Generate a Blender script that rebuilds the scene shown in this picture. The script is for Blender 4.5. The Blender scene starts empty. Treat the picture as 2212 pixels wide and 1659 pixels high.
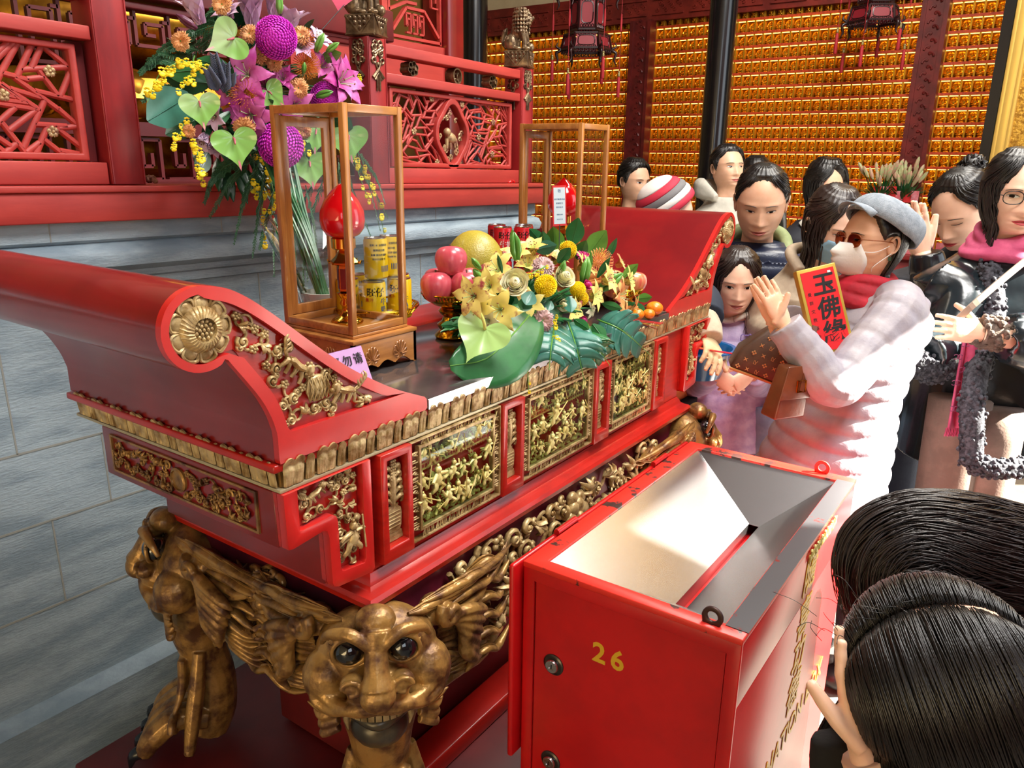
import bpy, bmesh, math, random
from mathutils import Vector as V, Matrix as M, Euler
from math import sin, cos, pi, radians as R, sqrt, atan2, exp
sc = bpy.context.scene
COL = sc.collection
rnd = random.Random(7)

# ------------------------------------------------------------------ camera
IW, IH, FPX = 2212, 1659, 1662.0
CAMH, TOP = 1.58, 1.16
yaw, pit, rol = .6128, .2864, .0123
cd = V((cos(yaw)*cos(pit), sin(yaw)*cos(pit), -sin(pit)))
_r = V((sin(yaw), -cos(yaw), 0)); _u = _r.cross(cd)
cr = _r*cos(rol)+_u*sin(rol); cu = -_r*sin(rol)+_u*cos(rol)
CP = V((0, 0, CAMH))
def ray(x, y): return cd+cr*((x-IW/2)/FPX)-cu*((y-IH/2)/FPX)
def at(x, y, D): return CP+ray(x, y)*D                 # photo point at a depth
def onZ(x, y, z): d = ray(x, y); return CP+d*((z-CAMH)/d.z)
def onY(x, y, Y): d = ray(x, y); return CP+d*(Y/d.y)
def onX(x, y, X): d = ray(x, y); return CP+d*(X/d.x)
cam = bpy.data.cameras.new('camera'); co = bpy.data.objects.new('camera', cam); COL.objects.link(co)
cam.sensor_width = 36; cam.lens = FPX/IW*36; cam.clip_start = .02
co.matrix_world = M(((cr.x, cu.x, -cd.x, 0), (cr.y, cu.y, -cd.y, 0), (cr.z, cu.z, -cd.z, CAMH), (0, 0, 0, 1)))
sc.camera = co

# ------------------------------------------------------------------ materials
MATS = {}
def srgb(c):
    if isinstance(c, str): c = [int(c[i:i+2], 16)/255 for i in (0, 2, 4)]
    return tuple(((x/12.92) if x <= .04045 else ((x+.055)/1.055)**2.4) for x in c)+(1,)
def mat(name, col, rough=.5, metal=0, col2=None, scale=8, detail=4, bump=0, bscale=None, stretch=None, lo=.4, hi=.6,
        coat=0, emit=None, estr=1, spec=None, sss=0, trans=0, wave=None, alpha=None, rough2=None):
    if name in MATS: return MATS[name]
    m = bpy.data.materials.new(name); m.use_nodes = True; nt = m.node_tree; N = nt.nodes; L = nt.links
    b = N['Principled BSDF']
    b.inputs['Base Color'].default_value = srgb(col); b.inputs['Roughness'].default_value = rough
    b.inputs['Metallic'].default_value = metal
    if coat: b.inputs['Coat Weight'].default_value = coat; b.inputs['Coat Roughness'].default_value = .08
    if spec is not None: b.inputs['Specular IOR Level'].default_value = spec
    if sss: b.inputs['Subsurface Weight'].default_value = sss; b.inputs['Subsurface Radius'].default_value = (.012, .005, .003)
    if trans: b.inputs['Transmission Weight'].default_value = trans
    if alpha is not None: b.inputs['Alpha'].default_value = alpha
    if emit: b.inputs['Emission Color'].default_value = srgb(emit); b.inputs['Emission Strength'].default_value = estr
    tc = N.new('ShaderNodeTexCoord'); mp = N.new('ShaderNodeMapping'); L.new(tc.outputs['Object'], mp.inputs[0])
    if stretch: mp.inputs['Scale'].default_value = stretch
    if col2 is not None:
        n = N.new('ShaderNodeTexNoise'); n.inputs['Scale'].default_value = scale; n.inputs['Detail'].default_value = detail
        n.inputs['Roughness'].default_value = .6
        L.new(mp.outputs[0], n.inputs[0])
        r = N.new('ShaderNodeValToRGB'); e = r.color_ramp.elements
        e[0].position = lo; e[0].color = srgb(col); e[1].position = hi; e[1].color = srgb(col2)
        L.new(n.outputs[0], r.inputs[0]); L.new(r.outputs[0], b.inputs['Base Color'])
        if rough2 is not None:
            mr = N.new('ShaderNodeMapRange'); mr.inputs[1].default_value = lo; mr.inputs[2].default_value = hi
            mr.inputs[3].default_value = rough; mr.inputs[4].default_value = rough2
            L.new(n.outputs[0], mr.inputs[0]); L.new(mr.outputs[0], b.inputs['Roughness'])
    if bump:
        bn = N.new('ShaderNodeBump'); bn.inputs['Strength'].default_value = bump; bn.inputs['Distance'].default_value = .004
        if wave:
            n2 = N.new('ShaderNodeTexWave'); n2.inputs['Scale'].default_value = wave; n2.inputs['Distortion'].default_value = 2.5
            n2.inputs['Detail'].default_value = 2
        else:
            n2 = N.new('ShaderNodeTexNoise'); n2.inputs['Scale'].default_value = bscale or scale*4; n2.inputs['Detail'].default_value = 3
        L.new(mp.outputs[0], n2.inputs[0]); L.new(n2.outputs[0], bn.inputs['Height']); L.new(bn.outputs[0], b.inputs['Normal'])
    MATS[name] = m; return m
def glassmat(name, tint='ffffff', refl=1.0):
    m = bpy.data.materials.new(name); m.use_nodes = True; nt = m.node_tree; N = nt.nodes; L = nt.links
    N.remove(N['Principled BSDF']); out = N['Material Output']
    t = N.new('ShaderNodeBsdfTransparent'); t.inputs[0].default_value = srgb(tint)
    g = N.new('ShaderNodeBsdfGlossy'); g.inputs['Roughness'].default_value = .02
    f0 = N.new('ShaderNodeLayerWeight'); f0.inputs[0].default_value = .5; p = N.new('ShaderNodeMath'); p.operation = 'POWER'; p.inputs[1].default_value = 4; L.new(f0.outputs['Facing'], p.inputs[0])
    f = N.new('ShaderNodeMath'); f.operation = 'MULTIPLY_ADD'; f.inputs[1].default_value = .75; f.inputs[2].default_value = .035; L.new(p.outputs[0], f.inputs[0])
    k = N.new('ShaderNodeMath'); k.operation = 'MULTIPLY'; k.inputs[1].default_value = refl
    x = N.new('ShaderNodeMixShader'); L.new(f.outputs[0], k.inputs[0]); L.new(k.outputs[0], x.inputs[0])
    L.new(t.outputs[0], x.inputs[1]); L.new(g.outputs[0], x.inputs[2]); L.new(x.outputs[0], out.inputs[0])
    MATS[name] = m; return m

# ------------------------------------------------------------------ mesh builder
def frame(d, up=V((0, 0, 1))):
    d = V(d).normalized(); up = V(up)
    if abs(d.dot(up)) > .97: up = V((1, 0, 0)) if abs(d.x) < .9 else V((0, 1, 0))
    a = up.cross(d).normalized(); return a, d.cross(a)
def arc(pts, n=6):
    """Catmull-Rom through points"""
    P = [V(p) for p in pts]
    if len(P) < 3: return [P[0].lerp(P[-1], i/n) for i in range(n+1)]
    Q = [P[0]*2-P[1]]+P+[P[-1]*2-P[-2]]; o = []
    for i in range(1, len(Q)-2):
        a, b, c, d = Q[i-1:i+3]
        for k in range(n):
            t = k/n; o.append(.5*((2*b)+(c-a)*t+(2*a-5*b+4*c-d)*t*t+(3*b-a-3*c+d)*t**3))
    o.append(P[-1]); return o
class MB:
    def __init__(s): s.v = []; s.f = []
    def add(s, o, m=None):
        k = len(s.v); s.v += [m@p for p in o.v] if m else list(o.v)
        s.f += [tuple(i+k for i in f) for f in o.f]; return s
    def box(s, c, d, m=None, tap=1):
        k = len(s.v); c = V(c); hx, hy, hz = d[0]/2, d[1]/2, d[2]/2
        for z in (-1, 1):
            t = tap if z > 0 else 1
            for x, y in ((-1, -1), (1, -1), (1, 1), (-1, 1)):
                p = V((x*hx*t, y*hy*t, z*hz)); s.v.append((m@p if m else p)+c)
        s.f += [tuple(k+i for i in f) for f in ((3, 2, 1, 0), (4, 5, 6, 7), (0, 1, 5, 4), (1, 2, 6, 5), (2, 3, 7, 6), (3, 0, 4, 7))]
        return s
    def b2(s, a, b):
        return s.box([(a[i]+b[i])/2 for i in range(3)], [abs(b[i]-a[i]) for i in range(3)])
    def bar(s, a, b, w, h, up=V((0, 0, 1))):
        a, b = V(a), V(b); x, y = frame(b-a, up); k = len(s.v)
        for p in (a, b):
            for i, j in ((-1, -1), (1, -1), (1, 1), (-1, 1)): s.v.append(p+x*(i*w/2)+y*(j*h/2))
        s.f += [tuple(k+i for i in f) for f in ((3, 2, 1, 0), (4, 5, 6, 7), (0, 1, 5, 4), (1, 2, 6, 5), (2, 3, 7, 6), (3, 0, 4, 7))]
        return s
    def loft(s, rings, cap=True, close=False):
        n = len(rings[0]); k = len(s.v)
        for r in rings: s.v += [V(p) for p in r]
        m = len(rings)
        for i in range(m-1 if not close else m):
            a, b = k+i*n, k+((i+1) % m)*n
            for j in range(n): s.f.append((a+j, a+(j+1) % n, b+(j+1) % n, b+j))
        if cap and not close:
            s.f.append(tuple(k+j for j in range(n))[::-1]); s.f.append(tuple(k+(m-1)*n+j for j in range(n)))
        return s
    def tube(s, pts, r, n=8, flat=1, up=V((0, 0, 1)), cap=True, rot=0):
        P = [V(p) for p in pts]; N = len(P)
        if N < 2: return s
        if not hasattr(r, '__len__'): r = [r]*N
        elif len(r) != N: r = [r[min(len(r)-1, int(q))]*(1-(q % 1))+r[min(len(r)-1, int(q)+1)]*(q % 1) for q in [i*(len(r)-1)/(N-1) for i in range(N)]]
        rings = []; x = None
        for i in range(N):
            d = (P[min(i+1, N-1)]-P[max(i-1, 0)])
            if d.length < 1e-9: d = V((0, 0, 1))
            d.normalize()
            if x is None: x, y = frame(d, up)
            else:
                x = (x-d*x.dot(d))
                if x.length < 1e-6: x, y = frame(d, up)
                x.normalize(); y = d.cross(x)
            rings.append([P[i]+(x*cos(2*pi*j/n+rot)+y*(sin(2*pi*j/n+rot)*flat))*max(r[i], 1e-5) for j in range(n)])
        return s.loft(rings, cap)
    def ell(s, c, r, m=None, nu=12, nv=8):
        c = V(c); r = r if hasattr(r, '__len__') else (r, r, r); k = len(s.v)
        def put(p): p = V(p); s.v.append((m@p if m else p)+c)
        put((0, 0, -r[2]))
        for i in range(1, nv):
            a = -pi/2+pi*i/nv
            for j in range(nu): put((r[0]*cos(a)*cos(2*pi*j/nu), r[1]*cos(a)*sin(2*pi*j/nu), r[2]*sin(a)))
        put((0, 0, r[2])); t = len(s.v)-1
        for j in range(nu):
            j2 = (j+1) % nu
            s.f.append((k, k+1+j2, k+1+j)); s.f.append((t, t-nu+j, t-nu+j2))
            for i in range(nv-2): a = k+1+i*nu; s.f.append((a+j, a+j2, a+nu+j2, a+nu+j))
        return s
    def lathe(s, prof, n=24, o=(0, 0, 0), m=None, cap=True):
        o = V(o); R_ = []
        for rr, z in prof:
            rr = max(rr, 1e-4)
            ring = [V((rr*cos(2*pi*j/n), rr*sin(2*pi*j/n), z)) for j in range(n)]
            R_.append([(m@p if m else p)+o for p in ring])
        return s.loft(R_, cap)
    def prism(s, poly, fn, d0, d1, hole=None):
        """poly: 2-D outline; fn(a,b,d) -> point; extruded d0..d1; optional hole outline of the same count gives a ring"""
        n = len(poly); k = len(s.v)
        if not hole:
            s.v += [V(fn(a, b, d0)) for a, b in poly]+[V(fn(a, b, d1)) for a, b in poly]
            s.f += [tuple(k+i for i in range(n))[::-1], tuple(k+n+i for i in range(n))]
            s.f += [(k+i, k+(i+1) % n, k+n+(i+1) % n, k+n+i) for i in range(n)]
        else:
            r = [[fn(*poly[i], d0), fn(*poly[i], d1), fn(*hole[i], d1), fn(*hole[i], d0)] for i in range(n)]
            s.loft(r, False, True)
        return s
    def grid(s, fn, nu, nv, thick=0):
        k = len(s.v)
        for i in range(nu+1):
            for j in range(nv+1): s.v.append(V(fn(i/nu, j/nv)))
        for i in range(nu):
            for j in range(nv): a = k+i*(nv+1)+j; s.f.append((a, a+1, a+nv+2, a+nv+1))
        return s
    def mesh(s, name):
        me = bpy.data.meshes.new(name); me.from_pydata([tuple(p) for p in s.v], [], s.f); return me
DG = None
def evalmods(me, mods):
    """apply modifiers to a mesh and return the result"""
    o = bpy.data.objects.new('tmp', me); COL.objects.link(o)
    for t, kw in mods:
        md = o.modifiers.new(t, t)
        for k, v in kw.items(): setattr(md, k, v)
    bpy.context.view_layer.update()
    dg = bpy.context.evaluated_depsgraph_get()
    r = bpy.data.meshes.new_from_object(o.evaluated_get(dg)); bpy.data.objects.remove(o); return r
def obj(name, mb, material, parent=None, world=True, smooth=45, mods=None, label=None, fix=True, stuff=False):
    me = mb.mesh(name) if isinstance(mb, MB) else mb
    if fix and isinstance(mb, MB):
        bm = bmesh.new(); bm.from_mesh(me); bmesh.ops.recalc_face_normals(bm, faces=bm.faces); bm.to_mesh(me); bm.free()
    if mods: me = evalmods(me, mods); me.name = name
    if parent and world: me.transform(wm(parent).inverted())
    me.materials.clear()
    for m_ in (material if isinstance(material, (list, tuple)) else [material]): me.materials.append(m_)
    if smooth:
        me.shade_smooth()
        if smooth < 180: me.set_sharp_from_angle(angle=R(smooth))
    o = bpy.data.objects.new(name, me); COL.objects.link(o)
    if parent: o.parent = parent
    if label: o['label'] = label
    if stuff: o['kind'] = 'stuff'
    return o
def wm(o):
    m = M.LocRotScale(o.location, o.rotation_euler, o.scale)
    return wm(o.parent)@m if o.parent else m
def tag(o, label, cat, group=None, kind=None):
    o['label'] = label; o['category'] = cat
    if group: o['group'] = group
    if kind: o['kind'] = kind
    return o
def thing(name, label, cat, loc=(0, 0, 0), rotz=0, group=None):
    o = bpy.data.objects.new(name, None); COL.objects.link(o); o.empty_display_size = .05
    o.location = loc; o.rotation_euler = (0, 0, rotz); return tag(o, label, cat, group)
def struct(name, mb, m, **k):
    o = obj(name, mb, m, **k); o['kind'] = 'structure'; return o
def kids(o): return [c for c in COL.objects if c.parent == o]
CH = {}
def dup(root, loc, rotz=None, label=None, group=None, scale=None):
    def cp(o, par):
        c = o.copy(); COL.objects.link(c); c.parent = par
        if o not in CH: CH[o] = kids(o)
        for k in CH[o]: cp(k, c)
        return c
    r = cp(root, None); r.location = loc
    if rotz is not None: r.rotation_euler = (0, 0, rotz)
    if scale: r.scale = (scale,)*3
    if label: r['label'] = label
    if group: r['group'] = group
    return r
BEV = lambda w=.002, s=2: [('BEVEL', dict(width=w, segments=s, limit_method='ANGLE', angle_limit=R(40)))]
def text(s, size, m, mw, name='lettering', parent=None, ext=.0006, align='CENTER', label=None, shear=0, xs=1, bold=0):
    c = bpy.data.curves.new(name, 'FONT'); c.body = s; c.size = size; c.extrude = ext; c.align_x = align; c.align_y = 'CENTER'; c.shear = shear
    c.offset = bold; c.resolution_u = 3
    o = bpy.data.objects.new(name, c); COL.objects.link(o); bpy.context.view_layer.update()
    me = bpy.data.meshes.new_from_object(o.evaluated_get(bpy.context.evaluated_depsgraph_get())); bpy.data.objects.remove(o)
    me.transform(mw@M.Diagonal((xs, 1, 1, 1))); return obj(name, me, m, parent, smooth=0, label=label)
def basis(o, x, y):
    """matrix with local x, y axes given, origin o"""
    x = V(x).normalized(); z = x.cross(V(y)).normalized(); y = z.cross(x)
    return M(((x.x, y.x, z.x, o[0]), (x.y, y.y, z.y, o[1]), (x.z, y.z, z.z, o[2]), (0, 0, 0, 1)))
def inside(p, poly):
    x, y = p; c = False; n = len(poly)
    for i in range(n):
        (x1, y1), (x2, y2) = poly[i], poly[i-1]
        if (y1 > y) != (y2 > y) and x < (x2-x1)*(y-y1)/(y2-y1)+x1: c = not c
    return c
def pdist(p, poly):
    b = 9; n = len(poly); p = V((p[0], p[1]))
    for i in range(n):
        a, c = V(poly[i]), V(poly[i-1]); d = c-a; t = max(0, min(1, (p-a).dot(d)/max(d.length_squared, 1e-12)))
        b = min(b, (a+d*t-p).length)
    return b
# ------------------------------------------------------------------ palette
RED = mat('red_lacquer', 'b21e14', .34, col2='a01a12', scale=5, bump=.06, bscale=30, stretch=(2, 2, 14), coat=.15)
REDD = mat('dark_red_lacquer', '7e1416', .3, col2='6d1014', scale=4, coat=.4)
REDP = mat('rail_red_paint', 'b23a32', .5, col2='a0302b', scale=3, bump=.08, bscale=20, stretch=(1, 6, 6))
REDK = mat('dark_red_timber', '6a1518', .5, col2='561014', scale=4)  # dark red base colour for inner screen, inner case and platform
REDB = mat('box_red_enamel', 'ba0e12', .3, col2='aa0b10', scale=7, bump=.03, bscale=60)
REDW = mat('worn_red_enamel', 'd2281c', .4, col2='3b2320', scale=22, lo=.58, hi=.62, bump=.05, bscale=60)
GILT = mat('gilt_carving', 'c4ab78', .38, .3, col2='86683a', scale=34, lo=.42, hi=.62, bump=.25, bscale=160)
GILTD = mat('aged_gilt_carving', 'a37c42', .3, .35, col2='55351e', scale=22, lo=.42, hi=.63, bump=.25, bscale=150, rough2=.45)
GILTB = mat('bright_gilt_figures', 'dccf8a', .4, .2, col2='bfab5e', scale=40, bump=.2, bscale=150)
BRONZE = mat('bronze_paint', '8a7458', .3, .6, col2='54412f', scale=30, bump=.2, bscale=140)
GOLD = mat('polished_gold', 'd6a43c', .12, 1)
BRASS = mat('brass_plate', 'd8aa32', .18, 1, bump=.05, bscale=80)
STEEL = mat('brushed_steel', 'b4b4b6', .26, 1, bump=.05, bscale=40, stretch=(1, 40, 40))
TOPM = mat('table_top_metal', '8d8786', .13, .8, col2='787070', scale=9, bump=.03, bscale=12)
STONE = mat('blue_grey_stone', '98a8b2', .62, col2='7a8b97', scale=5, detail=8, bump=.5, bscale=60, stretch=(1, 1, 4))
WOOD = mat('honey_wood', 'b5793a', .35, col2='965c28', scale=6, stretch=(9, 9, 1.2), coat=.3, bump=.05, bscale=30)
WOODX = mat('honey_wood_panel', 'b87b3c', .35, col2='9c622c', scale=6, stretch=(1.2, 9, 9), coat=.3)
BLACK = mat('black_lacquer', '0c0c0e', .25, coat=.5)
GLASS = glassmat('clear_glass', 'f8faf9', .32)
GLASST = glassmat('panel_glass', 'e8f2e6', 1.3)
CELLO = glassmat('cellophane', 'f4f8f6', 3.2)
REDPL = mat('red_glossy_plastic', 'd80a14', .12, coat=.6, sss=.15)
YEL = mat('yellow_paint', 'c9a01c', .45)
INK = mat('black_ink', '120d0d', .6)
WHITE = mat('white_print', 'f0ede8', .6)
SKIN = [mat('skin_%s' % n, c, .48, sss=.2, col2=c2, scale=30, lo=.3, hi=.8, bump=.04, bscale=300) for n, c, c2 in
        (('fair', 'ecc4aa', 'e4b498'), ('warm', 'dcae90', 'd2a080'), ('tan', 'a87050', '9b6446'))]
HAIR = mat('black_hair', '14100e', .34, bump=.22, bscale=60, stretch=(9, 9, 1), spec=.6)
HAIRB = mat('dark_brown_hair', '261a15', .34, bump=.22, bscale=60, stretch=(9, 9, 1), spec=.6)
LIP = mat('lip_skin', 'a8564e', .4); LIPR = mat('rose_lips', 'b8474c', .35)
EYEW = mat('eye_white', 'e6e0d8', .25); IRIS = mat('dark_iris', '150d09', .12)
GREENS = {k: mat('leaf_'+k, c, r, col2=c2, scale=9, bump=.1, bscale=60, coat=.2) for k, c, c2, r in
          (('deep', '1d5a2e', '2d6f3a', .35), ('blue', '2f6b5a', '3f8070', .4), ('fresh', '4f8a30', '6aa040', .4), ('fern', '2f6138', '224c2c', .55),
           ('pale', '9cc07a', 'b8d49a', .35), ('dark', '143c20', '1f5030', .35))}
def pet(n, c, c2, r=.5): return mat('petal_'+n, c, r, col2=c2, scale=14, sss=.1)
PET = dict(white=pet('cream', 'f0ebcf', 'e2dca8'), yellow=pet('yellow', 'f2da14', 'e6c40e'), magenta=pet('magenta', 'dc38d0', 'c024b4'),
           pink=pet('hot_pink', 'd83a88', 'c02a74'), lily=pet('lily_rose', 'b03088', 'cc6cae'), pale=pet('pale_lilac', 'd8bcd2', 'c7a0c0'),
           peach=pet('peach', 'e8b078', 'dc9a60'), orange=pet('orange', 'd98a28', 'c8701c'), lilyy=mat('petal_lily_yellow', 'e9d878', .5, col2='9c3c40', scale=26, lo=.53, hi=.63, sss=.1),
           lilyo=mat('petal_lily_orange', 'ecc070', .5, col2='e08858', scale=24, sss=.1), blush=pet('blush', 'd9c0b8', 'c9a0a0'), grey=pet('dusty', '4d5468', '3c4356'))
# ------------------------------------------------------------------ the hall
XW, YB, XL, YF, ZC = 6.5, 7.5, -3.5, -2.2, 4.6
PLAST = mat('cream_plaster', 'd8c49a', .8, col2='cdb78c', scale=3)
TIMB = mat('hall_timber', '5e1c18', .45, col2='4c1614', scale=5)
FLOORM = mat('grey_flagstone', '6d675f', .45, col2='564f49', scale=6, bump=.1)
struct('floor', MB().b2((XL, YF-6, -.1), (XW+.3, YB, 0)), FLOORM)
struct('ceiling', MB().b2((XL-.2, YF-1.4, ZC), (XW+.3, YB+.2, ZC+.15)), TIMB)
struct('wall_back', MB().b2((XL, YB, 0), (XW, YB+.2, ZC)), PLAST)
struct('wall_left', MB().b2((XL-.2, YF, 0), (XL, YB, ZC)), PLAST)
wf = MB(); DZ = 3.5  # unseen front wall, its openings shaped to trim sun and daylight
for a, b in ((XL-.2, -2.9), (-.55, 2.95), (5.9, XW+.3)): wf.b2((a, YF-.2, 0), (b, YF, DZ))
wf.b2((-2.9, YF-.2, 0), (-.55, YF, 1.7)); wf.b2((XL-.2, YF-.2, DZ), (XW+.3, YF, ZC))
struct('wall_front', wf, TIMB)
# right wall: plaster above, carved beam, niche field below, red counter at its foot
struct('wall_right', MB().b2((XW+.14, YF, 0), (XW+.3, YB, ZC)).b2((XW, YF, 2.93), (XW+.14, YB, ZC)).b2((XW, 5.79, 0), (XW+.14, YB, 2.7)).b2((XW, YF, 0), (XW+.14, .2, 2.7)), PLAST)
bm_ = MB().b2((XW-.03, YF, 2.70), (XW+.14, YB, 2.93))
for k in range(22):
    y0 = .2+k*.33
    bm_.b2((XW-.045, y0+.03, 2.74), (XW-.03, y0+.30, 2.755)).b2((XW-.045, y0+.03, 2.855), (XW-.03, y0+.30, 2.87))
    for s in range(9): bm_.tube([V((XW-.034, y0+.055+.026*s+.011*cos(a), 2.805+.03*sin(s*2.1)+.013*sin(a))) for a in [i*.8 for i in range(8)]], .006, 5)
struct('trim_1', bm_, mat('carved_red_beam', '8a2c20', .45, col2='6d2018', scale=8))
def wallpost(y0, y1, n):
    m = MB().b2((XW-.10, y0, .0), (XW+.14, y1, 2.70)).b2((XW-.115, y0, 0), (XW-.10, y0+.03, 2.7)).b2((XW-.115, y1-.03, 0), (XW-.10, y1, 2.7))
    r = random.Random(n)
    for k in range(40):
        z = 1.0+k*.043; s = 1 if k % 2 else -1; yc = (y0+y1)/2
        m.tube([V((XW-.103, yc+s*(.022-.022*t)*cos(6*t)+s*.012, z+.024*sin(6*t)*(1-t)+.03*t)) for t in [i/9 for i in range(10)]], [.009, .005], 5)
    return struct('trim_%d' % n, m, mat('carved_red_pillar', '74201c', .42, col2='5a1816', scale=10))
wallpost(3.12, 3.31, 2); wallpost(.90, 1.07, 3); wallpost(5.6, 5.79, 4)
# niches
GN = mat('niche_gold', 'c88a14', .38, .55, col2='a86a0c', scale=30)
GNS = mat('niche_divider', 'dca52c', .3, .6)
OR = mat('orange_shelf_strip', 'd8481a', .5, col2='b53a14', scale=60)
LED = mat('niche_lamp', 'ffd98a', .5, emit='ffc860', estr=5)
nz, ny, zb = .1005, .0705, .94
bays = [(1.07, 3.12), (3.31, 5.6), (.30, .90)]
gr = MB().b2((XW+.10, .2, .9), (XW+.139, 5.7, 2.7)); st = MB(); dv = MB(); ld = MB()
cells = []
for a, b in bays:
    n = int((b-a)/ny+.5); w = (b-a)/n
    for i in range(n+1): dv.b2((XW+.002, a+i*w-.0055, .94), (XW+.099, a+i*w+.0055, 2.699))
    for r in range(18):
        z = zb+r*nz
        if z > 2.66: break
        st.b2((XW-.004, a, z-.009), (XW+.0015, b, z+.009)); gr.b2((XW+.0015, a, z-.006), (XW+.1, b, z+.004))
        ld.b2((XW+.015, a, z+nz-.0145), (XW+.03, b, z+nz-.0105))
        for i in range(n): cells.append((a+(i+.5)*w, z))
wn = struct('trim_5', gr, GN); 
struct('trim_6', st, OR); struct('trim_7', dv, GNS); struct('trim_8', ld, LED)
def buddha_mb():
    m = MB()
    m.lathe([(.021, 0), (.027, .004), (.022, .012), (.025, .016)], 10)
    m.ell((-.004, 0, .024), (.018, .027, .010), nu=10, nv=5)               # crossed legs
    m.lathe([(.017, .022), (.018, .034), (.021, .046), (.012, .054), (.007, .058)], 9)
    for s in (-1, 1): m.tube([(0, .019*s, .048), (-.006, .022*s, .036), (-.016, .006*s, .031)], [.006, .005, .004], 5)
    m.ell((-.002, 0, .064), (.0085, .008, .0105), nu=8, nv=6); m.ell((0, 0, .0745), (.004, .004, .004), nu=6, nv=4)
    m.lathe([(.028, 0), (.028, .002), (.022, .003)], 14, m=M.Rotation(-pi/2, 4, 'Y'), o=(.016, 0, .05))
    return m
bmb = buddha_mb(); BG = mat('gold_statuette', 'f0b838', .22, .75, col2='e09c1c', scale=60)
cells.sort(key=lambda c: c[0]-.25*abs(c[1]-2.0))
vis = [c for c in cells if c[0] < 5.4 and c[1] > 1.05]
near = [c for c in vis if c[0] < 3.1 and c[1] > 1.5][:300]; ns = set(near)
rest = MB()
for c in cells:
    if c not in ns: rest.add(bmb, M.Translation((XW+.055, c[0], c[1]+.0045)))
tag(obj('buddha_statuettes', rest, BG), 'hundreds more small gold seated statuettes in the lit niches further along the wall', 'statuette', kind='stuff')
b0 = obj('buddha_statuette', bmb, BG)
for i, c in enumerate(near):
    o = b0 if i == 0 else b0.copy()
    if i: COL.objects.link(o)
    o.location = (XW+.055, c[0], c[1]+.0045)
    tag(o, 'small gold seated statuette in a lit niche of the right-hand part of the gold wall', 'statuette', 'gold statuettes in the wall niches')
# counter at the foot of the wall with red paper tags
ct = MB().b2((XW-.42, .3, 0), (XW-.001, 6.2, .92)).b2((XW-.46, .28, .92), (XW-.001, 6.22, .96))
tag(obj('offering_counter', ct, mat('counter_red', '8e1c1a', .5), mods=BEV(.006)), 'long red counter running along the foot of the gold niche wall', 'counter')
PTAG = mat('pink_paper', 'd8606a', .6, col2='e09098', scale=30); PTAG2 = mat('red_paper', 'd01f22', .55)
t0 = None
tags = [(XW-.43+.015*sin(k*1.7), .62+k*.062, .99) for k in range(0, 44) if not 1.15 < .62+k*.062 < 1.3]
for k, p in enumerate(tags):
    if t0 is None:
        t0 = obj('paper_tag', MB().box((0, 0, .045), (.004, .05, .09)).box((-.003, 0, .05), (.001, .03, .05)), PTAG); o = t0
    else: o = t0.copy(); COL.objects.link(o)
    o.location = (p[0], p[1], .96); o.rotation_euler = (0, .12, .25*sin(k*2.3))
    tag(o, 'pink and red paper tag standing in the row along the counter under the gold wall', 'paper tag', 'paper tags along the counter')
# free-standing black columns
def column(x, y, r, lab):
    t = thing('black_column', lab, 'column', (x, y, 0))
    obj('shaft', MB().lathe([(r, .18), (r, ZC)], 32, (x, y, 0)), BLACK, t, smooth=60)
    obj('base', MB().lathe([(r*1.7, 0), (r*1.75, .06), (r*1.3, .14), (r*1.15, .18)], 32, (x, y, 0)), STONE, t)
column(5.2, 2.03, .088, 'thick glossy black column behind the man in the beige hooded jacket')
column(5.2, 4.06, .105, 'black column at the left end of the gold wall, behind the carved lion')
# gold mosaic pillar on the far right
GM = mat('gold_mosaic', 'c79a3c', .35, .6, col2='8d6420', scale=60, bump=.8, bscale=90); GE = mat('gold_moulding', 'd9b45c', .3, .6)
t = thing('gold_pillar', 'wide gold mosaic pillar behind the woman with glasses at the right edge', 'pillar', (5.3, -.1, 0))
obj('mosaic_face', MB().b2((5.02, -.7, 0), (5.6, .37, ZC)), GM, t)
ge = MB()
for y, w in ((.385, .012), (.36, .022), (.33, .012)): ge.b2((4.985, y-w, 0), (5.6, y+w, ZC))
obj('edge_moulding', ge, GE, t, mods=BEV(.006))
obj('black_edge', MB().b2((5.0, .40, 0), (5.6, .45, ZC)), BLACK, t)
# ------------------------------------------------------------------ light
w = bpy.data.worlds.new('sky'); sc.world = w; w.use_nodes = True
bg = w.node_tree.nodes['Background']; bg.inputs[0].default_value = (.84, .92, 1, 1); bg.inputs[1].default_value = 3.0
s = bpy.data.lights.new('sun', 'SUN'); s.energy = 75; s.angle = .009; s.color = (1, .93, .8)
so = bpy.data.objects.new('sun', s); COL.objects.link(so)
sd = V((-.514*.8, .857*.8, -.6)); so.rotation_euler = sd.to_track_quat('-Z', 'Y').to_euler()
def lamp(n, loc, e, size, col=(1, .96, .9), aim=(0, 0, -1)):
    a = bpy.data.lights.new(n, 'AREA'); a.energy = e; a.size = size; a.color = col
    o = bpy.data.objects.new(n, a); COL.objects.link(o); o.location = loc; o.rotation_euler = V(aim).to_track_quat('-Z', 'Y').to_euler()
lamp('overhead_fill', (1.2, -.6, 4.4), 190, 1.6, (1, .97, .93), (.1, .35, -1))  # unseen area lights added overhead to fill altar, crowd and shrine
lamp('overhead_fill', (3.4, .2, 4.4), 200, 1.6, (1, .95, .86))
lamp('overhead_fill', (.5, 3.6, 4.4), 60, 1.2, (1, .9, .75))
vs = sc.view_settings; vs.view_transform = 'Standard'; vs.look = 'None'; vs.exposure = .08; vs.gamma = 1; vs.use_curve_mapping = False
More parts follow.
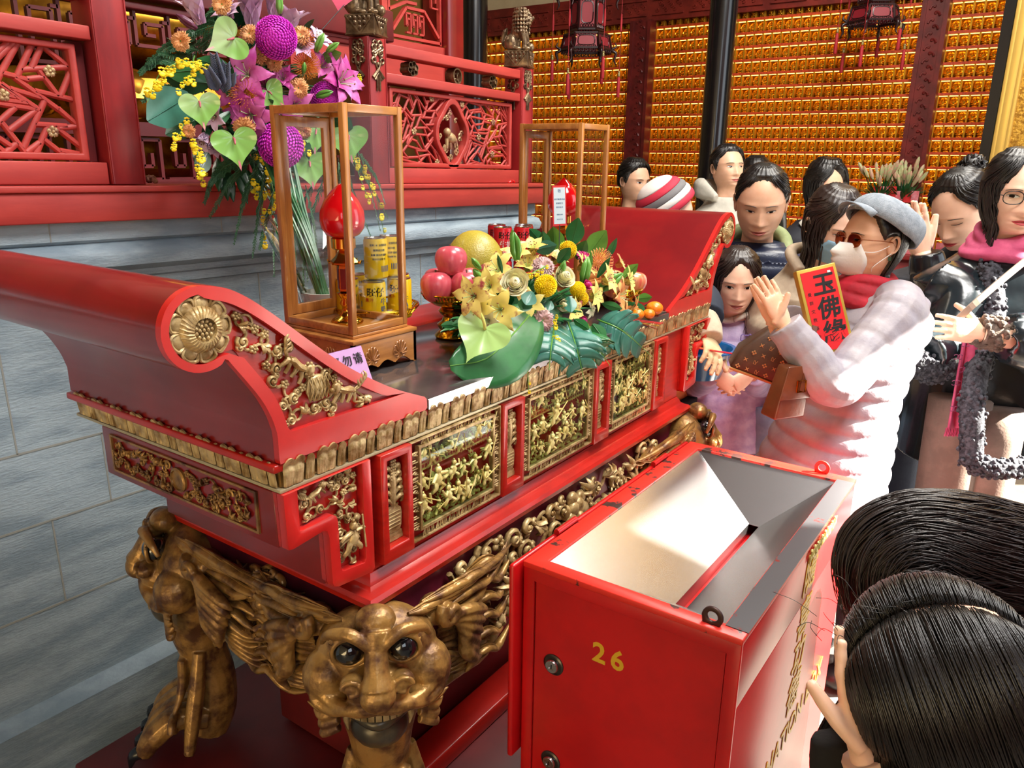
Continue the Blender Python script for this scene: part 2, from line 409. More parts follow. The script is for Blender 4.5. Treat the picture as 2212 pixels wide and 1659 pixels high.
# ------------------------------------------------------------------ shrine: stone plinth, red balustrade, lions
SY, TILT = 1.9, M(((1, 0, 0, 0), (0, 1, 0, 0), (-.016, 0, 1, .016*1.75), (0, 0, 0, 1)))
XR = 2.86
def tl(m): m.v = [TILT@p for p in m.v]; return m
def SO(n, m, mt, par=None, **k): return obj(n, tl(m), mt, par, **k)
# plinth: moulded profile swept along the front and round the right-hand corner
prof = [(0.0, 1.408), (0.0, 1.365), (.012, 1.357), (-.012, 1.345), (-.022, 1.325), (-.016, 1.30), (.01, 1.288), (.02, 1.283), (.02, 1.268), (.03, 1.262), (.03, 1.24),
        (.045, 1.235), (.045, .2), (-.02, .19), (-.02, 0)]
m = MB(); x0 = -1.2
m.loft([[(x0, SY+a, z), (XR-a, SY+a, z), (XR-a, 4.6, z), (x0, 4.6, z)] for a, z in prof], True)
pl = SO('shrine_plinth', m, STONE); tag(pl, 'long blue-grey stone plinth with moulded top behind the altar table', 'plinth')
j = MB()   # mortar joints
for z in (.87, .68, .45): j.b2((x0, SY+.0435, z-.0025), (XR-.046, SY+.046, z+.0025))
for k in range(14):
    for z0, z1, o in ((.87, 1.235, 0), (.68, .87, .2), (.45, .68, .05)):
        x = x0+.12+k*.36+o
        if x < XR-.1: j.b2((x-.002, SY+.0435, z0), (x+.002, SY+.046, z1))
for k in range(10): x = x0+.25+k*.45; j.b2((x-.0015, SY-.0012, 1.365), (x+.0015, SY+.01, 1.4085))
obj('mortar_joint', tl(j), mat('pale_mortar', '8b8d88', .8), pl)
# sill
sl = thing('shrine_sill', 'long red painted timber sill lying on top of the stone plinth', 'sill', (XR/2, SY, 1.41))
m = MB().b2((x0, SY-.03, 1.409), (XR+.03, SY+.12, 1.476)); SO('board', m, REDP, sl, mods=BEV(.003))
m = MB().b2((x0, SY-.036, 1.4765), (XR+.036, SY+.12, 1.492)); SO('nosing', m, REDP, sl, mods=BEV(.003))
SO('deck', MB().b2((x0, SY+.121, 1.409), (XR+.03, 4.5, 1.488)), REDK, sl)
# posts
def knot(m, x, z, y, s=1, ax=0):
    """pendant: endless knot, ring, chevron and tassel; ax 0 on the -y face, 1 on the -x face"""
    f = (lambda a, b: (x+a, y, z+b)) if ax == 0 else (lambda a, b: (y, x-a, z+b))
    up = (0, -1, 0) if ax == 0 else (-1, 0, 0); r = .0035*s
    for sx in (-1, 1):
        for (cx, cz, rr) in ((.014, 0, .009), (.013, -.016, .008), (.010, .012, .008), (.017, -.036, .008)):
            m.tube([f(sx*s*(cx+rr*cos(a)), s*(cz+rr*.9*sin(a))) for a in [i*pi/5 for i in range(11)]], r, 6)
        m.tube(arc([f(0, -.012*s), f(sx*.012*s, -.03*s), f(sx*.006*s, -.052*s), f(0, -.062*s)], 4), r, 6)
        m.tube([f(0, -.062*s), f(sx*.022*s, -.084*s)], r*1.5, 6); m.tube([f(0, -.07*s), f(sx*.014*s, -.09*s)], r, 6)
        m.tube([f(sx*.005*s, -.08*s), f(sx*.006*s, -.12*s)], r*1.1, 6)
    m.tube([f(-.014*s, 0), f(.014*s, -.016*s)], r, 6); m.tube([f(.014*s, 0), f(-.014*s, -.016*s)], r, 6)
    m.ell(f(0, -.045*s), .006*s, nu=8, nv=6)
PCOL = mat('post_red_paint', '9a2526', .42, col2='7c1c20', scale=3, stretch=(4, 4, 1))
def post(x0p, x1p, side, lab, top=1.945):
    m = MB().b2((x0p, SY, 1.4935), (x1p, SY+.085, top)); t = SO('post', m, PCOL, lab, mods=BEV(.002))
    g = MB()
    for s in (x0p+.004, x1p-.004): g.b2((s-.0015, SY-.0025, 1.495), (s+.0015, SY, top))
    SO('bead', g, PCOL, t)
    k = MB(); knot(k, (x0p+x1p)/2, top-.03, SY-.002, 1.08)
    if side: knot(k, SY+.042, top-.03, x0p-.002, 1.08, 1)
    SO('pendant_carving', k, BRONZE if side or x0p > 2 else mat('gilt_pendant', '9a6a4a', .4, .3, col2='6a2f2a', scale=40), t)
    return t
bal1 = thing('balustrade', 'red balustrade with large cracked-ice lattice in the upper left corner of the photo', 'balustrade', (.5, SY+.04, 1.49))
bal2 = thing('balustrade', 'red balustrade with oval gilt beast medallion right of the front glass case', 'balustrade', (2.3, SY+.04, 1.49))
post(1.012, 1.098, 0, bal1, 2.15)
post(1.885, 1.968, 1, bal2)
post(2.745, 2.828, 1, bal2)
# cracked-ice lattice
def lattice(x0_, x1_, z0, z1, seed, r, avoid=None, n=46):
    sp = .031 if r > .006 else .0225
    g = random.Random(seed); segs = []; act = []
    angs = [5, 62, 118, 172, 40, 140]
    pts = []
    for _ in range(n*30):
        p = V((g.uniform(x0_, x1_), g.uniform(z0, z1)))
        if all((p-q).length > sp for q in pts) and not (avoid and inside(p, avoid)): pts.append(p)
        if len(pts) >= n: break
    for p in pts:
        a = R(g.choice(angs)+g.uniform(-6, 6)); act.append([p, V((cos(a), sin(a))), 0, 0, 1, 1])
    st = .0025
    def blocked(q, me):
        if not (x0_ < q.x < x1_ and z0 < q.y < z1): return True
        if avoid and inside(q, avoid): return True
        for o in act:
            if o is me: continue
            d = q-o[0]; t = d.dot(o[1])
            if -o[3]-.001 <= t <= o[2]+.001 and abs(d.x*o[1].y-d.y*o[1].x) < .003: return True
        return False
    for _ in range(90):
        for o in act:
            if o[4]:
                o[2] += st
                if blocked(o[0]+o[1]*o[2], o): o[4] = 0
            if o[5]:
                o[3] += st
                if blocked(o[0]-o[1]*o[3], o): o[5] = 0
    m = MB()
    for o in act:
        a, b = o[0]-o[1]*o[3], o[0]+o[1]*o[2]
        if (a-b).length > .010:
            m.tube([(a.x, SY+.04, a.y), (b.x, SY+.04, b.y)], r, 8, rot=pi/8)
    return m, act
def blossom(x, z, y, s):
    m = MB()
    for k in range(5):
        a = k*2*pi/5+.4; m.ell((x+s*.58*cos(a), y, z+s*.58*sin(a)), (s*.42, s*.28, s*.42), nu=8, nv=5)
        m.tube([(x+s*.3*cos(a+.6), y-s*.2, z+s*.3*sin(a+.6)), (x+s*.9*cos(a+.6), y-s*.2, z+s*.9*sin(a+.6))], s*.05, 5)
    m.ell((x, y-s*.15, z), (s*.3, s*.3, s*.3), nu=8, nv=5); return m
BLOS = mat('pale_gilt_blossom', 'b59a6e', .45, .35, col2='8a5a48', scale=50)
def cloudring(m, x, z, s, y0=SY+.02, y1=SY+.06):
    for k in range(6):
        a = k*pi/3+.3; c = (x+s*.62*cos(a), z+s*.55*sin(a))
        ring = [(c[0]+s*.40*cos(i*pi/7), c[1]+s*.40*sin(i*pi/7)) for i in range(14)]; hole = [(c[0]+s*.29*cos(i*pi/7), c[1]+s*.29*sin(i*pi/7)) for i in range(14)]
        m.prism(ring, lambda a_, b_, d: (a_, d, b_), y0, y1, hole)
    m.lathe([(s*.2, 0), (s*.2, .01)], 10, (x, y0, z), M.Rotation(pi/2, 4, 'X'))
def panel(xa, xb, za, zb, lab, seed, blos, medal=None, n=46, r=.0070, orn=()):
    t = lab
    m = MB().b2((xa, SY+.005, 1.4935), (xb, SY+.07, 1.545))
    SO('rail', m, REDP, t, mods=BEV(.003))
    SO('rail', MB().b2((xa, SY+.005, 1.815), (xb, SY+.07, 1.846)), REDP, t, mods=BEV(.003)); SO('rail', MB().b2((xa, SY+.005, 1.902), (xb, SY+.07, 1.935)), REDP, t, mods=BEV(.003))
    f = .03; A = [(xa+f, za), (xb-f, za), (xb-f, zb), (xa+f, zb)]; B = [(xa+f+.016, za+.016), (xb-f-.016, za+.016), (xb-f-.016, zb-.014), (xa+f+.016, zb-.014)]
    SO('lattice_frame', MB().prism(A, lambda a, b, d: (a, d, b), SY+.022, SY+.058, B), REDP, t, mods=BEV(.004))
    SO('stile', MB().b2((xa, SY+.05, 1.546), (xa+f-.001, SY+.08, 1.814)), REDK, t); SO('stile', MB().b2((xb-f+.001, SY+.05, 1.546), (xb, SY+.08, 1.814)), REDK, t)
    av = None
    if medal:
        mx, mz, mw, mh = medal
        def oc(k): return [(mx+(mw*k)*cos(a)*(1+.06*cos(4*a)), mz+(mh*k)*sin(a)*(1+.10*cos(4*a)-.03)) for a in [i*2*pi/40 for i in range(40)]]
        av = oc(1.0)
    lm, act = lattice(xa+f+.012, xb-f-.012, za+.012, zb-.01, seed, r, av, n)
    SO('lattice', lm, REDP, t)
    for (bx, bz) in blos: SO('blossom', blossom(bx, bz, SY+.034, .014), BLOS, t)
    if medal:
        fr = SO('medallion_frame', MB().prism(oc(1.02), lambda a, b, d: (a, d, b), SY+.022, SY+.058, oc(.84)), REDP, t, mods=BEV(.003))
        c = MB(); g = random.Random(3)
        c.ell((mx+.005, SY+.04, mz-.012), (.030, .016, .02), M.Rotation(.35, 4, 'Y')); c.ell((mx-.02, SY+.036, mz+.008), (.016, .014, .016))
        for dx, dz in ((-.018, -.05), (0, -.052), (.02, -.046), (.03, -.04)): c.tube([(mx+dx, SY+.04, mz-.015), (mx+dx*1.2, SY+.036, mz+dz)], [.008, .005], 6)
        for k in range(26):
            a = g.uniform(0, 6.28); q = g.uniform(.5, .78); px, pz = mx+mw*q*cos(a), mz+mh*q*sin(a)
            c.tube([(px+.011*(1-u)*cos(7*u+a), SY+.04, pz+.011*(1-u)*sin(7*u+a)) for u in [i/8 for i in range(9)]], [.004, .0025], 5)
        obj('medallion_carving', tl(c), BLOS, fr)
    for kind, ox in orn:
        c = MB()
        if kind == 'c': cloudring(c, ox, 1.874, .027)
        else:
            ring = [(ox+.026*cos(i*pi/10), 1.874+.028*sin(i*pi/10)) for i in range(20)]
            c.prism(ring, lambda a_, b_, d: (a_, d, b_), SY+.02, SY+.06, [(ox+(a-ox)*.82, 1.874+(b-1.874)*.82) for a, b in ring])
            for k in range(4):
                a = k*pi/2+pi/4; c.tube(arc([(ox+.026*cos(a), SY+.03, 1.874+.026*sin(a)), (ox+.008*cos(a+pi/4), SY+.03, 1.874+.008*sin(a+pi/4)), (ox+.026*cos(a+pi/2), SY+.03, 1.874+.026*sin(a+pi/2))], 5), .0026, 6)
        SO('ornament', c, BRONZE if medal else mat('gilt_pendant', '9a6a4a'), t)
    return t
pb = lambda *q: [(onY(x, y, SY).x, onY(x, y, SY).z+.016*(onY(x, y, SY).x-1.75)) for x, y in q]
panel(.05, 1.008, 1.548, 1.805, bal1, 5, pb((123, 152), (23, 204), (130, 284)), n=240, orn=(('c', .80), ('c', .60), ('g', .7)))
bl = pb((948, 212), (1013, 225), (910, 284), (1049, 296), (1080, 264), (1078, 334), (960, 352), (1007, 354), (1082, 384), (871, 240), (875, 330))[:8]
panel(1.972, 2.742, 1.548, 1.805, bal2, 12, bl, medal=(2.335, 1.668, .092, .118), n=300, r=.0048, orn=(('c', 2.12), ('g', 2.36), ('c', 2.58)))
# bronze lions on their box pedestals
def lion(lab, x, y, z, s, rz, boxw):
    t = thing('bronze_lion', lab, 'lion statue', (x, y, z), rz)
    b = MB().box((0, 0, .032*s), (boxw, boxw, .064*s)); obj('pedestal', b, BRONZE, t, world=False, mods=BEV(.004))
    c = MB(); w = boxw/2
    for k in range(4):
        mr = M.Rotation(k*pi/2, 4, 'Z')
        for a, e in (((-w, .06*s), (0, .006*s)), ((0, .006*s), (w, .06*s)), ((-w, .006*s), (w, .006*s)), ((-w, .06*s), (w, .06*s))):
            c.tube([mr@V((a[0]*.95, -w-.001, a[1])), mr@V((e[0]*.95, -w-.001, e[1]))], .0028*s, 5)
        for i in range(3):
            for q in range(5-i*2): c.ell(mr@V(((q-(4-i*2)/2)*.016*s, -w-.001, (.052-i*.014)*s)), (.006*s, .004*s, .008*s), mr, 6, 4)
    obj('pedestal_carving', c, BRONZE, t, world=False)
    L = MB(); h = .064*s; S = lambda *p: V((p[0]*s, p[1]*s, h+p[2]*s))
    # facing -y: haunches behind, straight forelegs
    L.ell(S(0, .028, .035), (.034*s, .034*s, .036*s)); L.ell(S(0, .006, .075), (.032*s, .03*s, .045*s), M.Rotation(.35, 4, 'X'))
    for sx in (-1, 1):
        L.tube(arc([S(.022*sx, -.012, .075), S(.024*sx, -.024, .045), S(.022*sx, -.026, .012)], 4), [.016*s, .012*s, .010*s], 8)
        L.ell(S(.023*sx, -.034, .008), (.013*s, .019*s, .009*s)); L.ell(S(.032*sx, .03, .03), (.016*s, .026*s, .03*s)); L.ell(S(.034*sx, .004, .008), (.012*s, .022*s, .009*s))
    L.ell(S(0, -.012, .128), (.031*s, .032*s, .032*s)); L.ell(S(0, -.038, .118), (.022*s, .018*s, .014*s)); L.ell(S(0, -.036, .104), (.018*s, .014*s, .008*s))
    L.ell(S(0, -.054, .124), (.011*s, .008*s, .007*s)); L.ell(S(0, -.03, .143), (.024*s, .014*s, .009*s))
    for sx in (-1, 1): L.ell(S(.03*sx, -.005, .136), (.008*s, .012*s, .014*s)); L.ell(S(.011*sx, -.042, .136), .006*s)
    g = random.Random(2)
    for i in range(7):
        for k in range(15):
            a = pi*.12+pi*1.76*k/14+pi/2*0-pi/2+pi/2; zz = .155-i*.014; rr = (.024+.011*sin(min(1, (i+1)/4)*pi/2))
            aa = -pi/2+.75+(2*pi-1.5)*k/14
            L.ell(S(rr*cos(aa), -.008+rr*sin(aa), zz), (.0065*s,)*3, nu=6, nv=4)
    L.tube(arc([S(0, .058, .01), S(0, .07, .04), S(0, .06, .075), S(0, .052, .09)], 5), [.006*s, .016*s, .018*s, .004*s], 8, .6)
    L.ell(S(.022, -.04, .018), (.017*s,)*3)
    obj('lion_body', L, BRONZE, t, world=False, mods=[('REMESH', dict(mode='VOXEL', voxel_size=.0022*s)), ('SMOOTH', dict(factor=.5, iterations=2))], smooth=180)
    return t
zt = lambda x: 1.9465-.016*(x-1.80)
lion('bronze lion with box base standing on the far corner post of the shrine', 2.787, SY+.043, zt(2.787), 1.0, .35, .10)
lion('bronze lion cut off by the top edge, on the post beside the tall bouquet', 1.927, SY+.043, zt(1.927), 1.0, .35, .10)
# inner shrine: upper red screen, fretwork, gilded statue
YS = 2.28
sx = lambda px, py: onY(px, py, YS)
up = thing('shrine_screen', 'tall dark red inner screen with fretwork windows behind the balustrade', 'screen', (2.4, YS, 1.49))
xc = sx(952, 60).x; xd = sx(986, 60).x
obj('stile', MB().b2((xc, YS-.04, 1.489), (xd, YS+.1, 3.4)), REDD, up, mods=BEV(.004))
xw0, xw1 = sx(838, 50).x, xc
zz = sx(900, 95).z
obj('panel_board', MB().b2((xw0-.5, YS-.02, zz-.16), (xw1, YS+.02, zz)).b2((xw0-.05, YS-.02, zz), (xw0-.02, YS+.02, 3.4)), REDP, up)
fr = MB()
def fret(m, pts, y, r=.009):
    for a, b in zip(pts[:-1], pts[1:]): m.bar((a[0], y, a[1]), (b[0], y, b[1]), r*1.2, r*2, (0, 1, 0))
wx = (xw1-xw0)
for px in (xw0, ): 
    for z0 in [zz+.006]:
        fret(fr, [(xw0, z0+.10), (xw0+.10, z0+.14), (xw0+.16, z0+.14)], YS); fret(fr, [(xw0, z0), (xw0, z0+.6)], YS); fret(fr, [(xw1-.01, z0), (xw1-.01, z0+.6)], YS)
        fret(fr, [(xw0+.01, z0+.01), (xw1-.01, z0+.01)], YS)
        fret(fr, [(xw0+.02, z0+.03), (xw0+.10, z0+.12), (xw1-.11, z0+.12), (xw1-.02, z0+.03)], YS)
        for q in range(3):
            a = xw0+.10+q*(wx-.2)/3; b = a+(wx-.2)/3-.012
            fret(fr, [(a, z0+.03), (b, z0+.03), (b, z0+.10), (a, z0+.10), (a, z0+.055), (b-.02, z0+.055), (b-.02, z0+.08), (a+.02, z0+.08)], YS, .006)
        for q in range(6):
            z1 = z0+.14+q*.07
            for a, d in ((xw0+.015, 1), (xw1-.02, -1)): fret(fr, [(a, z1), (a+d*.04, z1), (a+d*.04, z1+.045), (a+d*.015, z1+.045), (a+d*.015, z1+.02)], YS, .005)
obj('fretwork', fr, REDP, up)
lt = MB(); zl = onY(600, 40, YS).z
lt.b2((1.15, YS-.05, zl-.02), (xw0-.02, YS+.05, zl+.09)).b2((1.0, YS-.03, zl-.05), (xw0-.02, YS+.03, zl-.03))
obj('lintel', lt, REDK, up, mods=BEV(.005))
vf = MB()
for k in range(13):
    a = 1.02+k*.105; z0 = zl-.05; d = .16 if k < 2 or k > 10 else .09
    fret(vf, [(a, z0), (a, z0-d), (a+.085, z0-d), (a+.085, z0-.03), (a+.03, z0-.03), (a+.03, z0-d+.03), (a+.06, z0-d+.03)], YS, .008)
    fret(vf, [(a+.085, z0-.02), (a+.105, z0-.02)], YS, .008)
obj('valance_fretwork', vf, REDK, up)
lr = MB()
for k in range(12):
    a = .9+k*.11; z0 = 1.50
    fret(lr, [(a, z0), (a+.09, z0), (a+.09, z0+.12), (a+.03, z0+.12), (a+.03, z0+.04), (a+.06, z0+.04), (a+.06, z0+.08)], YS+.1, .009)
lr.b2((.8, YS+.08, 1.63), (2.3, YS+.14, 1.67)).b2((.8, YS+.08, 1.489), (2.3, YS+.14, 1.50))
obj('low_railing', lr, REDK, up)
GS = mat('gilded_robe', 'c8912c', .3, .85, col2='8a5c18', scale=4, stretch=(3, 3, 1), bump=.3, bscale=6)
bud = thing('gilded_statue', 'large gilded seated statue half hidden behind lattice and flowers', 'statue', (1.6, 2.95, 1.49))
m = MB().lathe([(.45, 1.489), (.5, 1.53), (.42, 1.6), (.4, 1.66), (.62, 1.74), (.60, 1.80), (.50, 1.83)], 40, (1.6, 2.95, 0))
obj('lotus_throne', m, GS, bud)
m = MB()
for k in range(26):
    a = k*2*pi/26; m.ell((1.6+.56*cos(a), 2.95+.56*sin(a), 1.755), (.055, .07, .075), M.Rotation(a, 4, 'Z'), 10, 6)
obj('throne_petal', m, GS, bud)
m = MB().ell((1.6, 2.9, 1.98), (.55, .42, .17), nu=40, nv=14).ell((1.6, 2.97, 2.4), (.33, .26, .5), nu=32, nv=16)
for k in range(16): m.tube(arc([(1.6-.5+k*.066, 2.58+.2*abs(k-7.5)/8, 1.95), (1.6-.25+k*.033, 2.65, 2.1), (1.6-.1+k*.013, 2.73, 2.4)], 6), [.02, .03, .02], 6)
obj('robe', m, GS, bud)
tag(SO('altar_cloth_bench', MB().b2((.0, 2.42, 1.4885), (1.04, 3.5, 1.52)), mat('teal_cloth', '2c5a5a', .7)), 'teal covered platform under the gilded statue behind the balustrade', 'platform')
tag(obj('shrine_back_panel', MB().b2((-1.2, 3.6, 1.49), (2.72, 3.7, 4.4)).b2((2.66, 2.4, 1.49), (2.72, 3.6, 4.4)), mat('shrine_gold_panel', '8a6a30', .6, .3, col2='5a3a20', scale=2)), 'dim gold-brown back panel inside the shrine behind the statue', 'panel')
# small things on the sill
p = onY(1112, 389, SY-.01)
rb = MB().ell((p.x, SY+.01, 0), (.012, .006, .005))
for s in (-1, 1): rb.ell((p.x+s*.014, SY+.006, .002), (.012, .006, .004), M.Rotation(s*.5, 4, 'Y'))
zb = 1.4925-.016*(p.x-1.75)
for i in range(len(rb.v)): rb.v[i].z += zb+.005
tag(obj('red_bow', rb, REDPL), 'tiny glossy red bow lying on the sill by the far post', 'bow')
p = onY(333, 381, SY+.0); g = random.Random(4); rb = MB(); zb = 1.4925-.016*(p.x-1.75)
for k in range(34):
    a, b = g.uniform(0, 6.28), g.uniform(.1, 1.2); rb.ell((p.x+.016*cos(a)*cos(b), SY+.02+.012*sin(a)*cos(b), zb+.004+.018*sin(b)), .005, nu=6, nv=4)
tag(obj('carved_lump', rb, mat('gilt_pendant', '9a6a4a'), mods=[('REMESH', dict(mode='VOXEL', voxel_size=.002))]), 'small reddish carved knob on the sill beside the left post', 'carving')
# ------------------------------------------------------------------ altar table
AX, YF0, YB0 = 1.51, .882, 1.50
alt = thing('altar_table', 'long red lacquered altar table with gilt carvings and scrolled ends', 'altar table', (AX, 1.19, 0))
mirx = lambda m: setattr(m, 'v', [V((2*AX-p.x, p.y, p.z)) for p in m.v]) or m
def both(name, f, mt, **k):
    obj(name, f(), mt, alt, **k); obj(name, mirx(f()), mt, alt, **k)
FX = lambda y: (lambda a, b, d: (a, y+d, b))            # front plane, extruded along y
# steel-clad top
top = obj('table_top', MB().b2((.992, YF0, 1.141), (2*AX-.992, 1.32, 1.16)), TOPM, alt, mods=BEV(.0025))
obj('steel_edge', MB().b2((.9925, YF0-.0015, 1.1415), (2*AX-.9925, YF0-.0001, 1.1598)), STEEL, alt)
obj('back_rail', MB().b2((.9, 1.3205, 1.142), (2*AX-.9, YB0-.01, 1.166)), RED, alt, mods=BEV(.003))
# scrolled ends: outline measured on the front face
top_e = [(440, 617), (487, 622), (530, 640), (575, 668), (620, 700), (665, 733), (710, 765), (760, 797), (810, 822), (860, 842), (921, 858)]
bot_e = [(600, 940), (588, 905), (568, 868), (540, 832), (512, 800), (488, 772)]
P2 = lambda q, dy=0: (lambda p: (p.x, p.z))(onY(q[0], q[1], YF0+dy))
te = [P2(q) for q in top_e]; be = [P2(q) for q in bot_e]
te = [(p.x, p.y) for p in arc([V((a, b, 0)) for a, b in te], 4)]; be = [(p.x, p.y) for p in arc([V((a, b, 0)) for a, b in be], 4)]
DC, DR = (.561, 1.363), .0565
a0 = atan2(be[-1][1]-DC[1], be[-1][0]-DC[0]); a1 = atan2(te[0][1]-DC[1], te[0][0]-DC[0])
if a0 > 0: a0 -= 2*pi
disc = [(DC[0]+DR*cos(a0-(a0+2*pi-a1)*i/26), DC[1]+DR*sin(a0-(a0+2*pi-a1)*i/26)) for i in range(1, 26)]
foot = [(.990, 1.158), (.990, 1.1425), (.664, 1.1425), (.664, 1.172)]
OUT = te+foot+be+disc
def offset(poly, d):
    n = len(poly); o = []
    ar = sum(poly[i-1][0]*poly[i][1]-poly[i][0]*poly[i-1][1] for i in range(n)); sg = 1 if ar > 0 else -1
    for i in range(n):
        a, b, c = V(poly[i-1]), V(poly[i]), V(poly[(i+1) % n]); u = (b-a).normalized(); v = (c-b).normalized()
        nrm = (V((-u.y, u.x))+V((-v.y, v.x))); k = max(.35, nrm.length_squared/2*.5+.0); nrm.normalize()
        o.append(tuple(b+nrm*sg*d))
    return o
INN = []
for p in te[1:-1]: INN.append((p[0]-.004, p[1]-.0175))
INN = [p for p in INN if p[1] > 1.190]
INN = INN+[(.935, 1.187), (.69, 1.187)]+[(p[0]+.019, p[1]+.006) for p in be]
disc_in = [(DC[0]+.0455*cos(a0-(a0+2*pi-a1)*i/26), DC[1]+.0455*sin(a0-(a0+2*pi-a1)*i/26)) for i in range(1, 26)]
INN = INN+disc_in
# the board: full-depth extrusion set back .014, plus a raised rim on the front face
def scroll_board(): return MB().prism(OUT, FX(YF0+.012), 0, YB0-YF0-.014)
both('scroll_end', scroll_board, REDD, smooth=35)
def resample(poly, n):
    P = [V(p) for p in poly]; L = [0]
    for i in range(len(P)): L.append(L[-1]+(P[(i+1) % len(P)]-P[i]).length)
    o = []
    for k in range(n):
        s_ = L[-1]*k/n; i = max(j for j in range(len(P)) if L[j] <= s_+1e-9); t = (s_-L[i])/max(L[i+1]-L[i], 1e-9)
        o.append(tuple(P[i].lerp(P[(i+1) % len(P)], t)))
    return o
def rimpoly():
    # match each outer point to the nearest inner one
    I = INN; o = []
    return [min(I, key=lambda q: (q[0]-p[0])**2+(q[1]-p[1])**2) for p in OUT]
RIM = mat('rim_red_lacquer', 'c8241f', .3, col2='b51f1c', scale=6, coat=.2, bump=.04, bscale=60)
def scroll_rim():
    n = 150; O = resample(OUT, n); I = resample(INN, 400); h = []
    for p in O: h.append(min(I, key=lambda q: (q[0]-p[0])**2+(q[1]-p[1])**2))
    return MB().prism(O, FX(YF0), 0, .0125, h)
both('scroll_rim', scroll_rim, RIM, smooth=35)
# ---- carved reliefs
def spiral(m, x, z, r, a, fn, w, turns=1.6, sgn=1, d=.004):
    P = []
    for i in range(15):
        t = i/14; rr = r*(1-.86*t); P.append(fn(x+rr*cos(a+sgn*turns*2*pi*t), z+rr*sin(a+sgn*turns*2*pi*t), -d*(.5+.7*t)))
    m.tube(P, [w, w*.95, w*.8, w*.55], 6, .8)
    m.ell(fn(x, z, -d*1.0), (r*.28,)*3, nu=6, nv=4)
def leaf3(m, x, z, L, a, fn, w, d=.004):
    for s in (-1, 0, 1):
        b = a+s*.45; l = L*(1-.25*abs(s))
        m.tube([fn(x+l*t*cos(b+s*.25*t), z+l*t*sin(b+s*.25*t), -d*(.5+1.1*sin(pi*t)*.8)) for t in (0, .25, .5, .75, 1)], [w*.5, w, w*1.05, w*.7, w*.12], 6, .7)
def relief(poly, fn, step, seed, w=.0034, d=.005, stems=True, avoid=(), dense=1.0):
    g = random.Random(seed); m = MB(); xs = [p[0] for p in poly]; zs = [p[1] for p in poly]; pts = []
    for _ in range(4000):
        p = (g.uniform(min(xs), max(xs)), g.uniform(min(zs), max(zs)))
        if not inside(p, poly) or pdist(p, poly) < step*.38: continue
        if any((p[0]-c[0])**2+(p[1]-c[1])**2 < c[2]**2 for c in avoid): continue
        if all((p[0]-q[0])**2+(p[1]-q[1])**2 > (step*dense)**2 for q in pts): pts.append(p)
    for i, p in enumerate(pts):
        k = g.random(); a = g.uniform(0, 6.28)
        if k < .5:
            spiral(m, p[0], p[1], step*.50, a, fn, w, 1.5, g.choice((-1, 1)), d)
            if g.random() < .7: spiral(m, p[0]+step*.5*cos(a+2), p[1]+step*.5*sin(a+2), step*.28, a, fn, w*.75, 1.2, 1, d)
        elif k < .85: leaf3(m, p[0]-step*.35*cos(a), p[1]-step*.35*sin(a), step*1.0, a, fn, w*1.3, d)
        else:
            for q in range(5): m.ell(fn(p[0]+step*.24*cos(a+q*1.257), p[1]+step*.24*sin(a+q*1.257), -d*.6), (step*.17, d*.7, step*.17) if fn is not None else step*.17, nu=7, nv=5)
            m.ell(fn(p[0], p[1], -d), step*.12, nu=6, nv=4)
    if stems:
        for i, p in enumerate(pts):
            nb = sorted(pts, key=lambda q: (q[0]-p[0])**2+(q[1]-p[1])**2)[1:3]
            for q in nb:
                mx, mz = (p[0]+q[0])/2, (p[1]+q[1])/2; dx, dz = q[0]-p[0], q[1]-p[1]; b = g.choice((-.3, .3))
                if inside((mx-dz*b, mz+dx*b), poly): m.tube(arc([fn(p[0], p[1], -d*.3), fn(mx-dz*b, mz+dx*b, -d*.5), fn(q[0], q[1], -d*.3)], 4), w*.6, 5)
    return m
RP = [p for p in INN if p[0] > .60 or p[1] < 1.31]
def beast2(m, fn, x, z, s, fl=1, rot=0):
    """small lion-dog in relief"""
    c_, s_ = cos(rot), sin(rot)
    F = lambda a, b, d: fn(x+s*(fl*a*c_-b*s_), z+s*(fl*a*s_+b*c_), -.003-d*s)
    m.tube([F(-.5, 0, .1), F(-.2, .1, .22), F(.15, .05, .24), F(.45, .12, .2)], [.16*s, .24*s, .24*s, .2*s], 8, .7)
    m.ell(F(.68, .2, .3), (.26*s, .16*s, .25*s), nu=9, nv=6); m.ell(F(.9, .1, .3), (.13*s, .12*s, .12*s), nu=8, nv=5)
    for k in range(7): a = k*.75-1.2; m.ell(F(.62+.24*cos(a+2.2), .22+.24*sin(a+2.2), .3), .085*s, nu=6, nv=4)
    for a, b, e in ((.45, -.5, .2), (.15, -.48, .0), (-.45, -.45, -.15), (-.3, -.5, .1)): m.tube([F(a, -.05, .2), F(a+e*.6, -.25, .22), F(a+e, b, .15)], [.12*s, .09*s, .08*s], 6)
    for k in range(4): m.tube(arc([F(-.5, .05, .15), F(-.75-.1*k, .2+.12*k, .2), F(-.62-.15*k, .5+.1*k, .2), F(-.82-.06*k, .72+.06*k, .1)], 4), [.07*s, .08*s, .02*s], 6)
    for k in range(9): m.tube([F(-.45+k*.1, .18, .25), F(-.4+k*.1, .02, .36)], .03*s, 5)
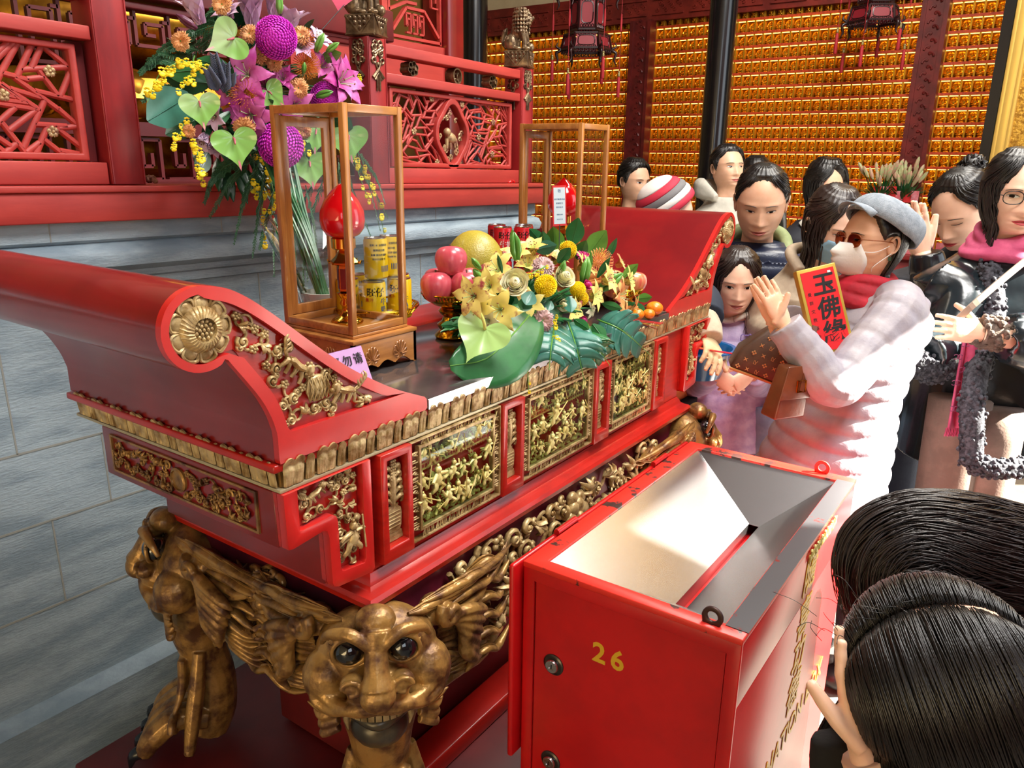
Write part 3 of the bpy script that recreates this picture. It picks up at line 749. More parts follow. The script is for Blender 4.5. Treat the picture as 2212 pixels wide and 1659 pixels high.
def scroll_carving(fn):
    av = [(.705, 1.285, .026), (.80, 1.222, .03), (.748, 1.24, .026), (DC[0], DC[1], .05)]
    m = relief([p for p in INN if (p[0]-DC[0])**2+(p[1]-DC[1])**2 > .0472**2], fn, .0185, 11, .0038, .006, True, av)
    beast2(m, fn, .705, 1.285, .036, 1, -.75); beast2(m, fn, .80, 1.222, .036, -1, -.2)
    m.ell(fn(.748, 1.240, -.004), (.022, .008, .022), nu=12, nv=7)
    for k in range(6):
        for q in (-1, 1): m.tube([fn(.748-.02+.008*k, 1.24-q*.018, -.010), fn(.748-.02+.008*k+.006*q, 1.24, -.0125), fn(.748-.02+.008*k, 1.24+q*.018, -.010)], .0012, 4)
    return m
def rosette(fn):
    m = MB(); x, z = DC
    m.ell(fn(x, z, -.001), (.043, .006, .043), nu=24, nv=6)
    for k in range(9):
        a = k*2*pi/9
        m.ell(fn(x+.031*cos(a), z+.031*sin(a), -.005), (.013, .006, .013), M.Rotation(-a, 4, 'Y'), 10, 6)
        m.tube(arc([fn(x+.026*cos(a-.3), z+.026*sin(a-.3), -.006), fn(x+.041*cos(a-.28), z+.041*sin(a-.28), -.009), fn(x+.044*cos(a), z+.044*sin(a), -.007), fn(x+.041*cos(a+.28), z+.041*sin(a+.28), -.009), fn(x+.026*cos(a+.3), z+.026*sin(a+.3), -.006)], 3), .0024, 5)
    m.lathe([(.030, 0), (.031, .008), (.024, .016), (.0165, .018), (.0155, .012), (.0, .012)], 28, fn(x, z, -.002), M.Rotation(pi/2, 4, 'X'))
    for k in range(30):
        a = k*2*pi/30; m.tube([fn(x+.030*cos(a), z+.030*sin(a), -.010), fn(x+.023*cos(a+.12), z+.023*sin(a+.12), -.0185), fn(x+.016*cos(a+.2), z+.016*sin(a+.2), -.019)], .0016, 4)
    for k, (n, r) in enumerate(((1, 0), (6, .006), (11, .0115))):
        for q in range(n): m.ell(fn(x+r*cos(q*2*pi/n), z+r*sin(q*2*pi/n), -.0155), .0029, nu=6, nv=4)
    return m
fnS = FX(YF0+.012); fnP = lambda a, b, d: (a, YF0+.0115+d, b)
both('scroll_carving', lambda: scroll_carving(fnP), GILT, smooth=60)
both('rosette', lambda: rosette(fnP), GILT, smooth=60)
def ground():
    n = 120; I = resample(INN, n); return MB().prism(I, FX(YF0+.0105), 0, .0014)
both('relief_ground', ground, RED, smooth=0)
# red band under the scroll and lotus-petal moulding all round
def band():
    m = MB()
    m.b2((.664, YF0-.001, 1.1415), (2*AX-.664, YF0+.02, 1.1535)) if False else None
    m.b2((.655, YF0+.003, 1.128), (2*AX-.655, YB0, 1.1412)); return m
obj('carcass_band', band(), RED, alt, mods=BEV(.003))
LZ0, LZ1 = 1.100, 1.1425
def petals():
    m = MB()
    def strip(p0, dr, nrm, L, n):
        p0, dr, nrm = V(p0), V(dr), V(nrm)
        for i in range(n):
            for part, (a, b) in enumerate(((.03, .68), (.70, .98))):
                w = L/n; u0 = w*(i+a); u1 = w*(i+b); uc = (u0+u1)/2; hw = (u1-u0)/2
                def S(s, t):
                    x = (t*2-1); bow = sqrt(max(0, 1-x*x))
                    ax = abs(x)
                    ztop = LZ1+.0045-(.032*(ax-.46)**2 if part == 0 else .010*ax*ax+.0045)
                    z = LZ0+.001+(ztop-LZ0-.001)*s
                    lob = sqrt(max(0, 1-((ax-.48)/.54)**2)) if part == 0 else bow
                    out = .006+.0035*s**1.4+.0065*lob*(1 if part == 0 else .6)*(.35+.65*s)-.0042*exp(-((s-.74)/.10)**2)*lob*(part == 0)+.0012*cos(ax*22)*(1-s)
                    return p0+dr*(uc+x*hw*(.86+.14*s))+nrm*out+V((0, 0, z))
                m.grid(S, 12, 16)
    L = 2*AX-2*.668
    strip((.668, YF0+.012, 0), (1, 0, 0), (0, -1, 0), L, 26)
    strip((.672, YB0-.02, 0), (0, -1, 0), (-1, 0, 0), YB0-.02-YF0-.012, 9)
    strip((2*AX-.672, YF0+.012, 0), (0, 1, 0), (1, 0, 0), YB0-.02-YF0-.012, 9)
    return m
obj('lotus_moulding', petals(), GILT, alt, smooth=60, fix=False, mods=[('SOLIDIFY', dict(thickness=.003))])
obj('moulding_core', MB().b2((.671, YF0+.011, LZ0), (2*AX-.671, YB0-.015, 1.1275)), GILTD, alt)
obj('bead_fillet', MB().b2((.664, YF0+.004, 1.0935), (2*AX-.664, YB0-.01, 1.0995)), mat('pale_gilt_bead', 'b3a684', .4, .4), alt, mods=BEV(.0015))
# frieze body
FB = YF0+.012
obj('frieze_body', MB().b2((.848, FB+.006, .872), (2*AX-.848, YB0-.06, 1.0932)), RED, alt)
def fan(m, fn, x, z, s, seed=0):
    """gilt vase of leaves standing on a stepped base"""
    d = lambda k: -.003-.004*k
    for w, a, b in ((.62, 0, .10), (.52, .105, .17), (.44, .175, .21)):
        P = [(x-w*s/2, z+a*s), (x+w*s/2, z+a*s), (x+w*s/2, z+b*s), (x-w*s/2, z+b*s)]; m.prism(P, fn, 0, -.006)
    vp = [(.20, .21), (.24, .3), (.26, .55), (.24, .68), (.15, .76), (.17, .80)]
    P = [(x+q*s, z+h*s) for q, h in vp]+[(x-q*s, z+h*s) for q, h in vp[::-1]]; m.prism(P, fn, 0, -.007)
    for k in range(5): m.tube([fn(x-.2*s, z+(.32+.08*k)*s, d(1.2)), fn(x+.2*s, z+(.32+.08*k)*s, d(1.2))], .0012, 4)
    m.tube([fn(x, z+.8*s, d(1)), fn(x, z+1.3*s, d(1.3)), fn(x, z+1.8*s, d(1))], [.06*s, .09*s, .03*s], 8)
    for k in range(9):
        for q in range(-1, 2): m.ell(fn(x+q*.05*s, z+(1.25+.065*k)*s, d(2.0)), .032*s, nu=6, nv=4)
    for k in range(5):
        for sd in (-1, 1):
            zz = z+(.82+.17*k)*s; L = (.27-.02*k)*s
            m.tube(arc([fn(x, zz, d(.8)), fn(x+sd*L*.6, zz+.14*s, d(1.5)), fn(x+sd*L, zz+.12*s, d(1.2)), fn(x+sd*L*1.05, zz+.01*s, d(.8)), fn(x+sd*L*.85, zz-.0*s, d(1))], 4), [.03*s, .06*s, .05*s, .02*s], 6)
def postpanel(x, w=.078):
    z0, z1 = .886, 1.0925
    A = [(x-w/2, z0), (x+w/2, z0), (x+w/2, z1), (x-w/2, z1)]; B = [(x-w/2+.015, z0+.026), (x+w/2-.013, z0+.026), (x+w/2-.013, z1-.014), (x-w/2+.015, z1-.014)]
    f = obj('pilaster', MB().prism(A, FX(YF0-.006), 0, .024, B), RED, alt, mods=BEV(.002))
    c = MB(); fan(c, lambda a, b, d: (a, FB+.005+d, b), x+.001, z0+.027, .088); obj('vase_carving', c, GILT, f, smooth=60)
PX = [.9025, 1.257, 1.645, 1.985+.003]
PX = [.9025, 1.2575, 2*AX-1.2575-.118, 2*AX-.9025-.13]
PX = [.9025, 1.2575, 1.647, 1.988]
for x in PX: postpanel(x)
obj('pilaster_edge', MB().b2((2.03, YF0+.004, .886), (2.035, FB+.006, 1.0925)), RED, alt)
def figure(m, fn, x, z, s, g):
    """tiny gilt warrior"""
    F = lambda a, b, d=0: fn(x+a*s, z+b*s, -.003-d*s)
    l = g.uniform(-.3, .3)
    m.ell(F(l*.5, .95, .25), (.15*s,)*3, nu=7, nv=5); m.ell(F(l*.5, 1.12, .25), (.07*s,)*3, nu=5, nv=4)
    m.tube([F(0, .35, .15), F(l*.3, .6, .25), F(l*.45, .82, .2)], [.2*s, .19*s, .1*s], 7)
    for q in (-1, 1):
        m.tube([F(q*.08, .4, .2), F(q*g.uniform(.15, .35), .2, .3), F(q*g.uniform(.1, .4), 0, .15)], [.12*s, .09*s, .08*s], 6)
        m.tube([F(l*.4+q*.1, .75, .25), F(l*.4+q*g.uniform(.3, .45), g.uniform(.5, .85), .35), F(l*.4+q*g.uniform(.2, .6), g.uniform(.6, 1.1), .3)], [.09*s, .07*s, .05*s], 6)
    if g.random() < .6: a = g.uniform(.3, 2.8); m.tube([F(.35-.6*cos(a), .7-.6*sin(a), .4), F(.35+.6*cos(a), .7+.6*sin(a), .4)], .03*s, 5)
    for q in range(3): m.tube(arc([F(l*.3, .6, .2), F(-.3-.1*q, .5+.1*q, .2), F(-.5, .3+.2*q, .1)], 3), [.06*s, .05*s, .01*s], 5)
def scene_panel(x0, x1, seed):
    z0, z1 = .892, 1.0915; g = random.Random(seed); w = .016
    A = [(x0, z0), (x1, z0), (x1, z1), (x0, z1)]; B = [(x0+.027, z0+.024), (x1-.027, z0+.024), (x1-.027, z1-.018), (x0+.027, z1-.018)]
    C1 = [(x0+.003, z0+.003), (x1-.003, z0+.003), (x1-.003, z1-.003), (x0+.003, z1-.003)]
    D1 = [(B[0][0]-.005, B[0][1]-.005), (B[1][0]+.005, B[1][1]-.005), (B[2][0]+.005, B[2][1]+.005), (B[3][0]-.005, B[3][1]+.005)]
    fm = MB().prism(A, FX(YF0), 0, .014, C1).prism(D1, FX(YF0-.001), 0, .012, B)
    # key-fret band between the two rims
    def band_(p, q, n, hh):
        p, q = V(p), V(q); d = (q-p); L = d.length; d.normalize(); nn = V((-d.y, d.x))
        for i in range(n):
            u = L*(i+.1)/n; k = L/n*.8; pts = [(0, -1), (0, 1), (.45, 1), (.45, -.3), (.25, -.3)] if i % 3 else [(0, -1), (.2, 0), (.5, .9), (.75, 0), (.5, -.7), (.3, 0)]
            fm.tube([fnF(*(p+d*(u+a*k)+nn*(b*hh))) for a, b in pts], .0015, 4)
            if i % 4 == 0: fm.tube([fnF(*(p+d*(u+.7*k)-nn*hh)), fnF(*(p+d*(u+.7*k)+nn*hh))], .0018, 4)
    fnF = lambda a, b: (a, YF0+.003, b)
    band_((x0+.03, z0+.0105), (x1-.03, z0+.0105), 17, .007); band_((x0+.03, z1-.008), (x1-.03, z1-.008), 17, .004)
    band_((x0+.0125, z0+.02), (x0+.0125, z1-.02), 13, .008); band_((x1-.0125, z0+.02), (x1-.0125, z1-.02), 13, .008)
    f = obj('fret_frame', fm, GILT, alt, smooth=50)
    c = MB(); fn = lambda a, b, d: (a, FB+.005+d, b); bx0, bx1, bz0, bz1 = B[0][0], B[1][0], B[0][1], B[2][1]; W_ = bx1-bx0
    for row, (zz, n, s) in enumerate(((.012, 7, .042), (.062, 6, .045), (.118, 8, .036))):
        for i in range(n): figure(c, fn, bx0+W_*(i+.5+g.uniform(-.25, .25))/n, bz0+zz+g.uniform(-.010, .010), s*g.uniform(.75, 1.1), g)
    beast2(c, fn, bx0+W_*.3, bz0+.075, .03, 1); beast2(c, fn, bx0+W_*.7, bz0+.03, .026, -1)
    c.tube([fn(bx0+.004, bz0+.107, -.004), fn(bx1-.004, bz0+.112, -.004)], .0022, 5); c.tube([fn(bx0+.004, bz0+.118, -.004), fn(bx1-.004, bz0+.123, -.004)], .0018, 5)
    for i in range(26): x = bx0+.006+(W_-.012)*i/25; c.tube([fn(x, bz0+.107, -.004), fn(x, bz0+.121, -.004)], .0013, 4)
    for i in range(60): c.ell(fn(g.uniform(bx0+.003, bx1-.003), bz0+g.uniform(.0, .013), -.003), (g.uniform(.003, .007), .004, g.uniform(.003, .006)), nu=6, nv=4)
    for i in range(64): leaf3(c, g.uniform(bx0+.01, bx1-.01), bz0+g.choice((g.uniform(.125, .152), g.uniform(.0, .10))), .014, g.uniform(.3, 2.8), fn, .0018, .003)
    obj('figure_relief', c, GILTB, f, smooth=60)
    obj('glass_pane', MB().b2((bx0+.0005, YF0+.002, bz0+.0005), (bx1-.0005, YF0+.0035, bz1-.0005)), GLASST, f, smooth=0)
scene_panel(.9435, 1.2165, 1); scene_panel(1.2985, 1.606, 2); scene_panel(1.688, 1.947, 3)
# L-shaped corner brackets with figures among clouds
WO = [(.664, 1.0932), (.843, 1.0932), (.843, .892), (.838, .886), (.760, .894), (.751, .898), (.748, .905), (.7465, .99), (.743, 1.002), (.735, 1.006), (.675, 1.0), (.666, 1.002)]
WI = [(.690, 1.0925), (.824, 1.0925), (.824, .918), (.820, .911), (.775, .917), (.770, .919), (.7675, .924), (.766, 1.012), (.763, 1.021), (.755, 1.026), (.697, 1.023), (.690, 1.025)]
both('corner_bracket', lambda: MB().prism(WO, FX(YF0-.002), 0, .016, WI), RIM, mods=BEV(.002))
both('bracket_ground', lambda: MB().prism(WO[:1]+WO[1:], FX(YF0+.0145), 0, .01), RED, smooth=0)
def bracket_carving():
    fn = lambda a, b, d: (a, YF0+.0142+d, b)
    m = relief(WI, fn, .0165, 21, .0032, .006, True, [(.735, 1.07, .026), (.797, .985, .016), (.8, .955, .014)])
    g = random.Random(5); beast2(m, fn, .73, 1.07, .026, 1, .4); figure(m, fn, .797, .94, .052, g)
    return m
both('bracket_carving', bracket_carving, GILT, smooth=60)
# side apron (left end and its twin): framed cloud carving
def side_board():
    m = MB().b2((.664, YF0+.020, .998), (.684, YB0-.10, 1.0932)).b2((.748, YF0+.020, .895), (.765, YB0-.14, .997)); return m
both('side_apron', side_board, REDD, mods=BEV(.003))
FL = lambda x: (lambda a, b, d: (x+d, a, b))
def side_carving():
    fn = lambda a, b, d: (.6638+d, a, b); y0, y1, z0, z1 = .95, 1.36, 1.018, 1.078
    P = [(y0, z0), (y1, z0), (y1, z1), (y0, z1)]
    m = MB().prism([(y0-.008, z0-.006), (y1+.008, z0-.006), (y1+.008, z1+.006), (y0-.008, z1+.006)], lambda a, b, d: (.664+d, a, b), 0, -.004, [(y0-.003, z0-.002), (y1+.003, z0-.002), (y1+.003, z1+.002), (y0-.003, z1+.002)])
    m.add(relief(P, fn, .0165, 31, .0028, .005, True, [((y0+y1)/2, (z0+z1)/2, .03)]))
    m.lathe([(.022, 0), (.022, .004), (.018, .006), (.017, .003), (0, .003)], 20, (.6638, (y0+y1)/2, (z0+z1)/2), M.Rotation(-pi/2, 4, 'Y')); return m
both('side_carving', side_carving, GILTD, smooth=60)
obj('side_board', MB().b2((.80, YF0+.05, .872), (.847, YB0-.08, 1.0932)), REDD, alt); obj('side_board', mirx(MB().b2((.80, YF0+.05, .872), (.847, YB0-.08, 1.0932))), REDD, alt)
# base cornice, moulded on all sides
CPR = [(.030, .8715), (-.004, .8705), (-.006, .866), (-.010, .862), (-.014, .852), (-.024, .846), (-.034, .842), (-.039, .834), (-.036, .822), (-.024, .816), (.02, .815)]
cm = MB(); xl, xr, yf, yb = .852, 2*AX-.852, YF0+.02, YB0-.08
cm.loft([[(xl+o, yf+o, z), (xr-o, yf+o, z), (xr-o, yb-o, z), (xl+o, yb-o, z)] for o, z in CPR])
obj('base_cornice', cm, RED, alt, smooth=35)
# ------------------------------------------------------------------ beast legs, carved apron, platform
CX, CY, YB1 = .84, .88, 1.44
q2 = sqrt(.5)
def leg_parts():
    """local frame: +X right, -Y forward (out of the corner), Z world height"""
    W = lambda r, f, z: V((r, -f, z))
    F = lambda s, t, o, z: W(s*(t+o)*q2, (o-t)*q2, z)     # on the table face, t along it, o outwards
    b = MB(); hair = MB(); jaw = MB(); teeth = MB()
    b.ell(W(0, .0, .735), (.108, .07, .085), nu=20, nv=14); b.ell(W(0, .065, .705), (.058, .05, .046), nu=16, nv=10)
    b.tube([W(0, .072, .815), W(0, .085, .785), W(0, .104, .75), W(0, .112, .73)], [.026, .020, .022, .030], 12)
    b.ell(W(0, .118, .718), (.031, .025, .028), nu=14, nv=10); b.ell(W(0, .052, .823), (.036, .03, .026), nu=14, nv=8)
    b.tube(arc([W(-.105, .045, .700), W(-.078, .064, .676), W(-.038, .096, .678), W(0, .106, .686), W(.038, .096, .678), W(.078, .064, .676), W(.105, .045, .700)], 5), .0125, 8)
    for s in (-1, 1):
        b.ell(W(s*.041, .090, .727), (.022, .020, .018), nu=12, nv=8)
        b.tube([W(s*(.044+.016*cos(a)), .106, .728+.014*sin(a)) for a in [s*0+i*.55 for i in range(10)]], .0048, 7)
        b.tube(arc([W(s*.010, .090, .795), W(s*.042, .084, .818), W(s*.078, .062, .808), W(s*.092, .045, .782)], 5), [.011, .012, .009, .005], 8)
        c = W(s*.045, .062, .778)
        b.tube([c+W(.029*cos(a), .012+.002*sin(a), .027*sin(a)) for a in [i*pi/9 for i in range(19)]], .0046, 7)
        for k in range(9): a = .5+k*.27; b.tube([c+W(s*.029*cos(a), .016, .028*sin(a)), c+W(s*.040*cos(a), .006, .041*sin(a))], [.0028, .0018], 5)
        b.ell(W(s*.088, .02, .70), (.044, .046, .052), nu=14, nv=10); b.ell(W(s*.075, .045, .668), (.028, .03, .026), nu=12, nv=8)
        # moustache curls and cheek flames
        b.tube(arc([W(s*.018, .108, .692), W(s*.05, .092, .678), W(s*.082, .066, .662), W(s*.108, .05, .672), W(s*.112, .05, .692), W(s*.098, .055, .694)], 5), [.009, .011, .011, .009, .006, .004], 8)
        for k in range(4): b.tube(arc([W(s*.07, .05, .66-.016*k), W(s*.10, .04, .648-.018*k), W(s*.125-.01*k*s, .028, .655-.016*k)], 5), [.009, .009, .002], 7)
        # shell-shaped ear: a spiral with five swept lobes
        e = lambda a, d, z: F(s, .112+a, .062+d, z)
        b.tube([e(.024*(1-.055*i)*cos(i*.55+2.2), .012+.001*i, .775+.024*(1-.055*i)*sin(i*.55+2.2)) for i in range(15)], [.012, .011, .009, .006], 8)
        b.ell(e(0, -.02, .77), (.035, .035, .03), nu=10, nv=8)
        for k in range(6):
            z1 = .745-.014*k
            b.tube(arc([e(-.01+.012*k, .008, .765-.006*k), e(.05-.002*k, .020, .758-.017*k), e(.10-.006*k, .014, .732-.02*k), e(.118-.012*k, .004, .715-.022*k)], 5), [.012, .015, .012, .003], 8, .8)
    # leg, ankle and paw
    b.tube(arc([W(0, -.02, .70), W(0, .0, .63), W(0, .012, .57), W(0, .004, .50), W(0, -.012, .42), W(0, -.002, .35), W(0, .02, .30)], 5), [.095, .078, .060, .050, .048, .056, .06], 16)
    for k in (-1.5, -.5, .5, 1.5):
        b.tube(arc([W(k*.026, 0, .345), W(k*.036, .06, .358), W(k*.044, .11, .325), W(k*.048, .138, .285)], 5), [.030, .030, .028, .020], 10)
        b.ell(W(k*.042, .098, .338), (.024, .03, .024))
    for s in (-1, 1):
        b.tube(arc([W(s*.05, .0, .52), W(s*.066, .008, .45), W(s*.09, .02, .37), W(s*.11, .03, .30)], 5), [.014, .018, .018, .012], 8)
        for k in range(3): b.tube(arc([W(s*(.02+.012*k), .04, .50), W(s*(.026+.014*k), .045, .43), W(s*(.05+.018*k), .06, .385)], 4), [.010, .011, .004], 7)
        b.tube([W(s*(.085+.026*(1-.06*i)*cos(i*.6)), .06, .36+.026*(1-.06*i)*sin(i*.6)) for i in range(13)], [.011, .009, .005], 7)
    # mane: combed bundles streaming back along both table faces
    g = random.Random(8)
    def bundle(P, w, n=6):
        P = arc(P, 6); N = len(P)
        hair.tube(P, [w*.3, w*1.0, w*1.05, w*.7, w*.1], 8, .6)
        for j in range(n):
            u = (j-(n-1)/2)/(n/2)
            pts = []
            for i, p in enumerate(P):
                d = (P[min(i+1, N-1)]-P[max(i-1, 0)]).normalized(); o = V((p.x*.0, -1, .25)).normalized(); sd = d.cross(o).normalized()
                tp = sin(pi*min(1, .25+.75*(1-i/(N-1)))) if i < N-1 else .05
                pts.append(p+sd*(u*w*1.0*max(.1, 1-(i/(N-1))**2)*min(1, .3+3*i/(N-1)))+o*(w*min(1, .3+3*i/(N-1))*.55*sqrt(max(.05, 1-u*u))*max(.1, 1-(i/(N-1))**2)))
            hair.tube(pts, [w*.10, w*.19, w*.18, w*.04], 5)
    for s in (-1, 1):
        for k in range(17):                                   # fan of combed locks around the head
            u = k/16; al = R(78-116*u); R0, R1 = .085+.01*sin(u*pi), .255+.10*exp(-((u-.42)/.3)**2)+.018*(k % 2)
            P = []
            for q in range(6):
                v = q/5; rr = R0+(R1-R0)*v; aa = al*(1-.45*v)+.16*sin(v*5+k*.9)*v
                z = .742+rr*sin(aa)*.95; zc = .806-.004*(k % 3)
                if z > zc: z = zc-.006*q+.004*(k % 2)
                P.append(F(s, .015+rr*cos(aa)*(1 if u > .2 else .75+1.25*u)+(.05*v if u < .25 else 0), .052-.030*v+.012*sin(pi*v), z))
            bundle(P, .0135, 5)
        for k in range(7):                                    # shorter locks tumbling down the shoulder
            u = k/6; t0 = .095+.05*u; z0 = .665-.07*u
            bundle([F(s, t0, .038-.01*u, z0), F(s, t0+.05, .044, z0+.008), F(s, t0+.10, .034, z0-.014), F(s, t0+.155-.02*(k % 2), .022, z0-.008)], .0125, 4)
        for k in range(6):
            u = k/5; t0 = .235; z0 = .775-.042*k
            bundle([F(s, t0, .014, z0), F(s, t0+.05, .030, z0+.016), F(s, t0+.10, .022, z0-.012), F(s, t0+.15+.016*(k % 2), .012, z0+.010)], .014, 4)
    jaw.ell(W(0, .052, .618), (.052, .05, .042), nu=16, nv=10); jaw.tube(arc([W(-.05, .06, .655), W(0, .098, .648), W(.05, .06, .655)], 6), .012, 8)
    for k in range(9): a = (k-4)*.19; teeth.box(W(.062*sin(a), .040+.062*cos(a), .668), (.0105, .010, .018), M.Rotation(a, 3, 'Z'))
    for s in (-1, 1): teeth.tube([W(s*.053, .080, .676), W(s*.055, .086, .655), W(s*.052, .09, .637)], [.0075, .006, .001], 7)
    return b, hair, jaw, teeth
LB, LH, LJ, LT = leg_parts()
EYEB = mat('black_glass_eye', '0b1216', .06, coat=1); JAWM = mat('dark_jaw', '3a362f', .3, .3, col2='554c3a', scale=20); CLAW = mat('dark_claw', '141a22', .25)
TOOTH = mat('old_tooth', 'a08a62', .4, .2, col2='6e5834', scale=30)
hl = obj('leg', LB, GILTD, None, smooth=180, mods=[('REMESH', dict(mode='VOXEL', voxel_size=.0026)), ('SMOOTH', dict(factor=.5, iterations=2))])
obj('mane', LH, GILTD, hl, world=False, smooth=70); obj('lower_jaw', LJ, JAWM, hl, world=False, smooth=180); obj('teeth', LT, TOOTH, hl, world=False, mods=BEV(.0025))
for s in (-1, 1): obj('eye', MB().ell((s*.045, -.064, .778), .027, nu=18, nv=12), EYEB, hl, world=False, smooth=180)
for k in (-1.5, -.5, .5, 1.5): obj('claw', MB().tube(arc([(k*.047, -.128, .295), (k*.050, -.156, .285), (k*.052, -.168, .252)], 4), [.018, .014, .002], 8), CLAW, hl, world=False, smooth=180)
hl.parent = alt
zo = alt.location
for i, (x, y, a) in enumerate(((CX, CY, -45), (CX, YB1, -135), (2*AX-CX, CY, 45), (2*AX-CX, YB1, 135))):
    o = hl if i == 0 else dup(hl, (0, 0, 0)); o.parent = alt
    o.location = V((x, y, 0))-zo; o.rotation_euler = (0, 0, R(a))
# carved apron boards between the legs
AGR = mat('plum_red_ground', '7c2436', .4, col2='5a1a2a', scale=8)
def apron(L, fn, seed, step):
    n = 48; sm = lambda x: (lambda y: y*y*(3-2*y))(max(0, min(1, x)))
    def lo(t):
        d = min(t, 1-t)*L
        if L > 1: return .512+.02*abs(sin(d*9))+.13*sm((d-.30)/.22)
        return .50+.05*sm(d/.12)+.028*abs(sin(2*pi*t))
    bd = MB(); rings = []
    for i in range(n+1):
        t = i/n; z0 = lo(t); rings.append([fn(L*t, z0, .012), fn(L*t, (z0+.815)/2, -.004), fn(L*t, .8145, .006), fn(L*t, .8145, .03), fn(L*t, z0, .03)])
    bd.loft(rings)
    rim = MB().tube([fn(L*i/n, lo(i/n), .008) for i in range(n+1)], .011, 8)
    P = [(.2, .57), (.2, .81), (L-.2, .81), (L-.2, .57)]+([(L-.42, .58), (L*.6, .67), (L*.4, .67), (.42, .58)] if L > 1 else [])
    rel = relief(P, lambda a, b, d: fn(a, b, d*2.2), step, seed, .0075, .010, True, [(L/2, .735, .06)], .9)
    f2 = lambda a, b, d: fn(a, b, d)
    for q in range(7):
        a = q*2*pi/7
        for k in range(2): rel.ell(f2(L/2+(.045-.018*k)*cos(a+k*.4), .735+(.045-.018*k)*sin(a+k*.4), -.014-.008*k), (.02, .014, .02) if abs(fn(1, 0, 0).x-fn(0, 0, 0).x) > .5 else (.014, .02, .02), nu=8, nv=6)
    rel.ell(f2(L/2, .735, -.03), .014)
    return bd, rim, rel
def put_apron(L, fn, seed, step):
    bd, rim, rel = apron(L, fn, seed, step)
    o = obj('apron', bd, AGR, alt, smooth=40); obj('apron_rim', rim, GILT, o, smooth=180); obj('apron_carving', rel, GILT if seed == 41 else GILTD, o, smooth=60)
LX, LY = 2*(AX-CX), YB1-CY
put_apron(LX, lambda a, b, d: V((CX+a, CY+.005+d, b)), 41, .048)
put_apron(LY, lambda a, b, d: V((CX-.005+d, CY+a, b)), 42, .042)
put_apron(LY, lambda a, b, d: V((2*AX-CX+.005-d, CY+a, b)), 43, .042)
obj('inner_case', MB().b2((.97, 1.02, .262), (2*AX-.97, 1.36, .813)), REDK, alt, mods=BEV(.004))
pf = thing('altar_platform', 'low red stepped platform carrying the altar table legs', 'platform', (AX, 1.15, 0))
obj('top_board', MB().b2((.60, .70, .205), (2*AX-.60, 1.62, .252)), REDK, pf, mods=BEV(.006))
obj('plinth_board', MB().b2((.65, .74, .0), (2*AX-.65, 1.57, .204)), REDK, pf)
obj('stretcher', MB().b2((.92, .93, .2535), (2*AX-.92, 1.01, .30)), RED, alt, mods=BEV(.006))
# ------------------------------------------------------------------ donation box
BX0, BX1, BY0, BY1, BZ = 1.005, 1.747, .284, .676, .90
box = thing('donation_box', 'red enamelled steel donation box with sunken funnel top and yellow writing', 'donation box', ((BX0+BX1)/2, (BY0+BY1)/2, 0))
# body with recessed door on the near end
obj('body', MB().b2((BX0+.008, BY0+.001, .06), (BX1-.001, BY1, BZ-.13)).b2((BX0+.008, BY0+.001, BZ-.13), (BX1-.001, BY0+.012, BZ-.012)).b2((BX0+.008, BY1-.012, BZ-.13), (BX1-.001, BY1, BZ-.012)).b2((BX0+.008, BY0+.012, BZ-.13), (BX0+.02, BY1-.012, BZ-.012)).b2((BX1-.013, BY0+.012, BZ-.13), (BX1-.001, BY1-.012, BZ-.012)), REDB, box, mods=BEV(.0015))
A = [(BY0, .06), (BY1, .06), (BY1, BZ-.002), (BY0, BZ-.002)]; B = [(BY0+.022, .085), (BY1-.022, .085), (BY1-.022, BZ-.034), (BY0+.022, BZ-.034)]
obj('end_frame', MB().prism(A, lambda a, b, d: (BX0+d, a, b), 0, .0078, B), REDB, box, mods=BEV(.0015))
obj('door', MB().b2((BX0+.0045, BY0+.024, .087), (BX0+.0079, BY1-.024, BZ-.036)), REDB, box)
obj('skirt', MB().b2((BX0+.02, BY0+.02, 0), (BX1-.02, BY1-.02, .06)), BLACK, box)
# top rim (worn) and funnel
O = [(BX0-.001, BY0-.001), (BX1+.001, BY0-.001), (BX1+.001, BY1+.001), (BX0-.001, BY1+.001)]; I = [(BX0+.026, BY0+.036), (BX1-.035, BY0+.036), (BX1-.035, BY1-.034), (BX0+.026, BY1-.034)]
obj('top_rim', MB().prism(O, lambda a, b, d: (a, b, BZ-d), 0, .011, I), REDW, box, mods=BEV(.0015))
obj('worn_edge', MB().b2((BX0+.02, BY0-.002, BZ+.0003), (BX1-.03, BY0+.034, BZ+.0012)), mat('bare_worn_metal', '5a5a5e', .35, .7, col2='8a2a22', scale=22, lo=.62, hi=.68), box)
s0, s1, sy, sz = BX0+.18, 1.585, .452, .80
fz = BZ-.006; c = I
F_ = MB()
def quad(*p):
    k = len(F_.v); F_.v += [V(q) for q in p]; F_.f.append(tuple(range(k, k+len(p))))
h = .011
quad((*I[3], fz), (*I[2], fz), (s1, sy+h, sz), (s0, sy+h, sz)); quad((*I[0], fz), (s0, sy-h, sz), (s1, sy-h, sz), (*I[1], fz))
quad((*I[1], fz), (s1, sy-h, sz), (s1, sy+h, sz), (*I[2], fz)); quad((*I[0], fz), (*I[3], fz), (s0, sy+h, sz), (s0, sy-h, sz))
obj('funnel', F_, STEEL, box, smooth=0, mods=[('SOLIDIFY', dict(thickness=.0015, offset=-1))])
obj('slot_lip', MB().b2((s0, sy-h-.003, sz-.03), (s1, sy-h, sz)).b2((s0, sy+h, sz-.03), (s1, sy+h+.003, sz)), STEEL, box)
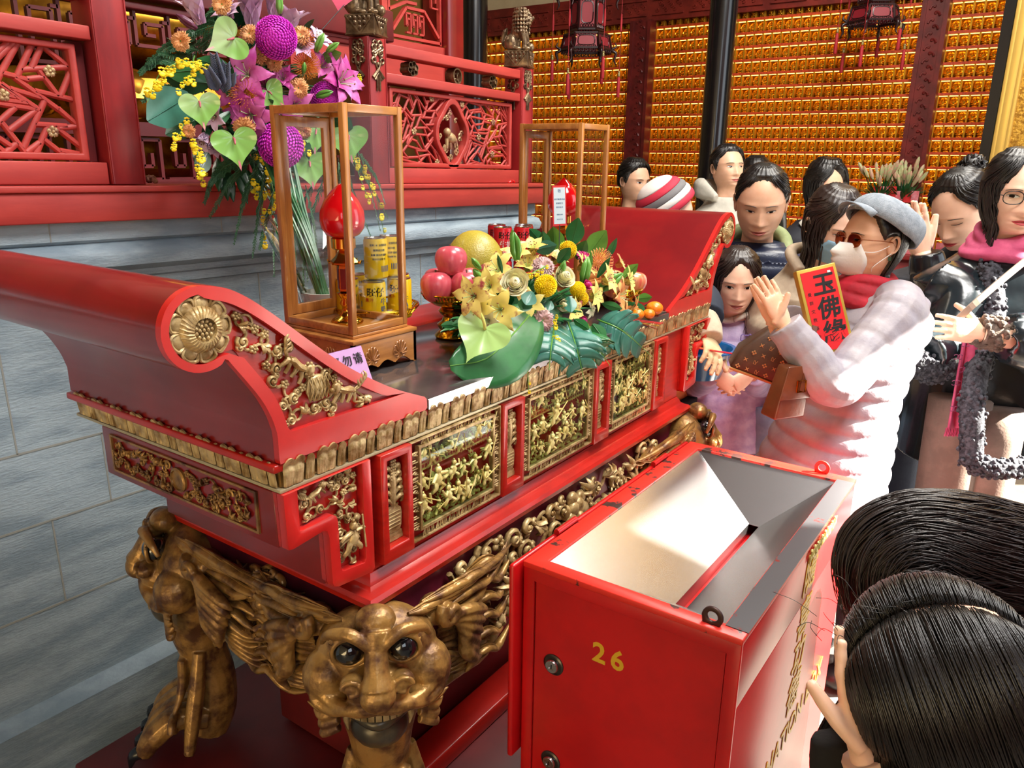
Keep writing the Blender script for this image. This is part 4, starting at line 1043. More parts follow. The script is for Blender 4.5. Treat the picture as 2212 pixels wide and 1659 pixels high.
# hinged lid hanging behind, hinges, padlock lugs, locks
obj('lid_flap', MB().b2((BX0-.022, BY1+.006, .49), (BX1+.004, BY1+.018, BZ-.003)), REDB, box, mods=BEV(.005, 3))
for x in (1.16, 1.58): obj('hinge', MB().tube([(x-.035, BY1+.008, BZ+.002), (x+.035, BY1+.008, BZ+.002)], .0065, 10), REDB, box)
def lug(x, y):
    m = MB(); ring = [(.017*cos(a), .017*sin(a)+.012) if sin(a) > -.5 else (.017*cos(a)*1.02, -.001) for a in [i*2*pi/24 for i in range(24)]]; hl_ = [(.0085*cos(i*2*pi/24), .0085*sin(i*2*pi/24)+.013) for i in range(24)]
    m.prism(ring, lambda a, b, d: (x+d, y+a, BZ+.0005+b), -.0025, .0025, hl_); return m
obj('padlock_lug', lug(BX0+.012, BY0+.052), mat('dark_iron', '3a2422', .4, .4), box, mods=BEV(.001)); obj('padlock_lug', lug(BX1-.012, BY0+.072), REDW, box, mods=BEV(.001))
CHR = mat('lock_chrome', 'c8c8c4', .2, 1)
for z in (.712, .503):
    y = .611; L0 = M.Rotation(-pi/2, 4, 'Y')
    l = obj('lock', MB().lathe([(.0205, 0), (.0205, .002), (.0175, .0035), (.0172, .002), (.0, .002)], 28, (BX0+.0045, y, z), L0), mat('lock_ring', '4a4440', .3, .8), box)
    obj('barrel', MB().lathe([(.0125, 0), (.0125, .007), (.0115, .0085), (.006, .0085), (.006, .007), (0, .007)], 24, (BX0+.003, y, z), L0), CHR, l)
    obj('keyhole', MB().b2((BX0-.0046, y-.0009, z-.004), (BX0-.0036, y+.0009, z+.004)), BLACK, l)
mx = lambda x, y, z: M.Translation((x, y, z))
END = lambda y, z: basis((BX0+.0042, y, z), (0, -1, 0), (0, 0, 1))
for ch, y in (('2', .522), ('6', .487)): text(ch, .052, YEL, END(y, .772), 'stencil_digit', box, bold=.0012)
SIDE = lambda x, z: basis((x, BY0-.0002, z), (1, 0, 0), (0, 0, 1))
for ch, x, z in (('隨', 1.402, .822), ('喜', 1.398, .725), ('功', 1.396, .640), ('德', 1.392, .555)): text(ch, .088, YEL, SIDE(x, z), 'painted_character', box, bold=.001, shear=.12)
text('DONATION BOX', .066, YEL, SIDE(1.40, .467), 'painted_words', box, bold=.0008, xs=.98)
# gilt lettering strip at the upper edge of the long side
g = random.Random(6); m = MB()
for k in range(26):
    x = 1.37+.0075*k; m.ell((x, BY0-.003, .874+.008*sin(k*1.9)), (.005, .003, .006), nu=6, nv=4)
    m.tube([(x-.004, BY0-.003, .874-.012), (x+.004*sin(k), BY0-.005, .874+.012)], .0014, 4)
obj('gilt_crest', m, GILTB, box, smooth=60)
# ------------------------------------------------------------------ glass lamp cases
def lamp_case(lab, x0, y0, lamplab):
    """open-fronted honey-wood case, near corner at x0,y0, .156 wide, .205 deep; base, posts, panes, ajar rear door"""
    W_, D_, z0, z1 = .156, .205, TOP+.0005, 1.672
    t = thing('lamp_case', lab, 'lamp case', (x0+W_/2, y0+D_/2, TOP))
    e = .012
    # scalloped base
    def skirt(a, b, u, nrm):
        n = 28; P = [(0, z0), (.10, z0)]
        prof = [(0, 0)]+[(.10+.8*i/n, .004+.011*abs(sin(pi*(i/n)*3))+.004*sin(pi*i/n)) for i in range(n+1)]+[(1, 0)]
        L = (V(b)-V(a)).length; m = MB(); d = (V(b)-V(a)).normalized()
        poly = [(q*L, z0+h) for q, h in prof]+[(L, z0+.064), (0, z0+.064)]
        m.prism(poly, lambda p, q, dd: V(a)+d*p+V((0, 0, q))+V(nrm)*dd, 0, .008); return m
    X0, X1, Y0, Y1 = x0-e, x0+W_+e, y0-e, y0+D_+e
    for a, b, n in (((X0, Y0, 0), (X1, Y0, 0), (0, 1, 0)), ((X0, Y1, 0), (X0, Y0, 0), (1, 0, 0)), ((X1, Y0, 0), (X1, Y1, 0), (-1, 0, 0)), ((X1, Y1, 0), (X0, Y1, 0), (0, -1, 0))):
        sk = obj('skirt', skirt(a, b, 0, n), WOODX, t)
        d = (V(b)-V(a)).normalized(); L = (V(b)-V(a)).length; mm = MB()
        for u in (.27, .72):
            c = V(a)+d*(L*u)+V((0, 0, z0+.036))-V(n)*.0005
            for k in range(7):
                al = pi*(k+.5)/7; r = .018
                q = [c+d*(r*.25*cos(al))+V((0, 0, -.012+r*.2*sin(al)))-V(n)*.001, c+d*(r*cos(al+.22))+V((0, 0, -.010+r*1.15*sin(al+.22)))-V(n)*.002, c+d*(r*1.12*cos(al))+V((0, 0, -.008+r*1.4*sin(al)))-V(n)*.001, c+d*(r*cos(al-.22))+V((0, 0, -.010+r*1.15*sin(al-.22)))-V(n)*.002]
                mm.tube(arc(q+[q[0]], 3), .0011, 4)
            for k in (-1, 0, 1): mm.tube(arc([c+d*(.002*k)+V((0, 0, -.010)), c+d*(.008*k)+V((0, 0, -.018)), c+d*(.014*k)+V((0, 0, -.014))], 3), .001, 4)
        obj('lotus_carving', mm, WOODX, sk)
    obj('floor_board', MB().b2((X0-.002, Y0-.002, z0+.0645), (X1+.002, Y1+.002, z0+.073)).b2((x0, y0, z0+.073), (x0+W_, y0+D_, z0+.080)), WOODX, t, mods=BEV(.002))
    zf = z0+.0805; p = .013
    for ax, ay in ((x0, y0), (x0+W_-p, y0), (x0, y0+D_-p), (x0+W_-p, y0+D_-p)): obj('corner_post', MB().b2((ax, ay, zf), (ax+p, ay+p, z1)), WOOD, t, mods=BEV(.0015))
    rails = MB()
    for z in (zf, z1-.016):
        for a, b in (((x0+p, y0), (x0+W_-p, y0+p*.9)), ((x0+p, y0+D_-p*.9), (x0+W_-p, y0+D_)), ((x0, y0+p), (x0+p*.9, y0+D_-p)), ((x0+W_-p*.9, y0+p), (x0+W_, y0+D_-p))): rails.b2((*a, z), (*b, z+.015))
    obj('rail', rails, WOODX, t, mods=BEV(.0012))
    obj('roof_board', MB().b2((x0+p*.6, y0+p*.6, z1-.006), (x0+W_-p*.6, y0+D_-p*.6, z1-.001)), WOODX, t)
    obj('glass_pane', MB().b2((x0+p, y0+.005, zf+.0155), (x0+W_-p, y0+.007, z1-.0165)), GLASS, t, smooth=0); obj('glass_pane', MB().b2((x0+W_-.007, y0+p, zf+.0155), (x0+W_-.005, y0+D_-p, z1-.0165)), GLASS, t, smooth=0)
    # door in the rear side
    dz0, dz1, dx0, dx1, dy = zf+.016, z1-.018, x0+p+.001, x0+W_-p-.001, y0+D_-.011
    A = [(dx0, dz0), (dx1, dz0), (dx1, dz1), (dx0, dz1)]; B = [(dx0+.017, dz0+.02), (dx1-.017, dz0+.02), (dx1-.017, dz1-.02), (dx0+.017, dz1-.02)]
    dr = obj('door', MB().prism(A, lambda a, b, d: (a, dy+d, b), 0, .009, B), WOOD, t, mods=BEV(.001)); obj('door_glass', MB().b2((B[0][0], dy+.004, B[0][1]), (B[1][0], dy+.0055, B[2][1])), GLASS, dr, smooth=0)
    # lamp standing inside: brass pagoda stem, red flame-shaped shade
    cx, cy, zz = x0+W_*.52, y0+D_*.50, z0+.0805
    l = thing('flame_lamp', lamplab, 'lamp', (cx, cy, zz))
    obj('stem', MB().lathe([(.033, 0), (.034, .004), (.030, .009), (.020, .014), (.012, .022), (.009, .034), (.014, .042), (.010, .050), (.016, .060), (.019, .064), (.012, .068)], 24, (cx, cy, zz)), GOLD, l, smooth=60)
    m = MB().lathe([(.0155, 0), (.0155, .052)], 6, (cx, cy, zz+.0685)); obj('pagoda_body', m, GOLD, l, smooth=20)
    k = MB()
    for i in range(6):
        a = i*pi/3+pi/6; u = V((-sin(a), cos(a), 0)); c = V((cx+.0143*cos(a), cy+.0143*sin(a), 0))
        k.box(c+V((0, 0, zz+.094)), (.0015, .011, .042), M.Rotation(a, 3, 'Z'))
    obj('pagoda_panel', k, mat('lamp_red_panel', '7a2018', .3, .3), l)
    m = MB().lathe([(.018, .1205), (.030, .125), (.031, .128), (.020, .138), (.013, .150), (.012, .153)], 6, (cx, cy, zz)).lathe([(.020, .1535), (.0245, .157), (.0245, .176), (.0225, .178)], 24, (cx, cy, zz))
    for i in range(6): a = i*pi/3; m.tube(arc([(cx+.024*cos(a), cy+.024*sin(a), zz+.130), (cx+.032*cos(a), cy+.032*sin(a), zz+.127), (cx+.036*cos(a), cy+.036*sin(a), zz+.133)], 3), [.002, .003, .001], 5)
    obj('pagoda_roof', m, GOLD, l, smooth=35)
    obj('flame_shade', MB().lathe([(.023, .1785), (.034, .184), (.043, .196), (.046, .212), (.044, .232), (.035, .252), (.022, .268), (.010, .279), (.002, .284)], 32, (cx, cy, zz)), REDPL, l, smooth=180)
    return t
lamp_case('tall honey-wood glass lamp case at the left, on a scalloped base with carved lotuses', 1.022, 1.10, 'brass lamp with red flame-shaped shade inside the left-hand glass case')
lamp_case('tall honey-wood glass lamp case at the far right end of the altar top', 1.885, 1.105, 'brass lamp with red flame-shaped shade inside the far right glass case')
# ------------------------------------------------------------------ offering stands
def stand(lab, x, y, h, r, zt=TOP):
    t = thing('offering_stand', lab, 'offering stand', (x, y, zt)); z = zt+.0005
    obj('pedestal', MB().lathe([(.040, 0), (.044, .006), (.040, .012), (.030, .020), (.036, .028), (.037, .034), (.026, .042), (.022, .052), (.030, .060), (.034, .066), (.026, h-.022)], 32, (x, y, z)), BRASS, t, smooth=60)
    obj('bowl', MB().lathe([(.026, h-.0215), (r*.62, h-.016), (r*.86, h-.004), (r*.90, h-.001), (r*.88, h+.001), (r*.6, h-.012), (0, h-.014)], 40, (x, y, z)), BRASS, t, smooth=60)
    m = MB(); n = 56
    for i in range(n): a = i*2*pi/n; m.tube([(x+r*.89*cos(a), y+r*.89*sin(a), z+h-.001), (x+r*.98*cos(a), y+r*.98*sin(a), z+h+.011)], .0016, 4)
    m.tube([(x+r*.99*cos(a), y+r*.99*sin(a), z+h+.012) for a in [i*2*pi/40 for i in range(41)]], .0026, 6); obj('pierced_rim', m, BRASS, t)
    return z+h-.013
s1z = stand('wide gold offering stand with pierced rim, under the yellow cans behind the left case', 1.245, 1.262, .080, .100)
s2z = stand('gold offering stand under the stacked pink apples beside the bouquet', 1.405, 1.165, .098, .074)
s3z = stand('gold offering stand hidden behind the table bouquet, under the big yellow pomelo', 1.60, 1.25, .098, .080)
s4z = stand('gold offering stand under the red cans in front of the far glass case', 1.775, 1.265, .070, .084)
s5z = stand('gold offering stand under the striped apples near the right scroll end', 2.035, 1.035, .042, .060)
# cans
CANT = mat('can_lid', 'c6c8ca', .22, 1)
def can(lab, x, y, z, rz, col, tx, grp):
    m_ = mat('can_'+col[0], col[1], .25, .1, col2=col[2], scale=12)
    t = thing('drink_can', lab, 'drink can', (x, y, z), rz, grp)
    obj('body', MB().lathe([(.0225, 0), (.0262, .004), (.0262, .083), (.0240, .0875)], 28, (0, 0, 0)), m_, t, world=False, smooth=40)
    obj('lid', MB().lathe([(.0242, .0876), (.0246, .0895), (.0228, .0895), (.0222, .0880), (0, .0880)], 28), CANT, t, world=False, smooth=40)
    # printed characters wrapped round the front (-y side)
    def wrap(s, size, zc, a, mt):
        c = bpy.data.curves.new('t', 'FONT'); c.body = s; c.size = size; c.align_x = 'CENTER'; c.align_y = 'CENTER'; c.extrude = .0002; c.resolution_u = 2; c.offset = size*.02
        o = bpy.data.objects.new('t', c); COL.objects.link(o); bpy.context.view_layer.update()
        me = bpy.data.meshes.new_from_object(o.evaluated_get(bpy.context.evaluated_depsgraph_get())); bpy.data.objects.remove(o)
        for v in me.vertices: q = a+v.co.x/.0266; v.co = V((.0265*sin(q), -.0265*cos(q), zc+v.co.y))
        obj('print', me, mt, t, world=False, smooth=0)
    for s, size, zc, a, k in tx: wrap(s, size, zc, a, {'k': INK, 'w': WHITE, 'r': mat('red_print', 'c8281c', .4), 'b': mat('blue_print', '3a58a8', .4)}[k])
    return t
YC = ('yellow', 'e0b80c', 'd8ac08'); RC = ('red', 'c01a24', 'ac121e')
TY = [('旺仔', .021, .066, -.15, 'k'), ('牛', .016, .045, .55, 'b'), ('奶', .016, .028, .55, 'b'), ('果汁', .010, .05, -.7, 'r')]
TYB = [('配料 水 全脂乳粉', .0055, .074, .2, 'k'), ('营养成分表', .0055, .063, .2, 'k'), ('能量 蛋白质 脂肪', .005, .053, .2, 'k'), ('碳水化合物 钠', .005, .044, .2, 'k'), ('|||||||', .014, .024, .8, 'b')]
TR = [('旺仔', .021, .066, .0, 'k'), ('牛奶', .019, .043, .05, 'w'), ('複原乳', .008, .024, -.2, 'w')]
def fr_(x, y, off=0): return atan2(-y, -x)+pi/2+off     # turn the printed side towards the hall
L1 = [('front-left yellow can on the lower tier of the gold stand', -.050, -.048, 0, .3, TY), ('front-right yellow can on the lower tier of the gold stand', .020, -.060, 0, -.1, TY), ('right-hand yellow can of the lower tier, nearest the apples', .064, -.014, 0, .5, TYB),
      ('rear yellow can of the lower tier, farthest from the camera', -.002, .056, 0, 0, TYB), ('rear left yellow can of the lower tier, by the case door', -.062, .022, 0, 0, TYB), ('upper left yellow can of the second tier, ingredients side out', -.022, -.030, 1, .1, TYB), ('upper right yellow can of the second tier, barcode showing', .034, -.022, 1, -.35, TYB)]
L1 = [(l, 1.245+x, 1.262+y, k, o, t_) for l, x, y, k, o, t_ in L1]
for lb, x, y, tier, o, tx in L1: can(lb, x, y, s1z+.0012+tier*.0905, fr_(x, y, o), YC, tx, 'yellow milk cans')
for tier, w_ in ((0, 'lower'), (1, 'upper')):
    for lb, x, y, o in (('leftmost', -.046, -.012, .35), ('front', .004, -.046, .1), ('right', .054, -.014, -.2), ('rear', .006, .046, 0)):
        can('%s red milk can of the %s tier in front of the far glass case' % (lb, w_), 1.775+x, 1.265+y, s4z+.0012+tier*.0905, fr_(1.775+x, 1.265+y, o), RC, TR, 'red milk cans')
# apples, pomelo, mandarins
def fruit_mat(n, c, c2, sc_=5, st=(1, 1, .12)): return mat(n, c, .28, col2=c2, scale=sc_*14, stretch=st, coat=.25, sss=.1, lo=.35, hi=.7)
AP = fruit_mat('apple_pink', 'd2606a', 'c23e50'); AP2 = fruit_mat('apple_striped', 'd05a4c', 'd8b070')
def apple(lab, x, y, z, r, m_, grp, tilt=(0, 0)):
    t = thing('apple', lab, 'apple', (x, y, z), rnd.uniform(0, 6), grp); t.rotation_euler = (tilt[0], tilt[1], rnd.uniform(0, 6))
    P = [(.0, -.70), (.10, -.78), (.24, -.86), (.42, -.84), (.68, -.66), (.90, -.28), (1.0, .12), (.96, .48), (.78, .78), (.52, .90), (.30, .86), (.12, .70), (.0, .62)]
    P = [(p.x, p.y) for p in arc([V((a, b, 0)) for a, b in P], 3)]
    m = MB().lathe([(max(a, 1e-4)*r, b*r) for a, b in P], 28)
    for v in m.v: a = atan2(v.y, v.x); k = 1+.025*cos(5*a)*(1 if v.z < 0 else .4)+.015*cos(a); v.x *= k; v.y *= k
    obj('flesh', m, m_, t, world=False, smooth=180)
    obj('stalk', MB().tube(arc([(0, 0, .6*r), (.02*r, 0, .85*r), (.1*r, .03*r, 1.08*r)], 3), [.05*r, .04*r, .06*r], 6), mat('stalk_brown', '5a4026', .7), t, world=False)
    return t
r = .038; zA = s2z+.008+r*.86
for lb, dx, dy, k, tl_ in (('front right pink apple of the pile, highlight on its side', .0, -.042, 0, (.1, .1)), ('left pink apple at the edge of the gold stand', -.048, .008, 0, (-.1, .2)), ('rear pink apple hidden at the back of the pile', .006, .045, 0, (0, 0)), ('right pink apple half covered by the bouquet', .052, .004, 0, (.2, 0)), ('topmost pink apple crowning the pile', -.010, -.006, 1, (.25, -.1))):
    apple(lb, 1.405+dx, 1.165+dy, zA+k*.057, r, AP, 'pink apples on the gold stand', tl_)
PO = mat('pomelo_skin', 'b8a236', .42, col2='a3942e', scale=9, bump=.35, bscale=260, coat=.15)
P = [(0, -.88), (.3, -.86), (.62, -.72), (.92, -.36), (1.0, -.05), (.93, .35), (.72, .70), (.45, .93), (.2, 1.03), (0, 1.05)]
tag(obj('pomelo', MB().lathe([(max(p.x, 1e-4)*.077, p.y*.077+s3z+.003+.068) for p in arc([V((a, b, 0)) for a, b in P], 4)], 36, (1.60, 1.25, 0)), PO, smooth=180), 'large yellow-green pomelo behind the pile of pink apples', 'pomelo')
for lb, dx, dy in (('front red and yellow striped apple near the right scroll end', .022, -.022), ('striped apple on the left, partly behind bouquet leaves', -.050, .0), ('rear striped apple behind the other two on the right', .012, .050)):
    apple(lb, 2.035+dx, 1.035+dy, s5z+.003+.034, .039, AP2, 'striped apples', (.15, .1))
MA = mat('mandarin_peel', 'e8860c', .35, col2='de780a', scale=12, bump=.3, bscale=240, coat=.2)
def mandarin(lab, x, y, r, leaf=True):
    t = thing('mandarin', lab, 'mandarin', (x, y, TOP+.0007+r*.80), 0, 'mandarins')
    m = MB().ell((0, 0, 0), (r, r, r*.8), nu=24, nv=14); obj('peel', m, MA, t, world=False, smooth=180)
    if leaf:
        obj('stalk', MB().tube([(0, 0, r*.78), (.002, 0, r*1.0)], .0016, 5), GREENS['dark'], t, world=False)
        obj('leaf', MB().grid(lambda u, v: (.002+u*r*1.2, (v-.5)*r*.7*sin(pi*min(1, u*.98+.02)), r*1.0+.5*r*u-.4*r*u*u+abs(v-.5)*r*.25), 8, 6), GREENS['deep'], t, world=False, smooth=180, mods=[('SOLIDIFY', dict(thickness=.0006))])
for lb, px, py, r_, lf in (('mandarin with a green leaf, standing apart near the right scroll', 1447, 661, .020, True), ('larger mandarin at the table edge right of the bouquet', 1413, 681, .024, False), ('small mandarin at the front edge below the leaves', 1401, 689, .017, False), ('mandarin almost hidden under the bouquet leaves', 1375, 692, .020, False)):
    p = onZ(px, py, TOP); mandarin(lb, p.x, p.y, r_, lf)
p = onZ(1431, 672, TOP+.002); tag(obj('coin', MB().lathe([(.0125, 0), (.0125, .0018)], 24, (p.x, p.y, TOP+.0006)), mat('coin_metal', 'b0a890', .3, .9)), 'coin lying on the metal top between two mandarins', 'coin')
# incense sticks on the edge
for k, (a, b, cl) in enumerate((((1343, 690), (1428, 700), 'c8402a'), ((1345, 692), (1424, 704), 'b8862a'), ((1384, 698), (1418, 711), '8a3a20'), ((1350, 688), (1432, 698), 'd02a3a'))):
    p, q = onZ(*a, TOP+.004+.002*k), onZ(*b, TOP+.004+.002*k)
    o = obj('incense_stick', MB().tube([p, q], .0013, 6), mat('incense_%d' % k, cl, .5)); tag(o, ('red-tipped', 'yellow', 'short brown', 'crimson')[k]+' incense stick lying across the metal edge right of the bouquet', 'incense stick', 'incense sticks on the table edge')
# purple tent card at the left case, card on a stick in the bouquet, paper tag on a stick
LIL = mat('lilac_card', 'b48ab8', .5); tc = thing('tent_card', 'lilac folded tent card with black characters behind the left scroll', 'sign', (.93, 1.03, TOP))
x0, x1, zt_ = .835, .966, 1.243
obj('card', MB().loft([[(x0, .985, TOP+.001), (x1, .985, TOP+.001), (x1, .983, TOP+.001), (x0, .983, TOP+.001)], [(x0, 1.022, zt_), (x1, 1.022, zt_), (x1, 1.020, zt_+.0015), (x0, 1.020, zt_+.0015)]]).loft([[(x0, 1.061, TOP+.001), (x1, 1.061, TOP+.001), (x1, 1.059, TOP+.001), (x0, 1.059, TOP+.001)], [(x0, 1.024, zt_), (x1, 1.024, zt_), (x1, 1.022, zt_+.0015), (x0, 1.022, zt_+.0015)]]), LIL, tc, smooth=0)
for ch, x in (('请', .948), ('勿', .922), ('严', .896), ('禁', .870)): text(ch, .022, INK, basis((x, 1.0095, 1.225), (1, 0, 0), (0, .035, .083)), 'lettering', tc)
def stick_card(lab, c, w, h, xdir, up, foot, mt, lines=()):
    t = thing('stick_card', lab, 'sign', foot); Bm = basis(c, xdir, up)
    m = MB().box((0, 0, 0), (w, h, .0014)); m.v = [Bm@p for p in m.v]; k = obj('card', m, mt, t, smooth=0)
    obj('stick', MB().tube([foot, c-Bm.to_3x3()@V((0, h*.45, .001))], .0012, 6), INK, t)
    if lines:
        m = MB().box((0, 0, .0009), (w*.84, h*.9, .0004)); m.v = [Bm@p for p in m.v]; obj('paper', m, mat('pale_blue_paper', 'cfe2ec', .5), t, smooth=0)
        for s_, y, z in lines: text(s_, z, mat('blue_ink', '2a5a8a', .5), Bm@M.Translation((0, y*h, .0012)), 'lettering', t, ext=.0001)
p0, p1 = at(1211, 402, 1.98), at(1206, 487, 1.98)
stick_card('small pale blue card with red border on a stick in the table bouquet', (p0+p1)/2, .036, (p0-p1).length, (.72, -.7, .04), (.06, 0, 1), V(at(1207, 560, 1.98)), mat('red_card', 'd8383a', .5),
           (('敬', .36, .009), ('请勿触摸供品', .16, .0048), ('谢谢配合', .06, .0048), ('请勿投币', -.04, .0048), ('随喜功德', -.22, .004), ('阿弥陀佛', -.34, .004)))
# ------------------------------------------------------------------ flowers
FG = random.Random(21)
def petal(L, w, curl, cup, m, M_, n=8, nv=4, tipw=.15, base=.25, wave=0, ph=0):
    """petal along +Z leaning outwards along +X as it opens"""
    def f(u, v):
        s = v*2-1; a = curl*u; ww = w*(base+(1-base)*sin(pi*min(.98, u*.8+.12)))*(1 if u < .75 else max(tipw, 1-((u-.75)/.25)**2*(1-tipw)))
        x = L*(u*sin(a*.55+.12)+.0)+cup*w*(s*s)*-.6; z = L*u*cos(a*.55+.12); y = s*ww
        return M_@V((x+wave*w*sin(s*5+ph)*u*u, y, z+wave*w*.6*cos(s*7+ph)*u*u))
    m.grid(f, n, nv)
RZ = lambda a: M.Rotation(a, 4, 'Z')
def fl_lily(op=1.0, n=6, mt='lily', wave=.12):
    m = MB()
    for ring in range((n+5)//6):
        for k in range(6 if n <= 6 else 6): petal(1.0-.18*ring, .26-.03*ring, (1.9-.5*ring)*op, .5, m, RZ(k*pi/3+ring*.5+.15*(k % 2))@M.Translation((.02, 0, .04*ring)), 9, 4, .08, .3, wave, k)
    s = MB()
    for k in range(6):
        a = k*pi/3+.4; s.tube(arc([(0, 0, .05), (.12*cos(a), .12*sin(a), .4), (.26*cos(a)*op, .26*sin(a)*op, .62)], 3), .014, 4)
    an = MB()
    for k in range(6): a = k*pi/3+.4; an.ell((.26*cos(a)*op, .26*sin(a)*op, .63), (.05, .022, .022), RZ(a+1.57), 6, 4)
    return [('lily_petals', m, PET[mt]), ('filament', s, GREENS['pale']), ('anther', an, mat('pollen_brown', '7a3c1c', .7))]
def fl_pompom(mt='magenta', n=430, ln=.30):
    m = MB(); m.ell((0, 0, .1), .72, nu=14, nv=10)
    for i in range(n):
        z = 1-1.75*(i+.5)/n; a = i*2.39996; r = sqrt(max(0, 1-z*z)); d = V((r*cos(a), r*sin(a), z)); x, y = frame(d)
        up = (V((0, 0, 1))-d*z); up = up.normalized() if up.length > .05 else V((1, 0, 0)); k = 1.0 if ln > .25 else .45
        q = (d*(1.15-.6*k)+up*k+V((FG.uniform(-.1, .1), FG.uniform(-.1, .1), 0))).normalized(); x = q.cross(d).normalized() if q.cross(d).length > .02 else frame(q)[0]; y = q.cross(x); mm = M(((x.x, y.x, q.x, 0), (x.y, y.y, q.y, 0), (x.z, y.z, q.z, 0), (0, 0, 0, 1)))
        m.ell(d*(.84 if ln > .25 else .80)+V((0, 0, .1)), (.080, .042, ln*(.62 if ln > .25 else .75)), mm, 6, 5)
    return [('petals', m, PET[mt])]
def fl_carnation(mt='peach', n=46):
    m = MB()
    for i in range(n):
        u = (i+.5)/n; th = .2+1.25*sqrt(u); a = i*2.39996
        mm = RZ(a)@M.Rotation(th*.75, 4, 'Y')
        petal(.62+.34*u, .30, .7, -.2, m, mm, 4, 6, .9, .25, .42, i)
    c = MB().lathe([(.10, -.75), (.20, -.62), (.22, -.15), (.34, .1), (.05, .1)], 10)
    return [('petals', m, PET[mt]), ('calyx', c, GREENS['fresh'])]
def fl_rose(mt='white', n=26):
    m = MB()
    for i in range(n):
        u = i/(n-1); a = i*2.39996; r0 = .05+.42*u; L = .80-.12*u; op = .15+1.05*u**1.4
        def f(uu, v, a=a, r0=r0, L=L, u=u):
            s = (v*2-1); aa = a+s*(1.15-.30*u); bul = r0*(.30+.95*sin(min(1, .15+uu*.85)*pi*.62)); lip = .22*u*max(0, uu-.72)**1.2*4
            return V(((bul+lip)*cos(aa), (bul+lip)*sin(aa), -.45+(1.0-.22*u)*uu-.10*s*s*uu-.35*lip))
        m.grid(f, 6, 7)
    m.ell((0, 0, .18), (.30, .30, .34), nu=14, nv=10)
    for k in range(3): m.tube([((.06+.26*q)*cos(q*9+k*2.1), (.06+.26*q)*sin(q*9+k*2.1), .56-.5*q*q) for q in [i/16 for i in range(17)]], [.04, .05, .05], 6, 1)
    return [('petals', m, PET[mt])]
def fl_pin(mt='orange'):
    m = MB(); m.ell((0, 0, 0), (.4, .4, .3), nu=10, nv=6)
    for i in range(150):
        z = .95-1.2*(i+.5)/150; a = i*2.39996; r = sqrt(max(0, 1-z*z)); d = V((r*cos(a), r*sin(a), z))
        m.tube(arc([d*.3, d*.75+V((0, 0, .05)), d*1.0+V((0, 0, .18))], 3), [.018, .014, .02], 4)
    return [('petals', m, PET[mt])]
ANTH = mat('anthurium_spathe', '7fb058', .22, col2='d8dcc4', scale=3.2, coat=.5, lo=.45, hi=.75); ANTHP = mat('spathe_pink_tip', 'd8788e', .25, col2='e6b0b4', scale=4, coat=.4)
ANTHG = mat('spathe_green', 'a3c878', .25, col2='cfdcb0', scale=4, coat=.4, bump=.15, bscale=30)
def fl_anth(green=False):
    """heart-shaped spathe in the XY plane, tip along -Y, spadix rising from the notch"""
    def f(u, v, r0=0, r1=1):
        t = v*2*pi; k = 16
        x = .058*k*sin(t)**3; y = (13*cos(t)-5*cos(2*t)-2*cos(3*t)-cos(4*t))/17*.95
        if y < -.4: x *= 1+.0; y -= .18*((-y-.4)/.6)**2
        uu = r0+(r1-r0)*u; X, Y = x*uu, (.28+(y-.28)*uu)
        rad = sqrt(X*X+(Y-.28)**2)
        return V((X, Y, .16*rad*rad-.10*abs(X)*0+.03*sin(9*atan2(X, Y-.3))*rad-.25*max(0, -Y-.35)**2))
    a = MB(); a.grid(lambda u, v: f(u, v), 9, 44)
    out = [('spathe', a, ANTHG if green else ANTH)]
    if not green:
        tip = MB(); tip.grid(lambda u, v: f(u, .44+.12*v, .74, 1.005)+V((0, 0, .006)), 5, 14); out.append(('spathe_tip', tip, ANTHP))
    s = MB().tube(arc([(0, .28, .0), (.02, .18, .16), (.0, -.02, .30)] if not green else [(0, .26, 0), (-.12, .42, .2), (-.32, .60, .34)], 5), [.05, .055, .05, .03], 8)
    out.append(('spadix', s, mat('spadix_rose', 'a8505c', .5) if not green else mat('spadix_cream', 'e0d078', .5, col2='9cb84a', scale=6)))
    return out
def fl_bud(mt):
    m = MB()
    for k in range(3):
        a = k*2*pi/3; m.tube([(.05*cos(a), .05*sin(a), 0), (.12*cos(a), .12*sin(a), .35), (.10*cos(a), .10*sin(a), .7), (.02*cos(a), .02*sin(a), 1)], [.06, .11, .10, .02], 8)
    return [('bud', m, mt)]
def fl_leaf(mt, w=.36, fold=.25, bend=.5, n=10):
    m = MB()
    def f(u, v):
        s = v*2-1; ww = w*sin(pi*min(.995, .04+u*.94))**.8*(1 if u < .6 else 1-((u-.6)/.4)**2*.25)
        return V((s*ww, abs(s)*ww*fold-bend*u*u*.5, u*cos(bend*u*.4)))
    m.grid(f, n, 6); m.tube([f(i/8, .5)-V((0, .012, 0)) for i in range(9)], [.018, .012, .004], 5); return [('leaf', m, mt)]
def fl_monstera(mt):
    m = MB()
    for s in (-1, 1):
        for k in range(5):
            z0 = .12+.16*k; L = .62*sin(pi*(.28+.14*k)); up = -.35+.22*k
            def f(u, v, z0=z0, L=L, up=up, s=s):
                x = s*L*u; ww = .088*(1 if u < .45 else (1-((u-.45)/.55)**2*.55)); z = z0+up*L*u+(v*2-1)*ww*(1 if u > .18 else 1.15)
                return V((x, -.28*u*u-.10*(z-.5)**2, z))
            m.grid(f, 7, 3)
    m.tube([(0, .01, -.1), (0, .0, .4), (0, -.05, .95)], [.02, .016, .006], 6); return [('leaf', m, mt)]
def thk(MBs, t=.0009): return [('SOLIDIFY', dict(thickness=t))]
